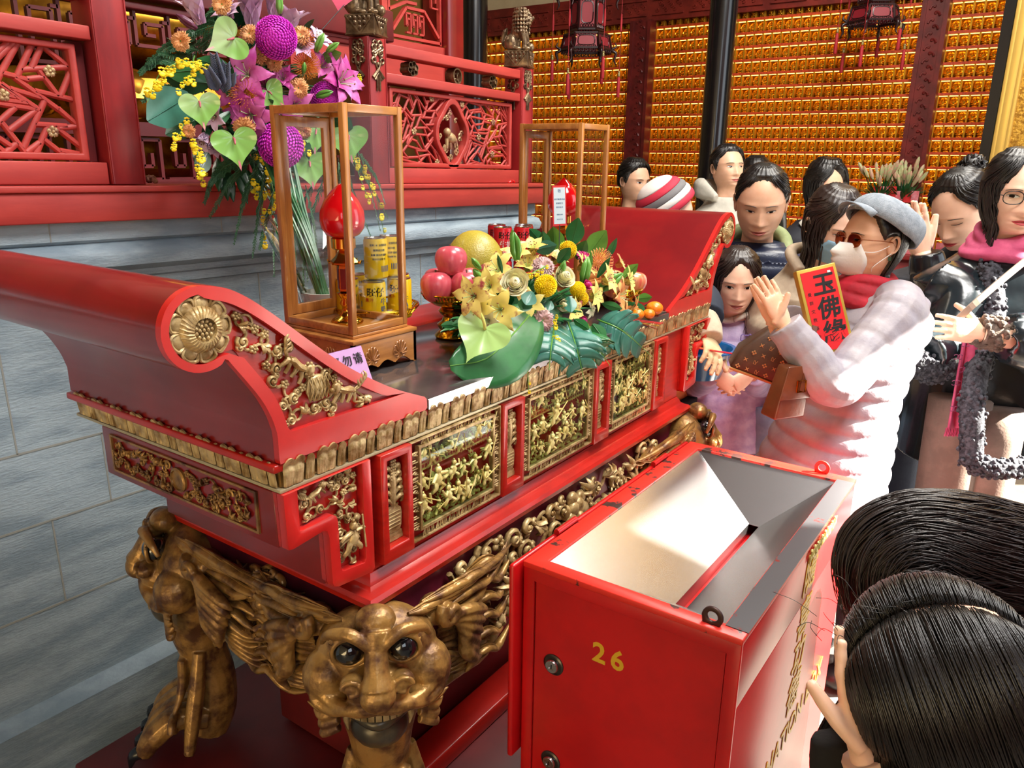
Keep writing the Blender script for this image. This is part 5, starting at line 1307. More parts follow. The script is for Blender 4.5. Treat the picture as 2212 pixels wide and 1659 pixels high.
def put(par, name, parts, P, d, size, spin=0, flip=None):
    z = V(d).normalized(); x = z.cross(TOCAM(V(P))) if name == 'leaf' else V((0, 0, 1)).cross(z)
    if x.length < .05: x = V((1, 0, 0))
    x.normalize(); y = z.cross(x); Mx = M(((x.x, y.x, z.x, P[0]), (x.y, y.y, z.y, P[1]), (x.z, y.z, z.z, P[2]), (0, 0, 0, 1)))@RZ(spin)@M.Diagonal((size, size, size, 1))
    root = None
    for i, (n, m, mt) in enumerate(parts):
        m.v = [Mx@p for p in m.v]
        o = obj(name if i == 0 else n, m, mt, root or par, smooth=180, fix=False)
        root = root or o
    return root
def px2m(p, px): return (p-CP).dot(cd)/FPX*px
TOCAM = lambda P: (CP-P).normalized()
def oncidium(par, pts, n, s, Y, seed):
    g = random.Random(seed); P = arc([onY(x, y, Y+dy) for x, y, dy in pts], 8)
    st = obj('orchid_spray', MB().tube(P, [.0016, .0008], 5), GREENS['fresh'], par); m = MB()
    for i in range(n):
        t = (i+g.random())/n; c = P[min(len(P)-1, int(t*(len(P)-1)))]+V((g.uniform(-1, 1), g.uniform(-1, .2), g.uniform(-1, 1)))*s*1.1
        d = TOCAM(c)+V((g.uniform(-.5, .5), g.uniform(-.5, .5), g.uniform(-.4, .4))); x, y = frame(d)
        k = s*g.uniform(.85, 1.4)
        for a, r, q in ((-1.57, .62, .62), (-.5, .42, .34), (-2.64, .42, .34), (.9, .48, .26), (2.2, .48, .26), (1.57, .5, .24)):
            o_ = c+(x*cos(a)+y*sin(a))*k*r; mm = M(((x.x, y.x, d.normalized().x, 0), (x.y, y.y, d.normalized().y, 0), (x.z, y.z, d.normalized().z, 0), (0, 0, 0, 1)))
            m.ell(o_, (k*q, k*q*.8, k*.12), mm, 8, 4)
    obj('orchid_flowers', m, PET['yellow'], st, smooth=180)
def fern(par, pts, Y, w, seed, name='fern_frond'):
    g = random.Random(seed); P = arc([onY(x, y, Y+dy) for x, y, dy in pts], 10); m = MB().tube(P, [.0018, .0006], 5)
    for i in range(2, len(P)):
        t = i/len(P); d = (P[i]-P[i-1]).normalized(); sd = d.cross(V((.5, -.8, .2))).normalized()
        for s in (-1, 1):
            L = w*(1-t*.75)*g.uniform(.7, 1.1)
            for q in range(2):
                c = P[i-1].lerp(P[i], q/2); e = c+sd*s*L+d*L*.8+V((0, g.uniform(-.3, .3), -.15))*L
                m.tube([c, c.lerp(e, .5)+V((0, 0, .1*L)), e], .0009, 3)
                for h in (.35, .6, .85): f = c.lerp(e, h); m.tube([f, f+d*L*.32+sd*s*L*.10], .0008, 3); m.tube([f, f+d*L*.22-sd*s*L*.2], .0008, 3)
    return obj(name, m, GREENS['fern'], par, smooth=0)
# ---- tall bouquet in front of the shrine
BP = V((1.235, 1.425, TOP+.007))
bq = thing('tall_bouquet', 'tall bouquet of magenta and green flowers behind the left glass case', 'bouquet', BP)
obj('pot', MB().lathe([(.030, .001), (.040, .02), (.047, .09), (.05, .10), (.044, .10), (.04, .085), (0, .085)], 28, BP), mat('pot_white', 'd8d4cc', .4), bq)
pw = MB(); g = random.Random(9)
def wrap_(u, v):
    a = v*2*pi; r = .045+.07*u**1.5+.012*sin(a*7+u*3)+.01*sin(a*13); return BP+V((.02*u+r*cos(a), .05*u+r*.65*sin(a), .02+.24*u+.02*sin(a*5)))
pw.grid(wrap_, 10, 60); obj('cellophane', pw, CELLO, bq, smooth=180, fix=False)
Yb = 1.66; CB = onY(560, 210, Yb+.12)
sb = MB()
for k in range(16): a = k*2.4; sb.tube(arc([BP+V((.012*cos(a), .012*sin(a), .09)), BP+V((.02+.02*cos(a), .08+.02*sin(a), .22)), CB+V((.07*cos(a), 0, .06*sin(a)))], 5), .0035, 6)
obj('stem_bundle', sb, GREENS['deep'], bq)
m = MB(); g = random.Random(3)
for k in range(260):
    a, b = g.uniform(0, 6.28), g.uniform(.1, 1); c = CB+V((.20*cos(a)*b, .05+.03*g.random(), .20*sin(a)*b)); d = V((cos(a)*b, -.7, sin(a)*b+.1)).normalized(); x, y = frame(d)
    L, w = g.uniform(.06, .10), g.uniform(.010, .018); m.grid(lambda u, v: c+d*L*u+x*((v*2-1)*w*sin(pi*min(.98, .05+u*.93)))-y*(abs(v*2-1)*w*.3)-V((0, 0, .02*u*u)), 5, 2)
obj('foliage_core', m, GREENS['dark'], bq, smooth=180, fix=False)
def fb(name, parts, px, py, r, dY=0, tilt=(0, 0), spin=0, up=.0):
    P = onY(px, py, Yb+dY); out = (P-CB); out.y = 0
    d = TOCAM(P)*.75+out.normalized()*min(1, out.length/.2)*.55+V((0, 0, up))+cr*tilt[0]+cu*tilt[1]
    return put(bq, name, parts, P, d, px2m(P, r), spin)
for k, (x, y, r, dy) in enumerate(((597, 84, 48, -.06), (607, 312, 52, -.05), (704, 212, 38, .0))): fb('chrysanthemum', fl_pompom(), x, y, r, dy)
for k, (x, y, r, op, n, mt, tx, ty) in enumerate(((540, 165, 66, 1.1, 6, 'lily', -.1, .1), (612, 176, 38, .8, 12, 'lily', 0, .3), (722, 183, 70, 1.0, 12, 'lily', .3, .2), (546, 246, 62, 1.2, 12, 'lily', 0, -.1), (690, 150, 45, 1.0, 6, 'lily', .2, .2), (645, 110, 44, .9, 6, 'pale', .2, .3), (512, 200, 50, 1.0, 6, 'lily', -.3, .1), (575, 190, 46, .8, 12, 'lily', .0, .2), (680, 95, 40, .9, 12, 'pale', .3, .4), (634, 225, 50, 1.0, 6, 'lily', .2, -.1), (470, 250, 40, .9, 6, 'pale', -.3, 0), (500, 40, 44, .8, 12, 'pale', -.2, .5))):
    fb('lily', fl_lily(op, n, mt, .22), x, y, r, -.02 if k < 4 else .0, (tx, ty), k)
for k, (x, y, r, tx, ty, mt) in enumerate(((545, 58, 78, .0, 1.9, 'pale'), (436, 52, 66, -.5, 1.8, 'pale'), (618, 82, 74, .3, 1.7, 'pale'), (592, 40, 60, .05, 2.0, 'pale'), (444, 290, 44, -.2, -1.2, 'pale'), (466, 300, 42, .1, -1.4, 'pale'))): fb('half_open_lily', fl_lily(.42, 12, mt, .1), x, y, r, .03, (tx, ty), k*2)
for k, (x, y, r) in enumerate(((391, 89, 23), (539, 73, 22), (559, 118, 22), (593, 136, 20), (650, 75, 22), (645, 190, 23), (528, 277, 27), (480, 10, 24), (656, 283, 18), (408, 283, 16))): fb('carnation', fl_carnation('peach'), x, y, r, -.03)
for k, (x, y, r, sp) in enumerate(((492, 88, 50, -1.1), (433, 233, 46, .1), (508, 313, 52, .15), (682, 292, 40, -.1), (670, 362, 46, .1), (754, 305, 46, .1), (587, 205, 36, .8))):
    P = onY(x, y, Yb-.04); d = TOCAM(P)+V((0, 0, .15))
    put(bq, 'anthurium', fl_anth(), P, d, px2m(P, r), sp)
for k, (x, y, r) in enumerate(((530, 202, 34), (662, 142, 30), (657, 84, 22))): fb('pincushion_flower', fl_pin(), x, y, r, -.02)
for k, (x, y, r, tx, ty) in enumerate(((604, 30, 40, .05, 2), (683, 112, 42, .6, 1.4), (706, 112, 34, 1.4, .9), (684, 208, 40, 1.6, .5), (655, 160, 26, .1, .9), (425, 62, 46, -1.2, .9))): fb('lily_bud', fl_bud(GREENS['fresh'] if k < 5 else mat('bud_wine', '5a2440', .4)), x, y, r, -.04, (tx, ty))
m = MB()
for j, (x, y, x2, y2) in enumerate(((478, 190, 462, 118), (484, 200, 488, 138), (470, 196, 448, 150), (490, 190, 500, 160))):
    c = onY(x, y, Yb-.03); e = onY(x2, y2, Yb-.05)
    for q in range(16):
        u = q/16; p = c.lerp(e, u); d = (e-c).normalized(); sd = d.cross(TOCAM(p)).normalized()
        for k_ in (-1, 1): m.tube([p, p+(sd*k_*.012+d*.012)*(1-u*.5), p+(sd*k_*.015+d*.022)*(1-u*.5)], [.002, .004, .0006], 5, .5)
    m.tube([c, e], .0018, 5)
obj('dusty_plume', m, PET['grey'], bq, smooth=180)
for x, y, r, tx, ty, mt, w in ((410, 205, 108, -1.2, -.75, 'blue', .42), (455, 180, 90, -1, .1, 'dark', .3), (420, 260, 70, -1, -.5, 'dark', .34), (570, 130, 60, -.6, .8, 'dark', .22), (500, 150, 70, -1, .3, 'deep', .24), (640, 300, 60, .6, -.8, 'dark', .3), (720, 260, 60, 1, -.4, 'deep', .3), (450, 330, 60, -.5, -1, 'dark', .28), (430, 150, 70, -.9, -.1, 'deep', .34), (560, 235, 50, .5, .3, 'deep', .2), (500, 240, 60, -.6, -.5, 'deep', .16), (640, 250, 50, .4, -.5, 'deep', .2), (618, 120, 40, .1, 1, 'dark', .14), (650, 70, 44, .7, .7, 'dark', .12), (690, 130, 60, .9, .3, 'fresh', .22), (480, 235, 48, -.9, .1, 'dark', .14), (545, 300, 40, .3, -.8, 'deep', .2), (490, 205, 60, .25, 1.2, 'deep', .16)):
    P = onY(x, y, Yb+.0); put(bq, 'leaf', fl_leaf(GREENS[mt], w, .15, .4), P, cr*tx+cu*ty+TOCAM(P)*.35, px2m(P, r))
SD = 0
for pts, n, s, yy in ((((440, 140, 0), (390, 135, 0), (345, 160, 0), (318, 222, 0)), 22, .0095, -.02), (((420, 120, 0), (408, 170, 0), (388, 196, 0)), 9, .008, -.02), (((400, 262, 0), (385, 297, 0), (368, 322, 0)), 7, .0085, -.02), (((420, 300, 0), (428, 340, 0), (432, 385, 0)), 10, .0095, -.02),
                      (((440, 380, 0), (434, 392, 0)), 3, .009, .05), (((720, 170, 0), (762, 172, 0), (784, 172, 0)), 7, .009, 0), (((555, 330, 0), (582, 380, .05), (566, 450, .05), (574, 535, .02)), 18, .009, .08), (((570, 345, 0), (592, 420, .0), (585, 470, .0)), 10, .0095, .06), (((640, 290, 0), (655, 320, 0), (662, 345, 0)), 5, .009, -.07),
                      (((735, 320, 0), (775, 350, .0), (810, 420, .0), (838, 545, .0)), 22, .009, .08), (((750, 300, 0), (780, 390, .0), (800, 440, 0)), 9, .0085, .06), (((540, 380, 0), (560, 420, .04), (540, 400, .04)), 6, .009, .08)):
    SD += 1; oncidium(bq, pts, n, s, Yb+yy, SD)
for k, pts in enumerate(((530, 340, 470, 372, 440, 440), (540, 350, 500, 390, 452, 470), (560, 350, 530, 420, 505, 530), (575, 360, 560, 450, 545, 560), (590, 350, 590, 470, 592, 600), (600, 380, 575, 480, 560, 540), (640, 380, 650, 480, 665, 610), (660, 400, 680, 500, 690, 640), (680, 390, 640, 480, 640, 600), (700, 380, 660, 520, 655, 660), (650, 350, 560, 380, 520, 450),
                      (740, 310, 790, 380, 822, 500), (745, 320, 800, 400, 838, 470), (735, 330, 770, 430, 808, 530), (750, 300, 810, 380, 832, 440), (480, 50, 420, 70, 365, 110), (470, 70, 400, 120, 340, 115), (430, 110, 370, 100, 318, 140), (400, 150, 340, 130, 300, 160), (470, 20, 430, 60, 400, 75), (500, 30, 470, 20, 440, 40), (400, 180, 350, 200, 312, 210), (560, 320, 480, 370, 450, 400), (610, 330, 620, 430, 610, 520), (470, 40, 485, 20, 490, -10), (420, 230, 360, 190, 305, 220), (730, 340, 740, 430, 760, 520))):
    fern(bq, ((pts[0], pts[1], .0), (pts[2], pts[3], .03), (pts[4], pts[5], .02)), Yb+.07, .020, k)
P = onY(700, 30, Yb); P0 = onY(655, 110, Yb)
stick_card('pink paper diamond on a thin stick at the top edge above the bouquet', onY(735, -8, Yb), .05, .05, (.8, -.5, .7), (-.6, 0, .8), V(onY(668, 95, Yb)), mat('pink_tag', 'e05a78', .5))
# ---- table bouquet
TB = V((1.47, 1.0, TOP+.0006)); Yt = 1.0
tb = thing('table_bouquet', 'wide table bouquet of cream roses, yellow pompoms and lilies on the altar top', 'bouquet', TB)
obj('tray', MB().lathe([(.085, 0), (.10, .012), (.10, .05), (.092, .05), (.09, .02), (0, .02)], 32, TB), mat('tray_dark', '2a2a28', .4), tb)
obj('floral_foam', MB().lathe([(.085, .021), (.09, .07), (.06, .11), (.0, .115)], 20, TB), GREENS['dark'], tb)
CT = TB+V((0, .02, .04))
m = MB(); g = random.Random(13)
for k in range(150):
    a, b = g.uniform(0, 6.28), g.uniform(.15, 1.45); d = V((cos(a)*cos(b)*1.2, sin(a)*cos(b)*.9, sin(b))).normalized(); c = CT+V((d.x*.16, d.y*.09, d.z*.06)); x, y = frame(d)
    L, w = g.uniform(.05, .08), g.uniform(.010, .018); c.z = max(c.z, TOP+.03); m.grid(lambda u, v: c+d*L*u+x*((v*2-1)*w*sin(pi*min(.98, .05+u*.93)))+y*(abs(v*2-1)*w*.3)-V((0, 0, .015*u*u)), 5, 2)
obj('foliage_core', m, GREENS['deep'], tb, smooth=180, fix=False)
def ft(name, parts, px, py, r, Y=Yt, tilt=(0, 0), spin=0):
    P = onY(px, py, Y); out = (P-CT).normalized()
    return put(tb, name, parts, P, TOCAM(P)*.7+out*.6+cr*tilt[0]+cu*tilt[1], px2m(P, r), spin)
ft('rose', fl_rose('white'), 1113, 612, 44, .92); ft('rose', fl_rose('white'), 1217, 601, 37, .94); ft('rose', fl_rose('white', 16), 1217, 658, 20, .92, (0, -.4))
for x, y, r, Y in ((1178, 618, 27, .91), (1225, 542, 22, 1.05), (1247, 626, 19, .92), (1254, 645, 18, .92)): ft('pompom', fl_pompom('yellow', 240, .22), x, y, r, Y)
ft('carnation', fl_carnation('blush', 60), 1174, 576, 27, .97); ft('lisianthus', fl_carnation('blush', 34), 1172, 692, 28, .90); ft('carnation', fl_carnation('pink', 50), 1262, 557, 21, 1.03)
for x, y, r in ((1258, 692, 17), (1289, 626, 13), (1268, 616, 17), (1340, 630, 10), (1333, 655, 11)): ft('small_rose', fl_rose('pink', 16), x, y, r, .93)
LY = (((1084, 668, 58, 1.1), (1030, 640, 56, 1.1), (1080, 590, 52, 1.1), (1040, 665, 48, 1.0), (1118, 560, 46, .9), (1250, 585, 48, .8), (1150, 550, 44, .7), (1062, 620, 48, 1.0), (1140, 585, 44, .8), (1195, 570, 40, .8), (1230, 670, 36, .9), (1145, 655, 40, 1.0), (1300, 610, 44, .9), (1345, 610, 40, .9), (1165, 600, 36, .8), (1275, 640, 40, 1.0)), 'lilyy'), (((1325, 690, 52, 1.2), (1325, 640, 50, 1.1), (1350, 668, 44, .9), (1300, 600, 46, 1.0), (1180, 560, 30, .8), (1330, 575, 32, .9)), 'lilyo'), (((1271, 668, 24, 1.2), (1058, 690, 40, .8), (1070, 700, 34, .6)), 'white')
for grp, mt in LY:
    for k, (x, y, r, op) in enumerate(grp): ft('lily', fl_lily(op, 6, mt, .1), x, y, r, .93 if y > 600 else 1.03, ((x-1180)/300, (620-y)/200), k)
ft('pincushion_flower', fl_pin('lilyo'), 1292, 568, 30, 1.0)
P = onY(1040, 726, .905); put(tb, 'anthurium', fl_anth(True), P, TOCAM(P)+V((-.1, 0, .35)), px2m(P, 66), -.45)
def bend_leaf(name, px, Y, w, mt, fold=.1):
    """broad leaf along measured points"""
    C = arc([onY(x, y, yy) for (x, y), yy in zip(px, Y)], 6); n = len(C)-1; m = MB()
    def f(u, v):
        i = min(n-1, int(u*n)); t = u*n-i; c = C[i].lerp(C[i+1], t); d = (C[i+1]-C[i]).normalized(); sd = d.cross(TOCAM(c)+V((0, -.2, .3))).normalized(); ww = w*sin(pi*min(.99, .03+u*.95))**.75
        return c+sd*((v*2-1)*ww)+TOCAM(c)*(-abs(v*2-1)*ww*fold+.003*sin(u*14)*abs(v*2-1))
    m.grid(f, 14, 8); o = obj(name, m, GREENS[mt], tb, smooth=180, fix=False, mods=thk(0))
    obj('midrib', MB().tube([f(i/12, .5)+TOCAM(C[0])*.0012 for i in range(13)], [.0022, .0008], 5), GREENS['fresh'], o); return o
bend_leaf('broad_leaf', ((1160, 660), (1110, 720), (1050, 775), (972, 790)), (.93, .90, .90, .93), .075, 'deep')
def monst(px, Y, mt, w):
    C = arc([onY(x, y, yy) for (x, y), yy in zip(px, Y)], 8); n = len(C)-1; m = MB()
    def at_(u): i = min(n-1, int(u*n)); t = u*n-i; return C[i].lerp(C[i+1], t), (C[i+1]-C[i]).normalized()
    for s in (-1, 1):
        for k in range(5):
            u0 = .06+.15*k; L = w*sin(pi*(.25+.14*k))
            def f(u, v):
                c, d = at_(min(.999, u0+.075+(v-.5)*.172*(1 if u < .5 else 1-((u-.5)/.5)**2*.55))); nr = TOCAM(c)+V((0, -.2, .2)); sd = d.cross(nr).normalized()
                return c+sd*(s*L*u)+d*(L*u*u*.55)-nr*(.10*L*u*u)
            m.grid(f, 7, 3)
    o = obj('monstera_leaf', m, GREENS[mt], tb, smooth=180, fix=False, mods=thk(0)); obj('midrib', MB().tube([p+TOCAM(p)*.001 for p in C], [.0022, .0008], 5), GREENS['fresh'], o)
monst(((1200, 690), (1192, 740), (1186, 800)), (.92, .862, .850), 'blue', .062)
monst(((1225, 690), (1245, 750), (1262, 822)), (.92, .862, .848), 'blue', .066)
monst(((1290, 690), (1345, 715), (1408, 770)), (.93, .864, .850), 'blue', .058)
monst(((1270, 700), (1285, 740), (1318, 790)), (.93, .866, .855), 'deep', .045)
for x, y, r, tx, ty, mt, w, Y in ((1200, 552, 62, -.1, 1.3, 'fresh', .36, 1.1), (1235, 530, 60, .3, 1.2, 'deep', .34, 1.1), (1270, 552, 66, .8, 1.1, 'fresh', .34, 1.1), (1176, 530, 50, -.8, .9, 'deep', .26, 1.1), (1246, 560, 46, .4, .8, 'deep', .3, 1.05), (1110, 545, 50, -.1, 1.3, 'fresh', .14, 1.0), (1085, 590, 42, -.3, 1.2, 'deep', .12, .97), (1205, 568, 44, .5, .6, 'deep', .3, .96), (1155, 540, 52, .9, .2, 'blue', .3, 1.04),
                                  (1290, 600, 52, .7, 1.1, 'deep', .14, .96), (1222, 720, 40, .2, -1, 'deep', .26, .89), (1240, 690, 44, .6, -.4, 'deep', .26, .9), (1200, 705, 36, -.4, -.7, 'deep', .3, .89), (1335, 665, 40, 1.2, .2, 'deep', .28, .95), (1345, 600, 44, 1, .9, 'fresh', .26, 1.0), (1360, 655, 44, 1.1, -.7, 'deep', .28, .95), (1375, 645, 34, 1, .1, 'fresh', .3, .98), (1300, 655, 48, .9, -.25, 'deep', .2, .93), (1150, 630, 36, -.5, -1, 'blue', .5, .90), (1190, 650, 26, -.3, -1, 'blue', .4, .9), (1015, 690, 44, -1, -.3, 'deep', .2, 1.0), (1280, 700, 50, .6, -.8, 'deep', .3, .9), (1345, 700, 46, .9, -.6, 'blue', .3, .93), (1310, 560, 50, .6, 1.2, 'deep', .16, 1.0), (1270, 590, 46, .2, 1.2, 'fresh', .14, .96), (1385, 668, 36, 1.1, .1, 'deep', .3, .97), (1230, 640, 40, .1, -1, 'blue', .36, .91), (1140, 640, 40, -.3, -1, 'deep', .4, .91), (1180, 545, 46, -.2, 1.2, 'deep', .3, 1.06), (1320, 720, 44, .4, -1, 'deep', .34, .9), (985, 700, 34, -1.2, -.1, 'deep', .24, 1.02)):
    P = onY(x, y, Y); put(tb, 'leaf', fl_leaf(GREENS[mt], w, .2, .3), P, cr*tx+cu*ty+TOCAM(P)*.3, px2m(P, r))
for x, y, r, tx, ty in ((1116, 560, 62, -.2, 1.6), (1038, 580, 34, -.9, 1.0), (1047, 610, 44, -.9, 1.0), (1258, 614, 60, -.05, 1.7), (1292, 628, 64, 1.1, .9), (1210, 600, 40, 0, 1)): ft('lily_bud', fl_bud(GREENS['fresh']), x, y, r, .95, (tx, ty))
oncidium(tb, ((1195, 690, 0), (1198, 730, -.02), (1208, 745, -.03)), 9, .007, .89, 71); oncidium(tb, ((1141, 760, 0), (1140, 800, 0), (1142, 850, 0)), 6, .004, .868, 72); oncidium(tb, ((1180, 575, 0), (1150, 590, 0), (1130, 610, 0)), 7, .006, .93, 73)
oncidium(tb, ((1285, 560, 0), (1300, 555, 0), (1306, 550, 0)), 5, .007, 1.03, 74)
# ---- two small vases of lilies on the counter under the gold wall
for k, (px, py) in enumerate(((1908, 372), (1958, 378))):
    c = onX(px, py, XW-.25); t = thing('lily_vase', ('left', 'right')[k]+' of two vases of pale lily buds on the counter by the carved red pillar', 'vase of lilies', (c.x, c.y, .962), 0, 'lily vases on the counter')
    b_ = V((c.x, c.y, .962)); obj('vase', MB().lathe([(.05, 0), (.06, .02), (.07, .14), (.05, .26), (.045, .34), (.055, .36), (.0, .36)], 20, b_), mat('vase_dark', '4a3a30', .3), t)
    m = MB(); l = MB(); g = random.Random(k)
    for i in range(26):
        a, q = g.uniform(0, 6.28), g.uniform(.1, 1); d = V((cos(a)*q*.7, sin(a)*q*.7, 1)).normalized(); e = b_+V((0, 0, .34))+d*g.uniform(.12, .24)
        (m if i % 2 else m).tube([e, e+d*.03, e+d*.07, e+d*.09], [.006, .013, .012, .003], 6)
        l.tube([b_+V((0, 0, .3)), e], .003, 4)
    for i in range(60):
        a, q = g.uniform(0, 6.28), g.uniform(.3, 1.1); d = V((cos(a)*q, sin(a)*q, .8)).normalized(); e = b_+V((0, 0, .33)); l.tube([e+d*.04, e+d*.11, e+d*.19-V((0, 0, .02))], [.003, .011, .001], 5, .3)
    obj('buds', m, mat('bud_pale', 'b8c08a', .5, col2='d8a890', scale=30, lo=.45), t); obj('stems', l, GREENS['deep'], t)
for k in range(6):
    p = onX(1895+k*16, 415 if k < 3 else 425, XW-.30); o = obj('red_envelope', MB().box(p, (.004, .055, .08)), PTAG if k % 2 else PTAG2)
    o.data.transform(M.Translation((0, 0, 0))); tag(o, 'small red paper envelope pinned around the lily vases by the red pillar', 'paper tag', 'red envelopes at the vases')
# ------------------------------------------------------------------ people: construction kit
def itp(tab, z):
    if z >= tab[0][0]: return tab[0][1:]
    for a, b in zip(tab[:-1], tab[1:]):
        if b[0] <= z <= a[0]:
            t = (z-b[0])/(a[0]-b[0]); t = t*t*(3-2*t)*.35+t*.65; return tuple(q+(p-q)*t for p, q in zip(a[1:], b[1:]))
    return tab[-1][1:]
HT = [(.118, .004, .004, .004), (.114, .022, .024, .030), (.105, .042, .046, .056), (.090, .056, .063, .073), (.070, .066, .076, .086), (.045, .0725, .085, .096), (.020, .0755, .089, .099), (0, .075, .0875, .098), (-.02, .0735, .088, .094), (-.04, .0715, .088, .086),
      (-.06, .0675, .0885, .075), (-.08, .061, .0885, .064), (-.095, .054, .087, .058), (-.105, .050, .081, .056), (-.112, .0485, .066, .056), (-.120, .049, .045, .057), (-.15, .051, .036, .060), (-.20, .056, .034, .068), (-.24, .082, .045, .08)]
G1 = lambda d, s: exp(-(d/s)**2)
NP = [(.016, 0, .008), (.010, .002, .009), (0, .0045, .0095), (-.015, .0095, .0105), (-.03, .0155, .012), (-.040, .0205, .0150), (-.046, .0190, .0170), (-.052, .0060, .0165), (-.058, 0, .016)]
def feat(x, z):
    ax = abs(x); n, sg = itp(NP, z); d = n*G1(x, sg)
    d += -.0065*G1(ax-.031, .016)*G1(z, .011)+.0045*G1(ax-.031, .012)*G1(z+.001, .0065)+.003*G1(ax-.03, .02)*G1(z-.021, .008)+.004*G1(ax-.042, .02)*G1(z+.032, .018)
    d += .004*G1(x, .026)*G1(z+.072, .018)+.0035*G1(x, .019)*G1(z+.0675, .0042)-.004*G1(x, .023)*G1(z+.0735, .0022)+.0042*G1(x, .017)*G1(z+.0795, .0048)-.003*G1(x, .02)*G1(z+.090, .005)+.004*G1(x, .018)*G1(z+.101, .008)
    return d
def hpt(ang, z, off=0):
    w, f, b = itp(HT, z); c, s = cos(ang), sin(ang); k = .16*G1(z+.10, .05) if c > 0 else 0
    x = (w+off)*(1 if s > 0 else -1)*abs(s)**.94*(1-k*c); r = (f if c > 0 else b)+off
    y = -r*(abs(c)**.96)*(1 if c > 0 else -1)
    if c > 0: y -= feat(x, z)*max(0, c)**.5*(1 if off < .004 else .3)
    return V((x, y+(.012 if z > .1 else .012*max(0, (z-.02)/.08) if z > .02 else 0), z+(off if z > .112 else off*.6*max(0, (z-.06)/.05) if z > .06 else 0)))
class Head:
    def __init__(s, P, th, pitch=0, roll=0, sc=1.0):
        h = V((cd.x, cd.y, 0)).normalized(); d = -h*cos(R(th))+V((cr.x, cr.y, 0)).normalized()*sin(R(th)); s.yaw = atan2(d.x, -d.y); s.fwd = d
        s.T = M.Translation(P)@M.Rotation(s.yaw, 4, 'Z')@M.Rotation(R(pitch), 4, 'X')@M.Rotation(R(roll), 4, 'Y')@M.Diagonal((sc*1.06, sc, sc*.97, 1)); s.s = sc; s.P = V(P)
    def w(s, p): return s.T@V(p)
    def ang(s, x, z):
        a = 0
        for _ in range(14):
            e = x-hpt(a, z).x; a += e/.085
        return a
    def f(s, x, z, o=0):
        p = hpt(s.ang(x, z), z); return s.T@(p+V((0, -o, 0)))
    def skin(s, m, bald=False):
        zs = [.118, .114, .108, .10, .09, .08, .07, .06, .05, .042, .034]+[.028-.0032*i for i in range(44)]+[-.118, -.128, -.145, -.17, -.20, -.24]
        k = 60; A = [(1 if i > 0 else -1)*pi*abs(i/(k/2))**1.32 for i in [j-k//2 for j in range(k)]]
        m.loft([[s.T@hpt(a, z) for a in A] for z in zs])
        for sd in (-1, 1):
            c = V((sd*.0755, .012, -.012))
            m.ell(s.T@c, (.006*s.s, .016*s.s, .026*s.s), s.T.to_3x3().normalized().to_4x4(), 10, 8)
            m.tube([s.T@(c+V((sd*(.006+.003*sin(a)), .003+.015*cos(a), .006+.026*sin(a)*(1 if sin(a) > 0 else .95)))) for a in [-1.9+i*.42 for i in range(12)]], [.003*s.s, .0042*s.s, .0042*s.s, .004*s.s], 6)
    def face(s, par, gaze=0, mode='open', lip=LIP, brow=1.0, hm=None, mask=False):
        hm = hm or HAIR
        for sd in (-1, 1):
            x0, hw = sd*.0315, .0145; up = {'open': .0050, 'down': .0022, 'shut': .0}[mode]; lo = {'open': -.0038, 'down': -.0040, 'shut': -.0030}[mode]
            U = lambda q: up*(1-q*q)**.7+.0012*q*sd; D_ = lambda q: lo*(1-q*q)**.8+.0012*q*sd
            if mode != 'shut':
                m = MB().grid(lambda u, v: s.f(x0+hw*(u*2-1)*.96, D_(u*2-1)+(U(u*2-1)-D_(u*2-1))*v, .0009), 8, 4); e = obj('eye', m, EYEW, par, smooth=180, fix=False)
                g = MB(); r = .0062; cx = x0+gaze
                def ir(u, v):
                    a = v*2*pi; x, z = cx+r*u*cos(a), .0006+r*u*sin(a); q = max(-.98, min(.98, (x-x0)/hw)); z = max(D_(q), min(U(q), z)); return s.f(x, z, .0016)
                g.grid(ir, 3, 16); obj('iris', g, IRIS, e, smooth=180, fix=False)
            ln = [s.f(x0+hw*q, (U(q) if mode == 'open' else (U(q) if mode == 'down' else D_(q))), .0012) for q in [-1+i*.2 for i in range(11)]]
            obj('lashes', MB().tube(ln, [.0006*s.s, .0011*s.s, .0011*s.s, .0008*s.s], 5), hm, par)
            b = [s.f(sd*(.014+.036*q), .0165+.006*sin(pi*min(1, q*.75+.1))-.003*q, .0012) for q in [i/7 for i in range(8)]]
            obj('eyebrow', MB().tube(b, [.0016*brow*s.s, .0028*brow*s.s, .0024*brow*s.s, .0008*s.s], 6, .5), hm, par)
        if not mask:
            def L(u, v, top):
                q = u*2-1; x = .0245*q; b = (1-abs(q)**1.7)
                z = -.0735+(v*(.0078*b-.0018*G1(q, .16)) if top else -v*.0092*b)+.0012*q*q
                return s.f(x, z, .0010+.0014*sin(pi*v)*b)
            obj('lips', MB().grid(lambda u, v: L(u, v, 1), 14, 4).grid(lambda u, v: L(u, v, 0), 14, 4), lip, par, smooth=180, fix=False)
    def parted(s, par, mt, n, L, seed, r=.0014, shell=True):
        """straight hair falling to both sides of a centre parting"""
        g = random.Random(seed); rx, ry, rz = .088, .108, .128; top = lambda y0, ph, o: (lambda k: V(((rx+o)*sin(ph)*k, y0+.012, (rz+o)*cos(ph)*k-.002-.010*exp(-(ph/.16)**2))))(sqrt(max(.02, 1-(y0/ry)**2)))
        m = MB(); m.grid(lambda u, v: s.w(top(-.100+.206*u, -1.95+3.9*v, 0)), 26, 40); h = obj('hair', m, mt, par, smooth=180, fix=False, mods=[('SOLIDIFY', dict(thickness=.006, offset=-1))]); st = MB()
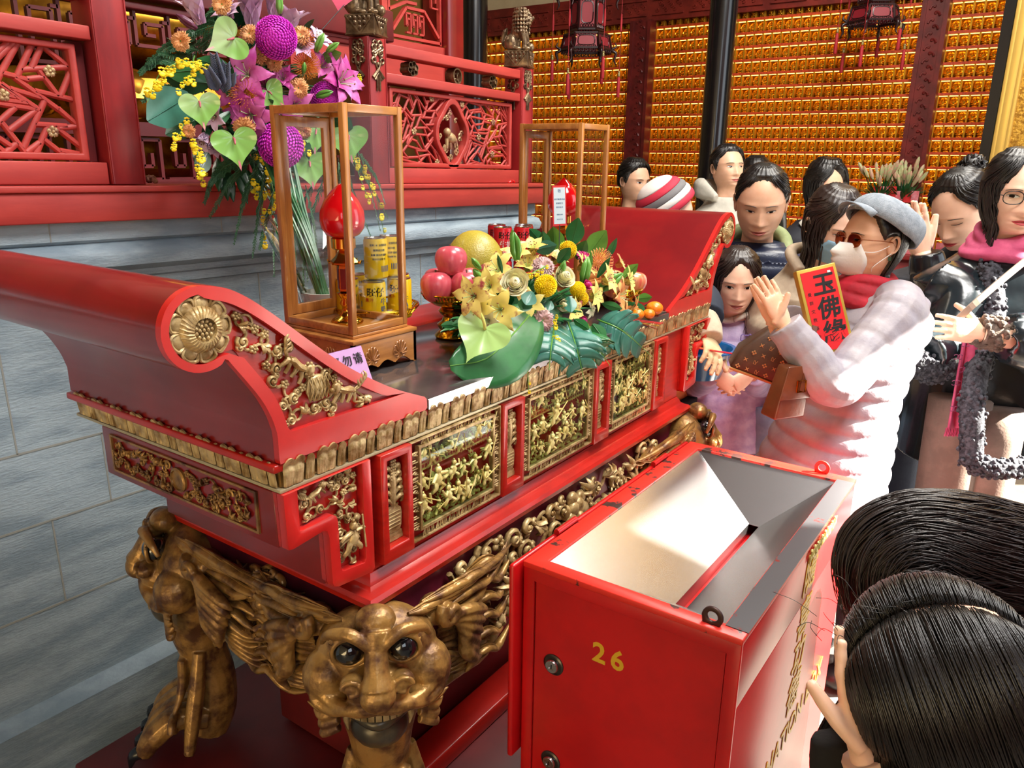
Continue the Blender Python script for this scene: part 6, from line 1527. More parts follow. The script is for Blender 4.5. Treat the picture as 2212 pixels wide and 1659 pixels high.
        for i in range(n):
            y0 = g.uniform(-.098, .104); sg = g.choice((-1, 1)); o = .002+.007*g.random(); P = []; j_ = g.uniform(-.012, .012)
            for q in range(9): u = q/8; ph = sg*(.03+1.70*u); P.append(s.w(top(max(-.1, min(.106, y0+j_*u+.02*u*y0/.1)), ph, o+.010*sin(pi*u))))
            e = P[-1]; l = L*g.uniform(.8, 1.1); ou = s.T.to_3x3()@V((sg*.02, y0*.25, 0))
            for q in range(1, 7): P.append(e+V((0, 0, -l*q/6))+ou*sin(q*.5)+V((.002*sin(i+q), .002*cos(i*2+q), 0)))
            st.tube(arc(P, 2), [r*.5, r, r, r*.9, r*.3], 4)
        obj('strands', st, mt, h, smooth=180); return h
    def hair(s, par, style, mt, n=120, length=.3, seed=1, thick=.012, part=.0, tail=None, strand=.0028, flow=(0, 0, -1), fringe=0, name='hair', back=0):
        g = random.Random(seed); sc_ = s.s
        E_ = dict(short=((0, .080), (.6, .078), (1.15, .046), (1.42, -.018), (1.5, -.018), (1.58, .012), (1.85, .012), (2.1, -.05), (3.2, -.078)),
                  tied=((0, .090), (.35, .086), (.9, .060), (1.2, .022), (1.42, -.004), (1.55, .012), (1.85, .010), (2.1, -.05), (3.2, -.088)),
                  long=((0, .092), (.10, .088), (.45, .066), (.75, .030), (.95, -.06), (1.05, -.20), (3.2, -.20)))
        E_ = E_['tied' if back else ('long' if style == 'bob' else style)]
        def edge(a):
            aa = abs(a)
            if back and aa > back: return -.20
            for (p, q), (r_, t_) in zip(E_[:-1], E_[1:]):
                if aa <= r_: v = q+(t_-q)*(aa-p)/(r_-p); break
            else: v = E_[-1][1]
            return v-(fringe*max(0, 1-aa/.7) if fringe else 0)+.0015*sin(aa*31)
        cover = lambda a, z: z > edge(a)
        def off(a, z):
            d = (z-edge(a))/.024
            if d <= 0: return -.012
            d = min(1, d); d = d*d*(3-2*d); return -.003+(thick+.003+.008*max(0, z/.118))*d
        zs = [.118-.0026*i for i in range(104)]; k = 72; A = [-pi+2*pi*i/k for i in range(k)]
        m = MB(); m.loft([[s.T@hpt(a, z, off(a, z)*(1+.12*sin(a*23+z*40)*.5)) for a in A] for z in zs if z > -.152], True)
        h = obj(name, m, mt, par, smooth=70, fix=False)
        st = MB(); D_ = V(flow).normalized()
        for i in range(n):
            a = g.uniform(-pi, pi); lo = -.15
            if style in ('long', 'bob') and abs(a) < .72: a = .72*(1 if a > 0 else -1)+(a*.1)
            if back and abs(a) < back+.1: a = (back+.15+.5*g.random())*(1 if a > 0 else -1)
            P = []; z = .1165; o = thick+.006*g.random()+.003
            a0 = part+(a-part)*.25
            for q in range(9):
                u = q/8; zz = .1165-u*(.1165+(.10 if style in ('long', 'bob') else .06)); aa = a0+(a-a0)*min(1, u*2.6)
                if not cover(aa, zz) and u > .1: break
                P.append(s.T@hpt(aa+.05*sin(q+i), zz, min(o, off(aa, zz)+.003)))
            if len(P) < 3: continue
            if style in ('long', 'bob') and len(P) > 6:
                L = (length if style == 'long' else .045)*g.uniform(.75, 1.05); e = P[-1]; ou = (P[-1]-s.T@V((0, 0, -.08))); ou.z = 0; ou.normalize()
                for q in range(1, 7): u = q/6; P.append(e+D_*L*u+ou*(.018*sin(u*3)-.02*u if style == 'long' else -.02*u*u)+V((g.uniform(-1, 1), g.uniform(-1, 1), 0))*.006*u)
            w_ = strand*g.uniform(.7, 1.3)*sc_
            st.tube(arc(P, 2), [w_*.5, w_, w_, w_*.8, w_*.3], 4, .6)
        obj('strands', st, mt, h, smooth=180)
        return h
def blob(mb): me = mb.mesh('b'); return me
def addmesh(mb, me):
    k = len(mb.v); mb.v += [v.co.copy() for v in me.vertices]; mb.f += [tuple(i+k for i in p.vertices) for p in me.polygons]; return mb
def hand(body, W_, f, n, L=.178, thumb=1, curl=(.3, .3, .35, .4), spread=.06, tcurl=.3, res=.0028, tdir=None):
    """one hand: palm, four fingers of unequal length with knuckle bends, thumb from the side of the palm"""
    W_, f, n = V(W_), V(f).normalized(), V(n); n = (n-f*n.dot(f)).normalized(); sd = f.cross(n)*thumb; m = MB()
    ring = lambda t, hw, ht: [W_+f*(t*L)+sd*(cos(a)*hw*L)+n*(sin(a)*ht*L) for a in [i*pi/8 for i in range(16)]]
    m.loft([ring(-.10, .135, .105), ring(0, .145, .105), ring(.12, .19, .10), ring(.30, .225, .09), ring(.46, .225, .075), ring(.53, .20, .06)])
    for k, (b, ln) in enumerate(zip((1.5, .5, -.5, -1.5), (.40, .455, .42, .33))):
        p = W_+f*(L*(.47-.02*abs(b+.3)))+sd*(b*.112*L); d = (f+sd*(b*spread)).normalized(); P = [p-f*L*.06]; R_ = [.052*L]
        for q, seg in enumerate((.46, .30, .24)):
            c = curl[k]*(.45, .9, .6)[q]; d = (d*cos(c)+n*sin(c)).normalized()
            for u in (.5, 1): P.append(p+d*(ln*seg*L*u)); R_.append(L*(.052-.005*q-(.003 if u == .5 else 0)))
            p = P[-1]
        P.append(p+d*.018*L); R_.append(.022*L); m.tube(P, R_, 10)
    p = W_+f*(.12*L)+sd*(.15*L); d = V(tdir).normalized() if tdir else (f*.62+sd*.72+n*.28).normalized(); P = [p-d*.05*L]; R_ = [.06*L]
    for q, seg in enumerate((.20, .17, .14)):
        d = (d*cos(tcurl*.4*q)+(f*.8+n*.3).normalized()*sin(tcurl*.4*q)).normalized(); p = p+d*seg*L; P.append(p); R_.append(L*(.068, .056, .046)[q])
    P.append(p+d*.02*L); R_.append(.022*L); m.tube(P, R_, 10)
    return addmesh(body, evalmods(m.mesh('h'), [('REMESH', dict(mode='VOXEL', voxel_size=res)), ('SMOOTH', dict(factor=.5, iterations=2))]))
def core(B, h, hip, arms=()):
    nk = h.w((0, .02, -.22)); B.tube([nk, nk.lerp(V(hip), .5), V(hip)], [.06*h.s, .09*h.s, .08*h.s], 14)
    for a in arms: B.tube(arc([nk-V((0, 0, .05))]+list(a), 4), [.04, .034, .030, .026], 10)
def torso(m, secs, yaw, n=32, puff=0, sq=2.4, per=.062):
    """secs: (centre, half width, half depth) from the bottom up; superelliptic rings in the body's own heading"""
    ux = V((cos(yaw), sin(yaw), 0)); uy = V((-sin(yaw), cos(yaw), 0)); S = []
    for i in range(len(secs)-1):
        (c0, w0, d0), (c1, w1, d1) = secs[i], secs[i+1]; k = max(2, int((V(c1)-V(c0)).length/(.006 if puff else .011)))
        for q in range(k): t = q/k; e = t*t*(3-2*t)*.4+t*.6; S.append((V(c0).lerp(V(c1), t), w0+(w1-w0)*e, d0+(d1-d0)*e))
    S.append((V(secs[-1][0]), secs[-1][1], secs[-1][2])); rings = []
    for c, w, d in S:
        o = puff*(abs(sin(pi*c.z/per))**.55) if puff else 0; r = []
        for j in range(n):
            a = 2*pi*j/n; ca, sa = cos(a), sin(a); k = (abs(ca)**sq+abs(sa)**sq)**(-1/sq)
            r.append(c+ux*((w+o)*ca*k)+uy*((d+o)*sa*k))
        rings.append(r)
    m.loft(rings); return m
def sleeve(m, pts, rad, puff=0, n=16, per=.055):
    P = arc(pts, 10); N = len(P); L = 0; R_ = []
    for i, p in enumerate(P):
        if i: L += (p-P[i-1]).length
        q = i/(N-1)*(len(rad)-1); j = min(len(rad)-2, int(q)); r = rad[j]+(rad[j+1]-rad[j])*(q-j); R_.append(r+puff*abs(sin(pi*L/per))**.6)
    m.tube(P, R_, n); return m
def cloth(name, mb, mt, par, vox=.0065, it=3, **k): return obj(name, mb, mt, par, smooth=180, mods=[('REMESH', dict(mode='VOXEL', voxel_size=vox)), ('SMOOTH', dict(factor=.5, iterations=it))], **k)
def legs(par, hip, feet, mt, r=(.085, .065, .05), name='trousers', shoe=True):
    m = MB()
    for h, f in zip(hip, feet): m.tube(arc([h, V(h).lerp(V(f), .5)+V((0, 0, 0)), V(f)+V((0, 0, .07))], 5), r, 14)
    obj(name, m, mt, par, smooth=180)
    if shoe:
        for f in feet: obj('shoe', MB().ell(V(f)+V((0, 0, .041)), (.055, .10, .04), RZ(YAW.get(par.name, 0)), 14, 8), mat('dark_shoe', '1c1a1c', .4), par, smooth=180)
def fuzz(m, P, r, n, g, b=.008, ax=None):
    for i in range(n):
        p = P[int(g.random()*(len(P)-1))]; d = V((g.gauss(0, 1), g.gauss(0, 1), g.gauss(0, 1))).normalized(); m.ell(p+d*r*g.uniform(.75, 1.05), b*g.uniform(.7, 1.3), nu=6, nv=4)
def scarf(m, h, rings, r, g, z0=-.115, R0=.075):
    for k in range(rings):
        z = z0-.026*k; rr = R0+.012*k
        m.tube([h.w((rr*sin(a)*1.02, .008-rr*cos(a)*1.0, z+.012*sin(a*2+k)-.012*cos(a))) for a in [i*2*pi/26 for i in range(27)]], r*(1+.1*k), 8, .8)
HX = lambda v, w=1: V((v.x, v.y, 0)).normalized()*w
RT, BK = HX(cr), HX(cd)          # image right and away from the camera, level
def cap_grid(h, a0, a1, z0, z1, off, n=12, k=24):
    return MB().grid(lambda u, v: h.T@hpt(a0+(a1-a0)*v, z0+(z1-z0)*u, off(u, v)), n, k)
def glasses(par, h, mt, r=.021, rz=.018, lens=None, tint=None):
    fr = MB(); ln = MB()
    for sd in (-1, 1):
        c = V((sd*.033, hpt(h.ang(sd*.033, -.002), -.002).y-.013, -.003)); q = [c+V((r*abs(cos(a))**.8*(1 if cos(a) > 0 else -1), .006*abs(cos(a))*(1 if sd*cos(a) > 0 else 0), rz*abs(sin(a))**.8*(1 if sin(a) > 0 else -1))) for a in [i*2*pi/28 for i in range(29)]]
        fr.tube([h.w(p) for p in q], .0014*h.s, 6)
        ln.v.append(h.w(c)); k = len(ln.v)-1
        for p in q[:-1]: ln.v.append(h.w(p))
        ln.f += [(k, k+1+i, k+1+(i+1) % 28) for i in range(28)]
        fr.tube([h.w(p) for p in (c+V((sd*r, .004, .006)), V((sd*.077, -.03, .004)), V((sd*.080, .008, .002)), V((sd*.079, .022, -.012)))], .0014*h.s, 6)
    fr.tube(arc([h.w((-.012, hpt(0, 0).y-.009, .003)), h.w((0, hpt(0, 0).y-.011, .006)), h.w((.012, hpt(0, 0).y-.009, .003))], 4), .0013*h.s, 6)
    o = obj('glasses', fr, mt, par, smooth=180); obj('lens', ln, tint or GLASS, o, smooth=0, fix=False, mods=[('SOLIDIFY', dict(thickness=.0008))])
YAW = {}
def person(lab, foot, yaw=0):
    t = thing('person', lab, 'person', (foot[0], foot[1], 0)); YAW[t.name] = yaw; return t
def finish(t, body, sk): return obj('body', body, SKIN[sk], t, smooth=180)
# ------------------------------------------------------------------ people: the crowd
fab = lambda n, c, c2=None, r=.75, **k: mat(n, c, r, col2=c2 or c, scale=k.pop('scale', 20), bump=k.pop('bump', .15), bscale=k.pop('bscale', 160), **k)
WJ = fab('white_puffer', '9d969c', '928c96', .5); DENIM = fab('pale_denim', '8ea3bc', '7d93ad'); NAVY = fab('navy_puffer', '1f2a44', '19233a', .32, spec=.6); DKP = fab('dark_trousers', '1b2230', '161c28'); BLKP = fab('black_trousers', '17171b', '121216')
F0 = lambda p, z=0: V((p[0], p[1], z))
LOC = {}
# -- woman in the grey flat cap, praying
h = Head(at(1884, 519, 2.12), -78, -4, 0, .88); y = h.yaw; fw = h.fwd; lat = V((-fw.y, fw.x, 0)).normalized(); lat = lat if lat.dot(BK) < 0 else -lat   # lat points to the camera side
c0 = V((h.P.x, h.P.y, 0))+RT*.055-fw*.0; t = person('woman in grey flat cap and white puffer coat praying with red tablet under arm', c0, y)
B = MB(); h.skin(B); h.face(t, 0, 'down', mask=True)
neck = h.w((0, .02, -.2)); S = lambda px, py, d: at(px, py, d)
sh = neck+RT*.035+V((0, 0, -.035)); j = MB()
torso(j, [(S(1742, 1110, 2.11), .19, .150), (S(1764, 1030, 2.11), .185, .142), (S(1792, 950, 2.12), .18, .122), (S(1824, 850, 2.12), .165, .098), (S(1850, 760, 2.12), .17, .108), (S(1884, 690, 2.13), .175, .108), (S(1908, 640, 2.13), .13, .080), (S(1912, 618, 2.13), .075, .068)], y, puff=.009, per=.043)
wn_ = S(1694, 702, 1.93); el = S(1802, 832, 1.93); shn = S(1940, 680, 2.02)
sleeve(j, [S(1932, 640, 2.08), shn, (shn+el)/2+V((0, 0, -.006)), el, (el+wn_)/2+V((0, 0, -.004)), wn_], [.055, .070, .060, .056, .050, .042], .004)
sleeve(j, [S(1870, 650, 2.24), S(1840, 700, 2.27), S(1760, 740, 2.2), S(1706, 690, 2.06)], [.06, .06, .05, .042], .004)
cloth('puffer_coat', j, WJ, t, .0042, 1)
hood = MB(); [hood.tube(arc([h.w((-.09, .02+.02*k, -.17-.012*k)), h.w((-.05, .11+.02*k, -.18-.02*k)), h.w((.05, .11+.02*k, -.18-.02*k)), h.w((.09, .02+.02*k, -.17-.012*k))], 6), [.02, .032, .032, .02], 10) for k in range(3)]
cloth('hood', hood, WJ, t, .006, 2)
d = (S(1656, 618, 1.93)-wn_).normalized()
hand(B, wn_, d, (-cd+RT*.55+V((0, 0, .1)))*-1, .150, 1, (.10, .06, .08, .14), .10, .2, tdir=d*.6+RT*.75+V((0, 0, .45)))
hand(B, wn_+cd*.045+RT*.004, d, -cd+RT*.3, .150, -1, (.10, .06, .08, .14), .06, .2, tdir=d*.6+RT*.75+V((0, 0, .5)))
core(B, h, S(1790, 950, 2.12), [(shn, el, wn_), (S(1840, 700, 2.27), S(1760, 740, 2.2), wn_+cd*.045)]); finish(t, B, 1)
LOC['cap'] = (wn_, el, sh)
legs(t, [c0+lat*.09+V((0, 0, .6)), c0-lat*.09+V((0, 0, .6))], [c0+lat*.1, c0-lat*.1], DKP)
h.hair(t, 'bob', HAIR, 170, .05, 3, .009, back=1.75)
sc_ = MB(); scarf(sc_, h, 3, .024, None, -.128, .070); cloth('red_scarf', sc_, fab('red_wool', 'b3122a', '9a0f24'), t, .005, 3)
CAPM = fab('grey_felt', '8f97a0', '7d868f', .9, scale=60, bump=.4, bscale=300); cm = MB()
CR_ = M.Translation((0, .01, .04))@M.Rotation(R(-33), 4, 'X')
def capf(u, v):
    a = v*2*pi; ph = u*pi/2; r = cos(ph)**.5 if u < 1 else 0; fx = cos(a); sg = 1-.012*exp(-(((a+.2) % (pi/4)-.2)/.05)**2)
    return h.w(CR_@V((.113*r*sin(a)*sg, -.120*r*fx*sg+.012, .010+.080*sin(ph)**.85*(1+.12*max(0, -fx)*r)-.012*(u < .06)+.016*max(0, -fx)*r*(1-u))))
cm.grid(capf, 14, 72); cp_ = obj('flat_cap', cm, CAPM, t, smooth=180, fix=False, mods=[('SOLIDIFY', dict(thickness=.006))])
br = MB().grid(lambda u, v: h.w(CR_@V(((v*2-1)*.082*(1-.12*u*u), -.090-.030*u*sqrt(max(0, 1-(v*2-1)**2))-.020*(1-(v*2-1)**2), .010-.016*u-.012*(v*2-1)**2))), 6, 16); obj('brim', br, CAPM, cp_, smooth=180, fix=False, mods=[('SOLIDIFY', dict(thickness=.005))])
MK = mat('white_mask', 'dcd6cf', .7, bump=.1, bscale=200)
def maskf(u, v):
    x = (v*2-1); z = -.012-.108*u; k = (1-abs(x)**2.2); rid = max(0, 1-abs(x)*1.7); p = h.f(x*.058*(.72+.28*sin(pi*min(1, u+.15))), z, .006+.020*k*sin(pi*min(1, max(.05, u*.9+.1)))*.9+.012*rid*sin(pi*u)); return p
mk = obj('face_mask', MB().grid(maskf, 14, 20), MK, t, smooth=180, fix=False, mods=[('SOLIDIFY', dict(thickness=.0012))])
lp = MB()
for sd in (-1, 1):
    for z in (-.035, -.095): lp.tube(arc([h.f(sd*.052, z, .006), h.w((sd*.073, -.035, z*.75-.004)), h.w((sd*.080, .014, -.012+(-.018 if z < -.05 else .010)))], 5), .0011, 5)
obj('ear_loop', lp, MK, mk)
glasses(t, h, mat('amber_frame', '8a4a22', .3, .4), .026, .021, tint=glassmat('amber_lens', 'c9906a', .8))
for sd in (-1, 1): obj('earring', MB().box(h.w((sd*.080, .010, -.048)), (.008, .008, .011)), mat('jade_earring', '1f3a30', .15, .2), t)
# red calligraphy tablet under her arm
q = [S(1732, 606, 1.98), S(1800, 590, 1.98), S(1842, 735, 1.98), S(1760, 745, 1.98)]
ctr = (q[0]+q[1]+q[2]+q[3])/4; ux = (q[1]-q[0]).normalized(); uy = (q[0]-q[3]+q[1]-q[2]).normalized(); Bm = basis(ctr, ux, uy); wd = ((q[1]-q[0]).length+(q[2]-q[3]).length)/2; hg = .215
tb_ = thing('calligraphy_tablet', 'red tablet with gold frame and black brush characters under the arm of the capped woman', 'plaque', ctr)
gf = MB().box((0, 0, -.013), (wd+.012, hg+.012, .026)); gf.v = [Bm@p for p in gf.v]; obj('gold_case', gf, mat('gold_paper', 'b99b3e', .4, .4), tb_, mods=BEV(.002))
rp = MB().box((0, 0, .0006), (wd-.004, hg-.006, .0010)); rp.v = [Bm@p for p in rp.v]; obj('red_paper_face', rp, mat('bright_red_paper', 'd8141c', .5), tb_)
for ch, yy in (('玉', .062), ('佛', .0), ('緣', -.062)): text(ch, .060, INK, Bm@M.Translation((.008, yy, .0014)), 'brush_character', tb_, ext=.0002, bold=.0014, shear=.1)
for k, ch in enumerate('覺群文教基金'): text(ch, .011, INK, Bm@M.Translation((-.032, .045-.022*k, .0014)), 'small_character', tb_, ext=.0002)
sl_ = MB().box((.030, .092, .0012), (.008, .011, .0005)); sl_.v = [Bm@p for p in sl_.v]; obj('seal_stamp', sl_, WHITE, tb_)
# bags
BR = mat('brown_leather', '6e3c22', .35, col2='5e311b', scale=12, coat=.2, bump=.08, bscale=120)
bc = S(1700, 838, 1.93); Bm = basis(bc, (RT*.85+BK*.3), (0, 0, 1)); g_ = thing('brown_satchel', 'small brown leather box bag with gold buckle hanging at the white coat', 'bag', bc)
def LB_(n, m, mt, p, **k): m.v = [Bm@v for v in m.v]; return obj(n, m, mt, p, **k)
LB_('bag_body', MB().loft([[(-.052, -.072, -.03), (.040, -.072, -.03), (.040, -.072, .03), (-.052, -.072, .03)], [(-.020, .060, -.02), (.052, .060, -.02), (.052, .060, .02), (-.020, .060, .02)]]), BR, g_, mods=BEV(.006, 3))
LB_('flap', MB().loft([[(-.046, -.02, .030), (.046, -.02, .030), (.046, -.02, .034), (-.046, -.02, .034)], [(-.022, .062, .021), (.054, .062, .021), (.054, .062, .025), (-.022, .062, .025)]]), BR, g_, mods=BEV(.002))
LB_('buckle', MB().tube([(.016+.012*a, .012+.014*b, .032) for a, b in ((-1, -1), (1, -1), (1, 1), (-1, 1), (-1, -1))], .003, 6), GOLD, g_); LB_('strap', MB().bar((.016, -.0, .034), (.052, .12, .012), .014, .004, (0, 0, 1)).bar((.052, .12, .012), (.062, .155, .0), .014, .004, (0, 0, 1)), BR, g_)
MONO = mat('brown_canvas', '46301f', .5, col2='3c281a', scale=30, bump=.1, bscale=200); MONP = mat('canvas_print', 'a98450', .5)
bc = S(1685, 762, 2.26); Bm = basis(bc, RT*.95-BK*.22+V((0, 0, -.30)), V((0, 0, 1))+RT*.30); g_ = thing('monogram_tote', 'large brown canvas tote bag with tan monogram pattern between girl and white coat', 'bag', bc)
LB_('bag_body', MB().loft([[(-.125, -.085, -.05), (.135, -.085, -.05), (.135, -.085, .05), (-.125, -.085, .05)], [(-.115, -.02, -.055), (.13, -.02, -.055), (.13, -.02, .055), (-.115, -.02, .055)], [(-.03, .105, -.015), (.11, .105, -.015), (.11, .105, .015), (-.03, .105, .015)]]), MONO, g_, mods=BEV(.010, 3))
pm = MB()
for r in range(6):
    for c in range(9):
        u = -.105+.028*c+(.014 if r % 2 else 0); v = -.07+.026*r
        lx = -.118+.085*max(0, (v+.02)/.125)
        if u < lx+.012 or u > .122-.02*max(0, (v+.02)/.125): continue
        zf = .0525+.005*(min(1, (v+.085)/.065)) if v < -.02 else .0585-.040*(v+.02)/.125
        k = (r+c) % 3
        if k == 0:
            for a in range(4): pm.ell((u+.0045*cos(a*pi/2), v+.0045*sin(a*pi/2), zf), (.003, .003, .0008), nu=6, nv=4)
        elif k == 1:
            for a in range(4): pm.tube([(u, v, zf), (u+.007*cos(a*pi/2+.78), v+.007*sin(a*pi/2+.78), zf)], [.0018, .0006], 4, .4)
        else:
            pm.bar((u-.004, v+.006, zf), (u-.004, v-.005, zf), .0012, .0012); pm.bar((u-.004, v-.005, zf), (u+.004, v-.005, zf), .0012, .0012); pm.bar((u-.002, v+.006, zf), (u+.002, v-.003, zf), .0012, .0012); pm.bar((u+.002, v-.003, zf), (u+.006, v+.006, zf), .0012, .0012)
LB_('monogram_print', pm, MONP, g_); LB_('leather_trim', MB().tube([(-.123, -.085, .05), (.135, -.085, .05)], .004, 6).bar((-.02, .10, .016), (-.005, .045, .036), .016, .003, (0, 0, 1)), mat('tan_leather', 'a8763e', .4), g_)
LB_('handle', MB().tube(arc([(.0, .09, .018), (.02, .17, .02), (.07, .17, .02), (.09, .09, .018)], 6), .006, 8), mat('tan_leather', 'a8763e', .4), g_)
# -- woman in beige with the blue mask, behind
h = Head(at(1800, 486, 2.66), 14, 20, 0, 1.03); c0 = F0(h.P)-RT*.02+BK*.05; t = person('woman in beige coat with pale blue surgical mask behind the flat cap', c0, h.yaw); B = MB(); h.skin(B); finish(t, B, 0); h.face(t, 0, 'down', mask=True)
j = MB(); nk = h.w((0, .03, -.2)); torso(j, [(c0+V((0, 0, .80)), .16, .14), (c0+V((0, 0, .95)), .16, .14), (c0+V((0, 0, 1.12)), .17, .13), (nk+V((0, 0, -.06)), .16, .11), (nk+V((0, 0, .02)), .085, .08), (nk+V((0, 0, .05)), .07, .07)], h.yaw)
sleeve(j, [nk-RT*.13+V((0, 0, -.07)), nk-RT*.16+V((0, 0, -.2))-BK*.03, S(1725, 735, 2.5)], [.075, .06, .05]); sleeve(j, [nk+RT*.14+V((0, 0, -.07)), nk+RT*.22+V((0, 0, -.25))], [.08, .06])
cloth('beige_coat', j, fab('beige_cotton', 'b9a68e', 'a99680'), t); legs(t, [c0+RT*.09+V((0, 0, .7)), c0-RT*.09+V((0, 0, .7))], [c0+RT*.1, c0-RT*.1], DENIM, (.1, .09, .085))
cl = MB(); cl.tube(arc([h.w((-.085, -.03, -.16)), h.w((-.07, .07, -.13)), h.w((.07, .07, -.13)), h.w((.085, -.03, -.16))], 6), .022, 8); cloth('collar', cl, fab('beige_cotton', 'b9a68e'), t)
h.hair(t, 'long', HAIRB, 110, .16, 5, .009, part=.0)
mkf = lambda u, v: h.f((v*2-1)*.062*(.85+.15*sin(pi*u)), -.020-.092*u, .007+.008*(1-(v*2-1)**2)*sin(pi*min(1, u+.08))+.0012*sin(u*18))
obj('face_mask', MB().grid(mkf, 18, 14), mat('blue_mask', '8db7cf', .7), t, smooth=180, fix=False, mods=[('SOLIDIFY', dict(thickness=.001))])
# -- girl in lilac coat
h = Head(at(1591, 606, 2.82), -8, 12, 0, .95); c0 = F0(h.P)+BK*.03; t = person('young girl in lilac puffer coat with hands clasped at the altar end', c0, h.yaw); B = MB(); h.skin(B); h.face(t, -.002, 'open', LIP)
nk = h.w((0, .02, -.2)); j = MB(); torso(j, [(c0+V((0, 0, .52)), .185, .15), (c0+V((0, 0, .72)), .165, .13), (c0+V((0, 0, .90)), .15, .115), (nk+V((0, 0, -.05)), .135, .09), (nk+V((0, 0, .01)), .07, .065), (nk+V((0, 0, .03)), .055, .055)], h.yaw, puff=.004)
for sd in (-1, 1):
    e = nk+RT*sd*.165+V((0, 0, -.23))-BK*.02; w_ = S(1583+sd*20, 808, 2.58)
    sleeve(j, [nk+RT*sd*.10+V((0, 0, -.06)), nk+RT*sd*.155+V((0, 0, -.15)), e, (e+w_)/2-V((0, 0, .01)), w_+RT*sd*.05], [.05, .058, .052, .046, .04], .004)
    hand(B, w_+RT*sd*.03, (-RT*sd*.8-V((0, 0, .5))-BK*.2), BK, .135, -sd, (.4, .45, .5, .55), .04, .3, .0026)
core(B, h, c0+V((0, 0, .6)), [(nk+RT*sd*.155+V((0, 0, -.15)), S(1583+sd*20, 808, 2.58)+RT*sd*.03) for sd in (-1, 1)]); finish(t, B, 0); LIL2 = fab('lilac_nylon', 'b9a4c4', 'a48fb6', .45, scale=26); cloth('puffer_coat', j, LIL2, t, .006, 2)
ps = MB()
for r in range(14):
    for c in range(5):
        a = -1.2+.6*c+(.3 if r % 2 else 0); z = .56+.045*r; k = 1-.25*max(0, (z-.6)/.5); f_ = h.fwd; sdv = V((cos(h.yaw), sin(h.yaw), 0)); p = c0+V((0, 0, z))+sdv*(.175*k*sin(a))+f_*(.136*k*cos(a)+.006)
        ps.box(p, (.012, .006, .012), RZ(h.yaw+a*.6).to_3x3())
ps2 = MB()
[ps2.tube(arc([nk+RT*sd*.055+V((0, 0, .0))-BK*.03, nk+RT*sd*.07+V((0, 0, -.05))-BK*.085, nk+RT*sd*.012+V((0, 0, -.13))-BK*.125], 5), [.022, .026, .016], 8) for sd in (-1, 1)]
cloth('coat_collar', ps2, LIL2, t); obj('coat_print', ps, mat('lilac_print', '8a7aa8', .6), t) if False else None
text('PAW', .018, mat('lilac_print', '6a5a9c', .6), basis(S(1607, 728, 2.50), RT, (0, 0, 1)), 'chest_badge', t) if False else None
bd = MB(); bc = S(1612, 730, 2.63); bd.tube([bc+RT*.018*a+V((0, 0, .009*b)) for a, b in ((-1, -1), (1, -1), (1, 1), (.6, 1.5), (.4, 1), (-.4, 1), (-.6, 1.5), (-1, 1), (-1, -1))], .0018, 5); obj('chest_badge', bd, mat('lilac_print', '6a5a9c', .6), t)
h.hair(t, 'long', HAIRB, 90, .13, 7, .007, part=.2, fringe=.010); cn = MB(); scarf(cn, h, 1, .014, None, -.135, .058); obj('knit_collar', cn, fab('cream_knit', 'c6bcae'), t, smooth=180)
legs(t, [c0+RT*.07+V((0, 0, .55)), c0-RT*.07+V((0, 0, .55))], [c0+RT*.08, c0-RT*.08], DKP, (.06, .055, .05))
# -- woman in green hoodie and navy puffer
h = Head(at(1644, 438, 3.12), -16, 18, 0, 1.2); c0 = F0(h.P)+BK*.10+RT*.03; t = person('woman with tied black hair in sage hoodie and navy puffer jacket looking down', c0, h.yaw); B = MB(); h.skin(B); finish(t, B, 1); h.face(t, 0, 'down', LIP)
nk = h.w((0, .03, -.2)); j = MB(); torso(j, [(c0+V((0, 0, .75)), .25, .2), (c0+V((0, 0, 1.0)), .26, .2), (c0+V((0, 0, 1.2)), .28, .19), (nk+V((0, 0, -.06)), .28, .16), (nk+V((0, 0, .015)), .18, .13), (nk+V((0, 0, .05)), .11, .1)], h.yaw, puff=.014)
for sd in (-1, 1): sleeve(j, [nk+RT*sd*.2+V((0, 0, -.12)), nk+RT*sd*.29+V((0, 0, -.3)), nk+RT*sd*.27+V((0, 0, -.58))-BK*.08], [.11, .10, .08], .012)
cloth('puffer_jacket', j, NAVY, t, .007, 1)
SG = fab('sage_fleece', '8a9468', '7c875c'); cl = MB()
for k in range(3): cl.tube(arc([h.w((-.045-.01*k, -.10, -.235-.01*k)), h.w((-.095, -.01+.01*k, -.165)), h.w((-.06, .085+.015*k, -.14-.02*k)), h.w((.06, .085+.015*k, -.14-.02*k)), h.w((.095, -.01+.01*k, -.165)), h.w((.045+.01*k, -.10, -.235-.01*k))], 6), [.018, .026, .03, .026, .018], 10)
torso(cl, [(nk+h.fwd*.075+V((0, 0, -.26)), .075, .04), (nk+h.fwd*.05+V((0, 0, -.06)), .08, .06)], h.yaw); cloth('hoodie', cl, SG, t); h.hair(t, 'tied', HAIR, 170, .1, 9, .005, strand=.0018)
obj('ponytail', MB().tube(arc([h.w((.03, .10, .03)), h.w((.06, .125, -.08)), h.w((.085, .11, -.2))], 6), [.03, .035, .02], 10), HAIR, t, smooth=180)
legs(t, [c0+RT*.1+V((0, 0, .85)), c0-RT*.1+V((0, 0, .85))], [c0+RT*.1, c0-RT*.1], BLKP, (.11, .09, .07))
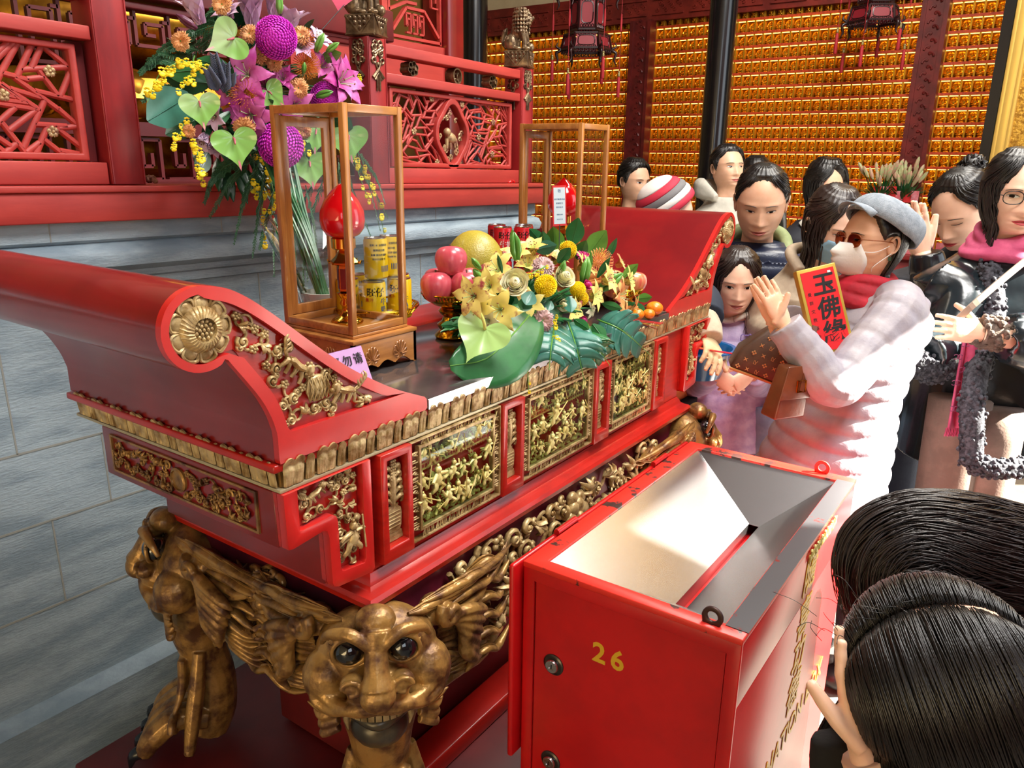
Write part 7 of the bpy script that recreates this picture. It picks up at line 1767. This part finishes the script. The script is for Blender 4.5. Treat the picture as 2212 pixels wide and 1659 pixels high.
# -- man in the pale hooded jacket, looking up
h = Head(at(1572, 363, 4.3), 16, -6, 0, 1.0); c0 = F0(h.P)+BK*.05-RT*.05; t = person('man in pale grey hooded jacket looking up beside the black column', c0, h.yaw); B = MB(); h.skin(B); finish(t, B, 1); h.face(t, .003, 'open', LIP, 1.3)
nk = h.w((0, .03, -.2)); j = MB(); PJ = fab('pale_khaki', 'b5b0a4', 'a8a397'); torso(j, [(c0+V((0, 0, .8)), .23, .17), (c0+V((0, 0, 1.1)), .25, .17), (nk+V((0, 0, -.10)), .24, .14), (nk+V((0, 0, 0)), .11, .10), (nk+V((0, 0, .04)), .085, .09)], h.yaw)
for sd in (-1, 1): sleeve(j, [nk+RT*sd*.17+V((0, 0, -.10)), nk+RT*sd*.26+V((0, 0, -.3)), nk+RT*sd*.25+V((0, 0, -.6))], [.1, .085, .07])
for k in range(3): j.tube(arc([h.w((-.09, -.05, -.17)), h.w((-.13, .05, -.13+.02*k)), h.w((-.04, .13, -.10-.02*k)), h.w((.08, .11, -.13)), h.w((.10, -.03, -.19))], 6), [.02, .04, .05, .04, .02], 10)
cloth('hooded_jacket', j, PJ, t, .008); h.hair(t, 'short', HAIR, 160, .1, 11, .010); legs(t, [c0+RT*.1+V((0, 0, .85)), c0-RT*.1+V((0, 0, .85))], [c0+RT*.1, c0-RT*.1], DKP, (.1, .08, .07))
# -- dark-haired person seen behind the man
h = Head(at(1632, 382, 4.75), 150, 0, 0, 1.0); c0 = F0(h.P); t = person('person in dark clothes seen from behind, head just right of the pale hooded man', c0, h.yaw); B = MB(); h.skin(B); finish(t, B, 2); h.face(t)
nk = h.w((0, .03, -.2)); j = MB(); torso(j, [(c0+V((0, 0, .0)), .2, .14), (c0+V((0, 0, 1.0)), .17, .13), (nk+V((0, 0, -.08)), .17, .12), (nk+V((0, 0, .02)), .08, .08)], h.yaw); cloth('dark_coat', j, fab('black_wool', '1a1a1e'), t, .01); h.hair(t, 'short', HAIR, 60, .1, 12, .009)
# -- woman with white collar, eyes shut
h = Head(at(1783, 402, 4.3), 12, 10, 0, 1.08); c0 = F0(h.P)+BK*.04; t = person('woman with chin-length black hair and white shirt collar, eyes closed, far back', c0, h.yaw); B = MB(); h.skin(B); finish(t, B, 1); h.face(t, 0, 'shut', LIPR)
nk = h.w((0, .03, -.2)); j = MB(); torso(j, [(c0+V((0, 0, 0)), .19, .14), (c0+V((0, 0, 1.0)), .2, .15), (nk+V((0, 0, -.09)), .2, .13), (nk+V((0, 0, .01)), .09, .09)], h.yaw); cloth('dark_coat', j, fab('ink_coat', '1d1f28'), t, .01)
cl = MB()
for sd in (-1, 1): cl.grid(lambda u, v: h.w((sd*(.05+.055*u), -.085+.10*v-.02*u, -.165-.05*u-.02*(1-v)+.02*v)), 4, 6)
obj('shirt_collar', cl, fab('white_cotton', 'd8d4c8'), t, smooth=180, fix=False, mods=[('SOLIDIFY', dict(thickness=.003))]); h.hair(t, 'bob', HAIR, 150, .04, 14, .020, part=.3)
# -- young man far left
h = Head(at(1371, 391, 4.6), 34, 6, 0, 1.0); c0 = F0(h.P)+BK*.04-RT*.03; t = person('young man with short black hair in brown and black jacket right of the far case', c0, h.yaw); B = MB(); h.skin(B); finish(t, B, 1); h.face(t, .001, 'open', LIP, 1.2)
nk = h.w((0, .03, -.2)); j = MB(); torso(j, [(c0+V((0, 0, 0)), .2, .15), (c0+V((0, 0, 1.0)), .23, .15), (nk+V((0, 0, -.09)), .22, .13), (nk+V((0, 0, .0)), .09, .09)], h.yaw); cloth('jacket', j, fab('brown_cord', '6d5a45', '5c4b39'), t, .009)
iv = MB(); torso(iv, [(nk+h.fwd*.07+V((0, 0, -.3)), .07, .09), (nk+h.fwd*.03+V((0, 0, -.02)), .06, .06)], h.yaw); cloth('dark_shirt', iv, fab('dark_shirt', '2a2e2e'), t, .008); h.hair(t, 'short', HAIR, 150, .1, 15, .013)
# -- person bending behind the altar end: striped hat, orange vest, work glove, blue basin
h = Head(at(1440, 470, 2.98), 60, 40, 0, 1.0); c0 = V((2.76, 1.34, 0)); t = person('person bending behind the altar end in striped knit hat and orange vest, holding incense', c0, h.yaw); B = MB(); h.skin(B); h.face(t); nk = h.w((0, .03, -.2)); j = MB()
torso(j, [(c0+V((0, 0, .72)), .17, .14), (c0+V((0, 0, .9)), .19, .15), (c0.lerp(nk, .5)+V((0, 0, .62)), .2, .15), (nk+V((0, 0, -.07)), .19, .12), (nk, .08, .08)], h.yaw); sh = nk-RT*.02+V((0, 0, -.12))-BK*.1
w_ = S(1530, 728, 2.52); cloth('dark_coat', j, fab('navy_coat', '1c2536'), t, .008)
sv = MB(); sleeve(sv, [nk+V((0, 0, -.12))-BK*.08, S(1500, 640, 2.72), S(1528, 690, 2.58)], [.09, .07, .058]); cloth('sleeve', sv, fab('navy_coat', '1c2536'), t, .007); fd = (S(1545, 775, 2.42)-w_).normalized()
cf = MB().tube(arc([S(1520, 690, 2.56), S(1526, 712, 2.52), S(1532, 735, 2.49)], 5), [.048, .052, .045], 14); cloth('fleece_cuff', cf, fab('cream_fleece', 'c4b49c', 'b3a38c'), t, .005); hand(B, w_+fd*.01, fd, BK*.9-RT*.2, .165, 1, (.5, .55, .6, .7), .05, .5); core(B, h, V((2.66, 1.24, .8)), [(S(1500, 640, 2.72), w_)]); finish(t, B, 0)
GLV = fab('cotton_glove', 'd0b48c', 'c0a47c'); gm = MB(); hand(gm, w_+fd*.008, fd, BK*.9-RT*.2, .178, 1, (.5, .55, .6, .7), .05, .5, .003); obj('glove', gm, GLV, t, smooth=180)
vs_ = MB(); torso(vs_, [(V((2.62, 1.19, .70)), .19, .15), (V((2.62, 1.19, .78)), .195, .155), (V((2.64, 1.22, .98)), .19, .15)], h.yaw); cloth('orange_vest', vs_, fab('orange_cloth', 'd0601c', 'c25416'), t, .008); legs(t, [V((2.60, 1.12, .74)), V((2.68, 1.28, .74))], [V((2.62, 1.14, 0)), V((2.74, 1.32, 0))], BLKP, (.12, .09, .07))
cols = [fab('hat_white', 'd8d4ce'), fab('hat_red', 'b8203a'), fab('hat_grey', '6c6a6c')]; hc = V(h.P)+V((0, 0, .055)); prev = None
for k, ci in enumerate((1, 0, 2, 1, 0)):
    r = lambda q: .116*sqrt(max(0, 1-q*q*.98)); a, b = k/5-.05, (k+1)/5-.05
    rot = M.Rotation(R(-38), 4, cd); m = MB(); m.lathe([(r(a+(b-a)*i/5)+.003*sin(pi*i/5), (a+(b-a)*i/5)*.125) for i in range(6)], 36, (0, 0, 0)); m.v = [hc+(rot@p)-V((0, 0, .02)) for p in m.v]
    o = obj('hat_stripe' if prev else 'knit_hat', m, cols[ci], prev or t, smooth=180); prev = prev or o
bs = thing('plastic_basin', 'blue plastic basin held at the right end of the altar', 'basin', (2.395, .93, .882)); BLU = mat('blue_plastic', '1f5f9a', .2, coat=.4, sss=.05)
obj('bowl', MB().lathe([(.07, 0), (.082, .004), (.112, .09), (.116, .096), (.128, .098), (.128, .102), (.114, .102), (.108, .094), (.08, .010), (0, .008)], 44, (2.395, .93, .882)), BLU, bs, smooth=50)
p, q_ = S(1478, 748, 2.46), S(1590, 765, 2.40); tag(obj('incense_stick', MB().tube([p, q_], .0028, 6), mat('incense_crimson', 'c01838', .5)), 'thick crimson incense stick held over the blue basin', 'incense stick'); tag(obj('incense_stick', MB().tube([p+V((0, 0, .004)), q_.lerp(p, .2)], .0022, 6), mat('incense_tip', 'd8702a', .5)), 'orange incense stick beside the crimson one over the basin', 'incense stick')
# -- praying woman with the high bun
h = Head(at(2078, 452, 2.77), -62, 32, 0, 1.13); c0 = F0(h.P)+RT*.02+BK*.05; t = person('woman with high black bun praying with raised hands in black fleece coat', c0, h.yaw); B = MB(); h.skin(B); h.face(t, 0, 'shut', LIPR)
nk = h.w((0, .04, -.2)); j = MB(); BF = fab('black_fleece', '1c1d22', '26272d', .9, bump=.9, bscale=70); torso(j, [(c0+V((0, 0, .80)), .21, .16), (c0+V((0, 0, 1.0)), .21, .16), (c0+V((0, 0, 1.16)), .23, .15), (nk+V((0, 0, -.06)), .21, .13), (nk+V((0, 0, .03)), .10, .10)], h.yaw)
sleeve(j, [nk+V((0, 0, -.12))-BK*.1, S(2050, 700, 2.618), S(2015, 640, 2.574), S(2003, 560, 2.574)], [.1, .085, .068, .052]); cloth('fleece_coat', j, BF, t, .007); fz = MB(); g = random.Random(5)
fuzz(fz, arc([nk+RT*.10+V((0, 0, .02)), nk-BK*.12+V((0, 0, -.06)), nk-BK*.15-RT*.05+V((0, 0, -.2)), nk-BK*.14-RT*.06+V((0, 0, -.42))], 12), .05, 300, g, .010); obj('shearling_collar', fz, BF, t)
w_ = S(1992, 545, 2.563); fd = (S(1970, 440, 2.541)-w_).normalized(); hand(B, w_, fd, BK*.75+RT*.2, .185, -1, (.08, .06, .1, .16), .03, .1, tdir=fd*.9+RT*.4); hand(B, w_+BK*.022, fd, -BK*.75, .185, 1, (.08, .06, .1, .16), .03, .1, tdir=fd*.9+RT*.5); core(B, h, c0+V((0, 0, .9)), [(S(2050, 700, 2.60), S(2015, 640, 2.57), w_)]); finish(t, B, 0)
cf = MB().tube(arc([S(2006, 590, 2.574), S(2003, 562, 2.569), S(2001, 545, 2.563)], 4), [.06, .056, .05], 14); cloth('leather_cuff', cf, mat('black_leather', '15161a', .25, bump=.1, bscale=60), t)
h.hair(t, 'tied', HAIR, 260, .1, 17, .008); bn = MB(); bc = h.w((.0, .082, .112)); g = random.Random(9)
for k in range(46):
    ax = V((g.gauss(0, 1), g.gauss(0, 1), g.gauss(0, .6))).normalized(); x, yv = frame(ax); r = g.uniform(.030, .046); bn.tube([bc+(x*cos(a)+yv*sin(a)*.8)*r+ax*g.uniform(-.01, .01) for a in [g.uniform(0, 6)+i*.45 for i in range(9)]], [.003, .008, .008, .003], 6)
bn.ell(bc, (.038, .038, .034)); obj('hair_bun', bn, HAIR, t, smooth=180)
obj('loose_lock', MB().tube(arc([h.w((-.045, -.085, .06)), h.w((-.066, -.085, .0)), h.w((-.06, -.095, -.06)), h.w((-.045, -.105, -.11))], 6), [.003, .006, .005, .001], 6), HAIR, t, smooth=180)
for sd in (-1, 1):
    er = MB(); [er.ell(h.w((sd*.082, .012+.006*cos(a), -.045+.008*sin(a))), .004, nu=6, nv=4) for a in range(6)]; obj('earring', er, CHR, t)
legs(t, [S(2010, 800, 2.78), S(1965, 800, 2.74)], [F0(S(2010, 1000, 2.78)), F0(S(1965, 1000, 2.72))], fab('dark_denim', '1f2c40', '18233a'), (.09, .07, .062))
# -- woman with glasses, shearling coat, pink scarf
h = Head(at(2196, 418, 2.26), -14, 4, 0, 1.0); c0 = F0(h.P)+BK*.04+RT*.06; t = person('woman with black glasses and pink scarf in black shearling coat at the right edge', c0, h.yaw); B = MB(); h.skin(B); h.face(t, -.003, 'open', LIPR, .9); h.hair(t, 'long', HAIR, 210, .16, 19, .009, part=.1)
nk = h.w((0, .03, -.2)); glasses(t, h, mat('black_frame', '1c1614', .25), .024, .019); sc_ = MB(); scarf(sc_, h, 3, .020, None, -.125, .066); PK = fab('pink_scarf', 'c8547a', 'b8456c'); cloth('pink_scarf', sc_, PK, t, .005)
LE = mat('teal_black_leather', '141b1f', .22, col2='1c262b', scale=6, bump=.15, bscale=40, spec=.7); SH = fab('charcoal_shearling', '24252c', '4c4d55', .9, scale=90, bump=.9, bscale=90); j = MB()
torso(j, [(c0+V((0, 0, .66)), .25, .20), (c0+V((0, 0, .95)), .235, .185), (c0+V((0, 0, 1.15)), .24, .17), (nk+V((0, 0, -.08)), .23, .13), (nk+V((0, 0, .01)), .11, .10)], h.yaw)
w_ = S(2140, 722, 2.06); sleeve(j, [nk+RT*.17+V((0, 0, -.10)), nk+RT*.25+V((0, 0, -.3))-BK*.08, S(2230, 740, 2.08), S(2175, 730, 2.07)], [.1, .09, .08, .068]); sleeve(j, [nk-RT*.17+V((0, 0, -.10)), S(2075, 650, 2.33), S(2040, 745, 2.30), S(1985, 770, 2.22)], [.10, .085, .08, .075]); cloth('leather_coat', j, LE, t, .007)
sh_ = MB(); g = random.Random(2); f_ = h.fwd
fr1 = arc([nk-RT*.075+V((0, 0, -.02))-BK*.08, nk-RT*.085+V((0, 0, -.16))-BK*.165, S(2105, 830, 2.13), S(2098, 1000, 2.15)], 26); fr2 = arc([nk+RT*.075+V((0, 0, -.02))-BK*.08, nk+RT*.06+V((0, 0, -.16))-BK*.165, S(2225, 700, 2.14)], 16)
hem = arc([S(2098, 1000, 2.15), S(2150, 1012, 2.14), S(2230, 1008, 2.16)], 16); cfp = arc([S(1960, 768, 2.18), S(2010, 800, 2.2), S(2045, 790, 2.22)], 10)
for P, r, n in ((fr1, .034, 900), (fr2, .036, 480), (hem, .030, 480), (cfp, .04, 400)): fuzz(sh_, P, r, n, g, .0062)
for P, r in ((fr1, .032), (fr2, .034), (hem, .028), (cfp, .036)): sh_.tube(P, r, 8)
obj('shearling_trim', sh_, SH, t, smooth=60); cf = MB(); fuzz(cf, arc([S(2150, 722, 2.06), S(2125, 718, 2.06)], 4), .045, 160, g, .008); cf.tube([S(2160, 724, 2.06), S(2118, 718, 2.06)], .042, 12); obj('fur_cuff', cf, fab('brown_fur', '6a5a50', '4c4038', .9, scale=60, bump=.8), t, smooth=60)
fd = (S(2062, 710, 2.05)-S(2125, 722, 2.05)).normalized(); hand(B, S(2122, 721, 2.055), fd, BK*.9+V((0, 0, -.3)), .150, -1, (.25, .3, .4, .5), .05, .5); core(B, h, c0+V((0, 0, .9)), [(nk+RT*.25+V((0, 0, -.3))-BK*.08, S(2200, 735, 2.07), S(2122, 721, 2.055))]); finish(t, B, 0)
tl_ = MB(); tl_.grid(lambda u, v: S(2100+2*u-30*u+(v-.5)*(26+26*u), 690+235*u, 2.17+.02*sin(v*6)), 10, 6); sf = obj('scarf_tail', tl_, PK, t, smooth=180, fix=False, mods=[('SOLIDIFY', dict(thickness=.006))]); fg = MB()
for i in range(16): p = S(2045+52*i/15, 924, 2.185); fg.tube([p, p+V((.003*sin(i*3), 0, -.012)), p+V((.005*sin(i*2), .002, -.026))], .0022, 5)
obj('fringe', fg, PK, sf); pr = MB()
for k in range(7):
    p = S(2074+14*(k % 2)-2.2*k, 715+28*k, 2.155)
    for q in (-1, 1): pr.tube([p+RT*(.006*q+.007*cos(a)*q)+V((0, 0, .007*sin(a))) for a in [.6+i*.5 for i in range(11)]], .0012, 4)
obj('scarf_pattern', pr, mat('scarf_print', '8a3a62', .7), sf)
st_ = MB(); P = arc([S(2250, 535, 2.06), S(2170, 600, 2.04), S(2112, 650, 2.04), S(2066, 692, 2.06)], 6)
for a, b in zip(P[:-1], P[1:]): st_.bar(a, b, .018, .004, -BK)
obj('bag_strap', st_, mat('taupe_strap', '9c8a7c', .6), t); TR = fab('taupe_trousers', '8a7468', '7c685d', .8)
legs(t, [S(2075, 860, 2.28), S(2150, 880, 2.28)], [F0(S(2040, 1060, 2.27)), F0(S(2135, 1060, 2.27))], TR, (.085, .075, .08))
# -- person bowing low with long brown hair, beyond the box corner
h = Head(at(2030, 1190, 1.32), -70, 72, 0, .9); c0 = V((h.P.x+.25, h.P.y-.28, 0)); t = person('person bowing low with long dark brown wavy hair hanging forward, beside the donation box', c0, h.yaw); B = MB(); h.skin(B); finish(t, B, 0); h.face(t)
WH = mat('wavy_brown_hair', '1f1512', .33, spec=.6, bump=.2, bscale=60, stretch=(9, 9, 1)); st_ = MB(); ms = MB(); g = random.Random(31)
AXP = arc([S(2310, 1290, 1.38), S(2190, 1232, 1.35), S(2060, 1202, 1.32), S(1965, 1192, 1.31), S(1908, 1218, 1.31), S(1888, 1300, 1.32), S(1886, 1390, 1.33)], 6); RD = [.095, .108, .108, .096, .078, .055, .03]; NA = len(AXP)
rad = lambda i: (lambda q: RD[min(5, int(q))]*(1-q+min(5, int(q)))+RD[min(6, int(q)+1)]*(q-min(5, int(q))))(i/(NA-1)*6)
ms.tube(AXP, [rad(i)*.96 for i in range(NA)], 24); HR = obj('hair', ms, WH, t, smooth=180)
for i in range(760):
    th = g.uniform(0, 6.28); i0 = g.randint(0, 12); i1 = min(NA-1, i0+g.randint(12, 26)); P = []; ph = g.uniform(0, 6)
    for k in range(i0, i1):
        d_ = (AXP[min(k+1, NA-1)]-AXP[max(k-1, 0)]).normalized(); x, y_ = frame(d_, -cd); tt = th+.10*sin(k*.55+ph)+.12*sin(k*.3); r = rad(k)+.004*sin(k*.7+ph)+.003
        P.append(AXP[k]+(x*cos(tt)+y_*sin(tt))*r)
    if len(P) > 3: st_.tube(arc(P, 2), [.0006, .0022, .0024, .0020, .0006], 4, .6)
obj('strands', st_, WH, HR, smooth=180); j = MB(); bk = V((c0.x, c0.y, .62)); torso(j, [(V((c0.x, c0.y, .45)), .2, .17), (V((c0.x, c0.y, .7)), .2, .17), (V((c0.x-.05, c0.y+.06, .86)), .19, .15), (h.w((0, .05, -.26)), .15, .12)], h.yaw); cloth('dark_coat', j, fab('charcoal_coat', '2a2830'), t, .01); legs(t, [V((c0.x, c0.y, .5)), V((c0.x+.12, c0.y, .5))], [V((c0.x, c0.y, 0)), V((c0.x+.12, c0.y, 0))], BLKP, (.11, .09, .07))
# -- nearest person praying, hands over the face
h = Head(at(2020, 1500, .84), -104, 26, 8, 1.0); c0 = V((h.P.x+.10, h.P.y-.16, 0)); t = person('nearest person with straight black hair, head bowed and hand over the face', c0, h.yaw); B = MB(); h.skin(B); h.face(t, 0, 'shut')
HR = h.parted(t, HAIR, 1500, .22, 37, .0013); st_ = MB(); g = random.Random(38)
for i in range(30):
    p = h.w((g.uniform(-.03, .03), g.uniform(-.09, .05), .128)); d = (p-h.P).normalized(); q = V((g.uniform(-1, 1), g.uniform(-1, 1), .4))*.03; st_.tube(arc([p, p+d*.016+q*.4, p+d*.018+q*1.3-V((0, 0, .01))], 4), .0004, 3)
obj('stray_hairs', st_, HAIR, HR, smooth=180)
w_ = at(1868, 1632, .84); fd = (at(1822, 1440, .86)-w_).normalized(); hand(B, w_, fd, RT*.8-BK*.55, .150, -1, (.16, .10, .12, .12), .03, .15, .0022, tdir=fd*.85-RT*.55); core(B, h, V((c0.x, c0.y, .5)), [(at(1960, 1810, .84), w_)]); finish(t, B, 0)
j = MB(); nk = h.w((0, .03, -.2)); torso(j, [(V((c0.x, c0.y, .35)), .2, .17), (V((c0.x, c0.y, .62)), .2, .16), (nk+V((0, 0, -.08)), .19, .13), (nk, .09, .09)], h.yaw); sleeve(j, [nk+V((0, 0, -.13))-RT*.08, at(1960, 1810, .84), at(1885, 1710, .83)], [.08, .06, .045]); cloth('beige_coat', j, fab('beige_coat', 'b5a48f'), t, .007)
cf = MB().tube([at(1895, 1700, .83), at(1868, 1632, .84)-fd*.022], [.046, .038], 16); cloth('black_cuff', cf, fab('black_knit', '111114', r=.9), t, .004); c2 = MB().tube([at(1800, 1590, .90), at(1812, 1670, .90)], [.026, .034], 14); cloth('other_cuff', c2, fab('black_knit', '111114'), t, .005)
legs(t, [V((c0.x, c0.y, .4)), V((c0.x+.12, c0.y, .4))], [V((c0.x, c0.y, 0)), V((c0.x+.12, c0.y, 0))], BLKP, (.1, .08, .07))
# ------------------------------------------------------------------ palace lanterns
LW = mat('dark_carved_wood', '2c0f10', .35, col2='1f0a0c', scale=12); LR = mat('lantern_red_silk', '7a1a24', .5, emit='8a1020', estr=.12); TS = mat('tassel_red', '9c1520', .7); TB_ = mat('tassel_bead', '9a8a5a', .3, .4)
def lantern(lab, c, s):
    t = thing('palace_lantern', lab, 'lantern', c); C6 = lambda r, z, k: V((c.x+r*s*cos(k*pi/3), c.y+r*s*sin(k*pi/3), c.z+z*s))
    fr = MB(); pn = MB(); fg = MB()
    for z0, z1, r0, r1 in ((-.05, .34, .22, .22), (-.28, -.10, .33, .29), (.38, .55, .33, .28)):
        for k in range(6):
            a, b = C6(r0, z0, k), C6(r0, z0, k+1); e, f = C6(r1, z1, k), C6(r1, z1, k+1); w = .022*s
            for p, q in ((a, b), (e, f), (a, e)): fr.bar(p, q, w, w)
            i = lambda u, v, o=.0: a.lerp(b, u).lerp(e.lerp(f, u), v)
            pn.loft([[i(.08, .06), i(.92, .06), i(.92, .94), i(.08, .94)], [i(.08, .06)*.999+c*.001, i(.92, .06)*.999+c*.001, i(.92, .94)*.999+c*.001, i(.08, .94)*.999+c*.001]])
            for (u0, v0) in ((.5, .10), (.5, .90)):
                for q in range(5): fg.tube([i(.18+.16*q+.06*cos(x), v0+.05*sin(x)) for x in [y*.8 for y in range(9)]], .006*s, 4)
            oc = [i(.5+.34*abs(cos(x))**.5*(1 if cos(x) > 0 else -1), .5+.33*abs(sin(x))**.5*(1 if sin(x) > 0 else -1)) for x in [y*pi/8 for y in range(17)]]; fg.tube(oc, .008*s, 4)
    obj('frame', fr, LW, t); obj('silk_panel', pn, LR, t, smooth=0); obj('fretwork', fg, LW, t)
    for k in range(6):
        for z, r in ((-.30, .34), (.36, .34), (.57, .36)):
            p = C6(r, z, k); o = V((p.x-c.x, p.y-c.y, 0)).normalized()*s; br = MB()
            br.tube(arc([p+o*.03+V((0, 0, .11*s)), p+o*.05+V((0, 0, .06*s)), p-o*.01+V((0, 0, .02*s)), p+o*.05-V((0, 0, .02*s)), p+o*.03-V((0, 0, .10*s)), p+o*.055-V((0, 0, .16*s))], 4), [.004*s, .014*s, .02*s, .022*s, .016*s, .006*s], 6)
            obj('bracket', br, LW, t, smooth=180)
        p = C6(.44, .40, k); L = (.75, .95)[k % 2]*s; q = p-V((0, 0, L)); ts = MB().tube([p, q-V((0, 0, .05*s))], .0035*s, 4)
        ts.lathe([(.004*s, .0), (.020*s, -.02*s), (.024*s, -.24*s), (.018*s, -.26*s)], 10, q-V((0, 0, .05*s))).lathe([(.01*s, .0), (.016*s, -.10*s), (.012*s, -.2*s)], 8, p-V((0, 0, .25*s)))
        tt = obj('tassel', ts, TS, t); obj('bead', MB().ell(q, .016*s).lathe([(.014*s, 0), (.016*s, .02*s), (.012*s, .04*s)], 8, q-V((0, 0, .05*s))), TB_, tt)
        a, b = C6(.33, -.28, k), C6(.33, -.28, k+1); sk = MB().tube([a-V((0, 0, .01*s)), b-V((0, 0, .01*s))], .006*s, 4)
        for i in range(7): u = (i+.5)/7; x = a.lerp(b, u)-V((0, 0, .03*s)); sk.tube([x+V((0, 0, .02*s*sin(y)))+(b-a)*.05*cos(y) for y in [z*.9 for z in range(8)]], .007*s, 4)
        obj('skirt_fretwork', sk, LW, t, smooth=180)
    obj('hanging_rod', MB().tube([c+V((0, 0, .55*s)), V((c.x, c.y, ZC))], .008, 8).lathe([(.34*s, .56*s), (.20*s, .66*s), (.03*s, .72*s)], 6, c), LW, t)
    return t
lantern('carved dark wood palace lantern with red tassels hanging left of the black column', at(1268, 58, 5.0), .50)
lantern('carved dark wood palace lantern hanging near the right-hand red pillar, cut by the top edge', at(1893, -2, 5.0), .50)
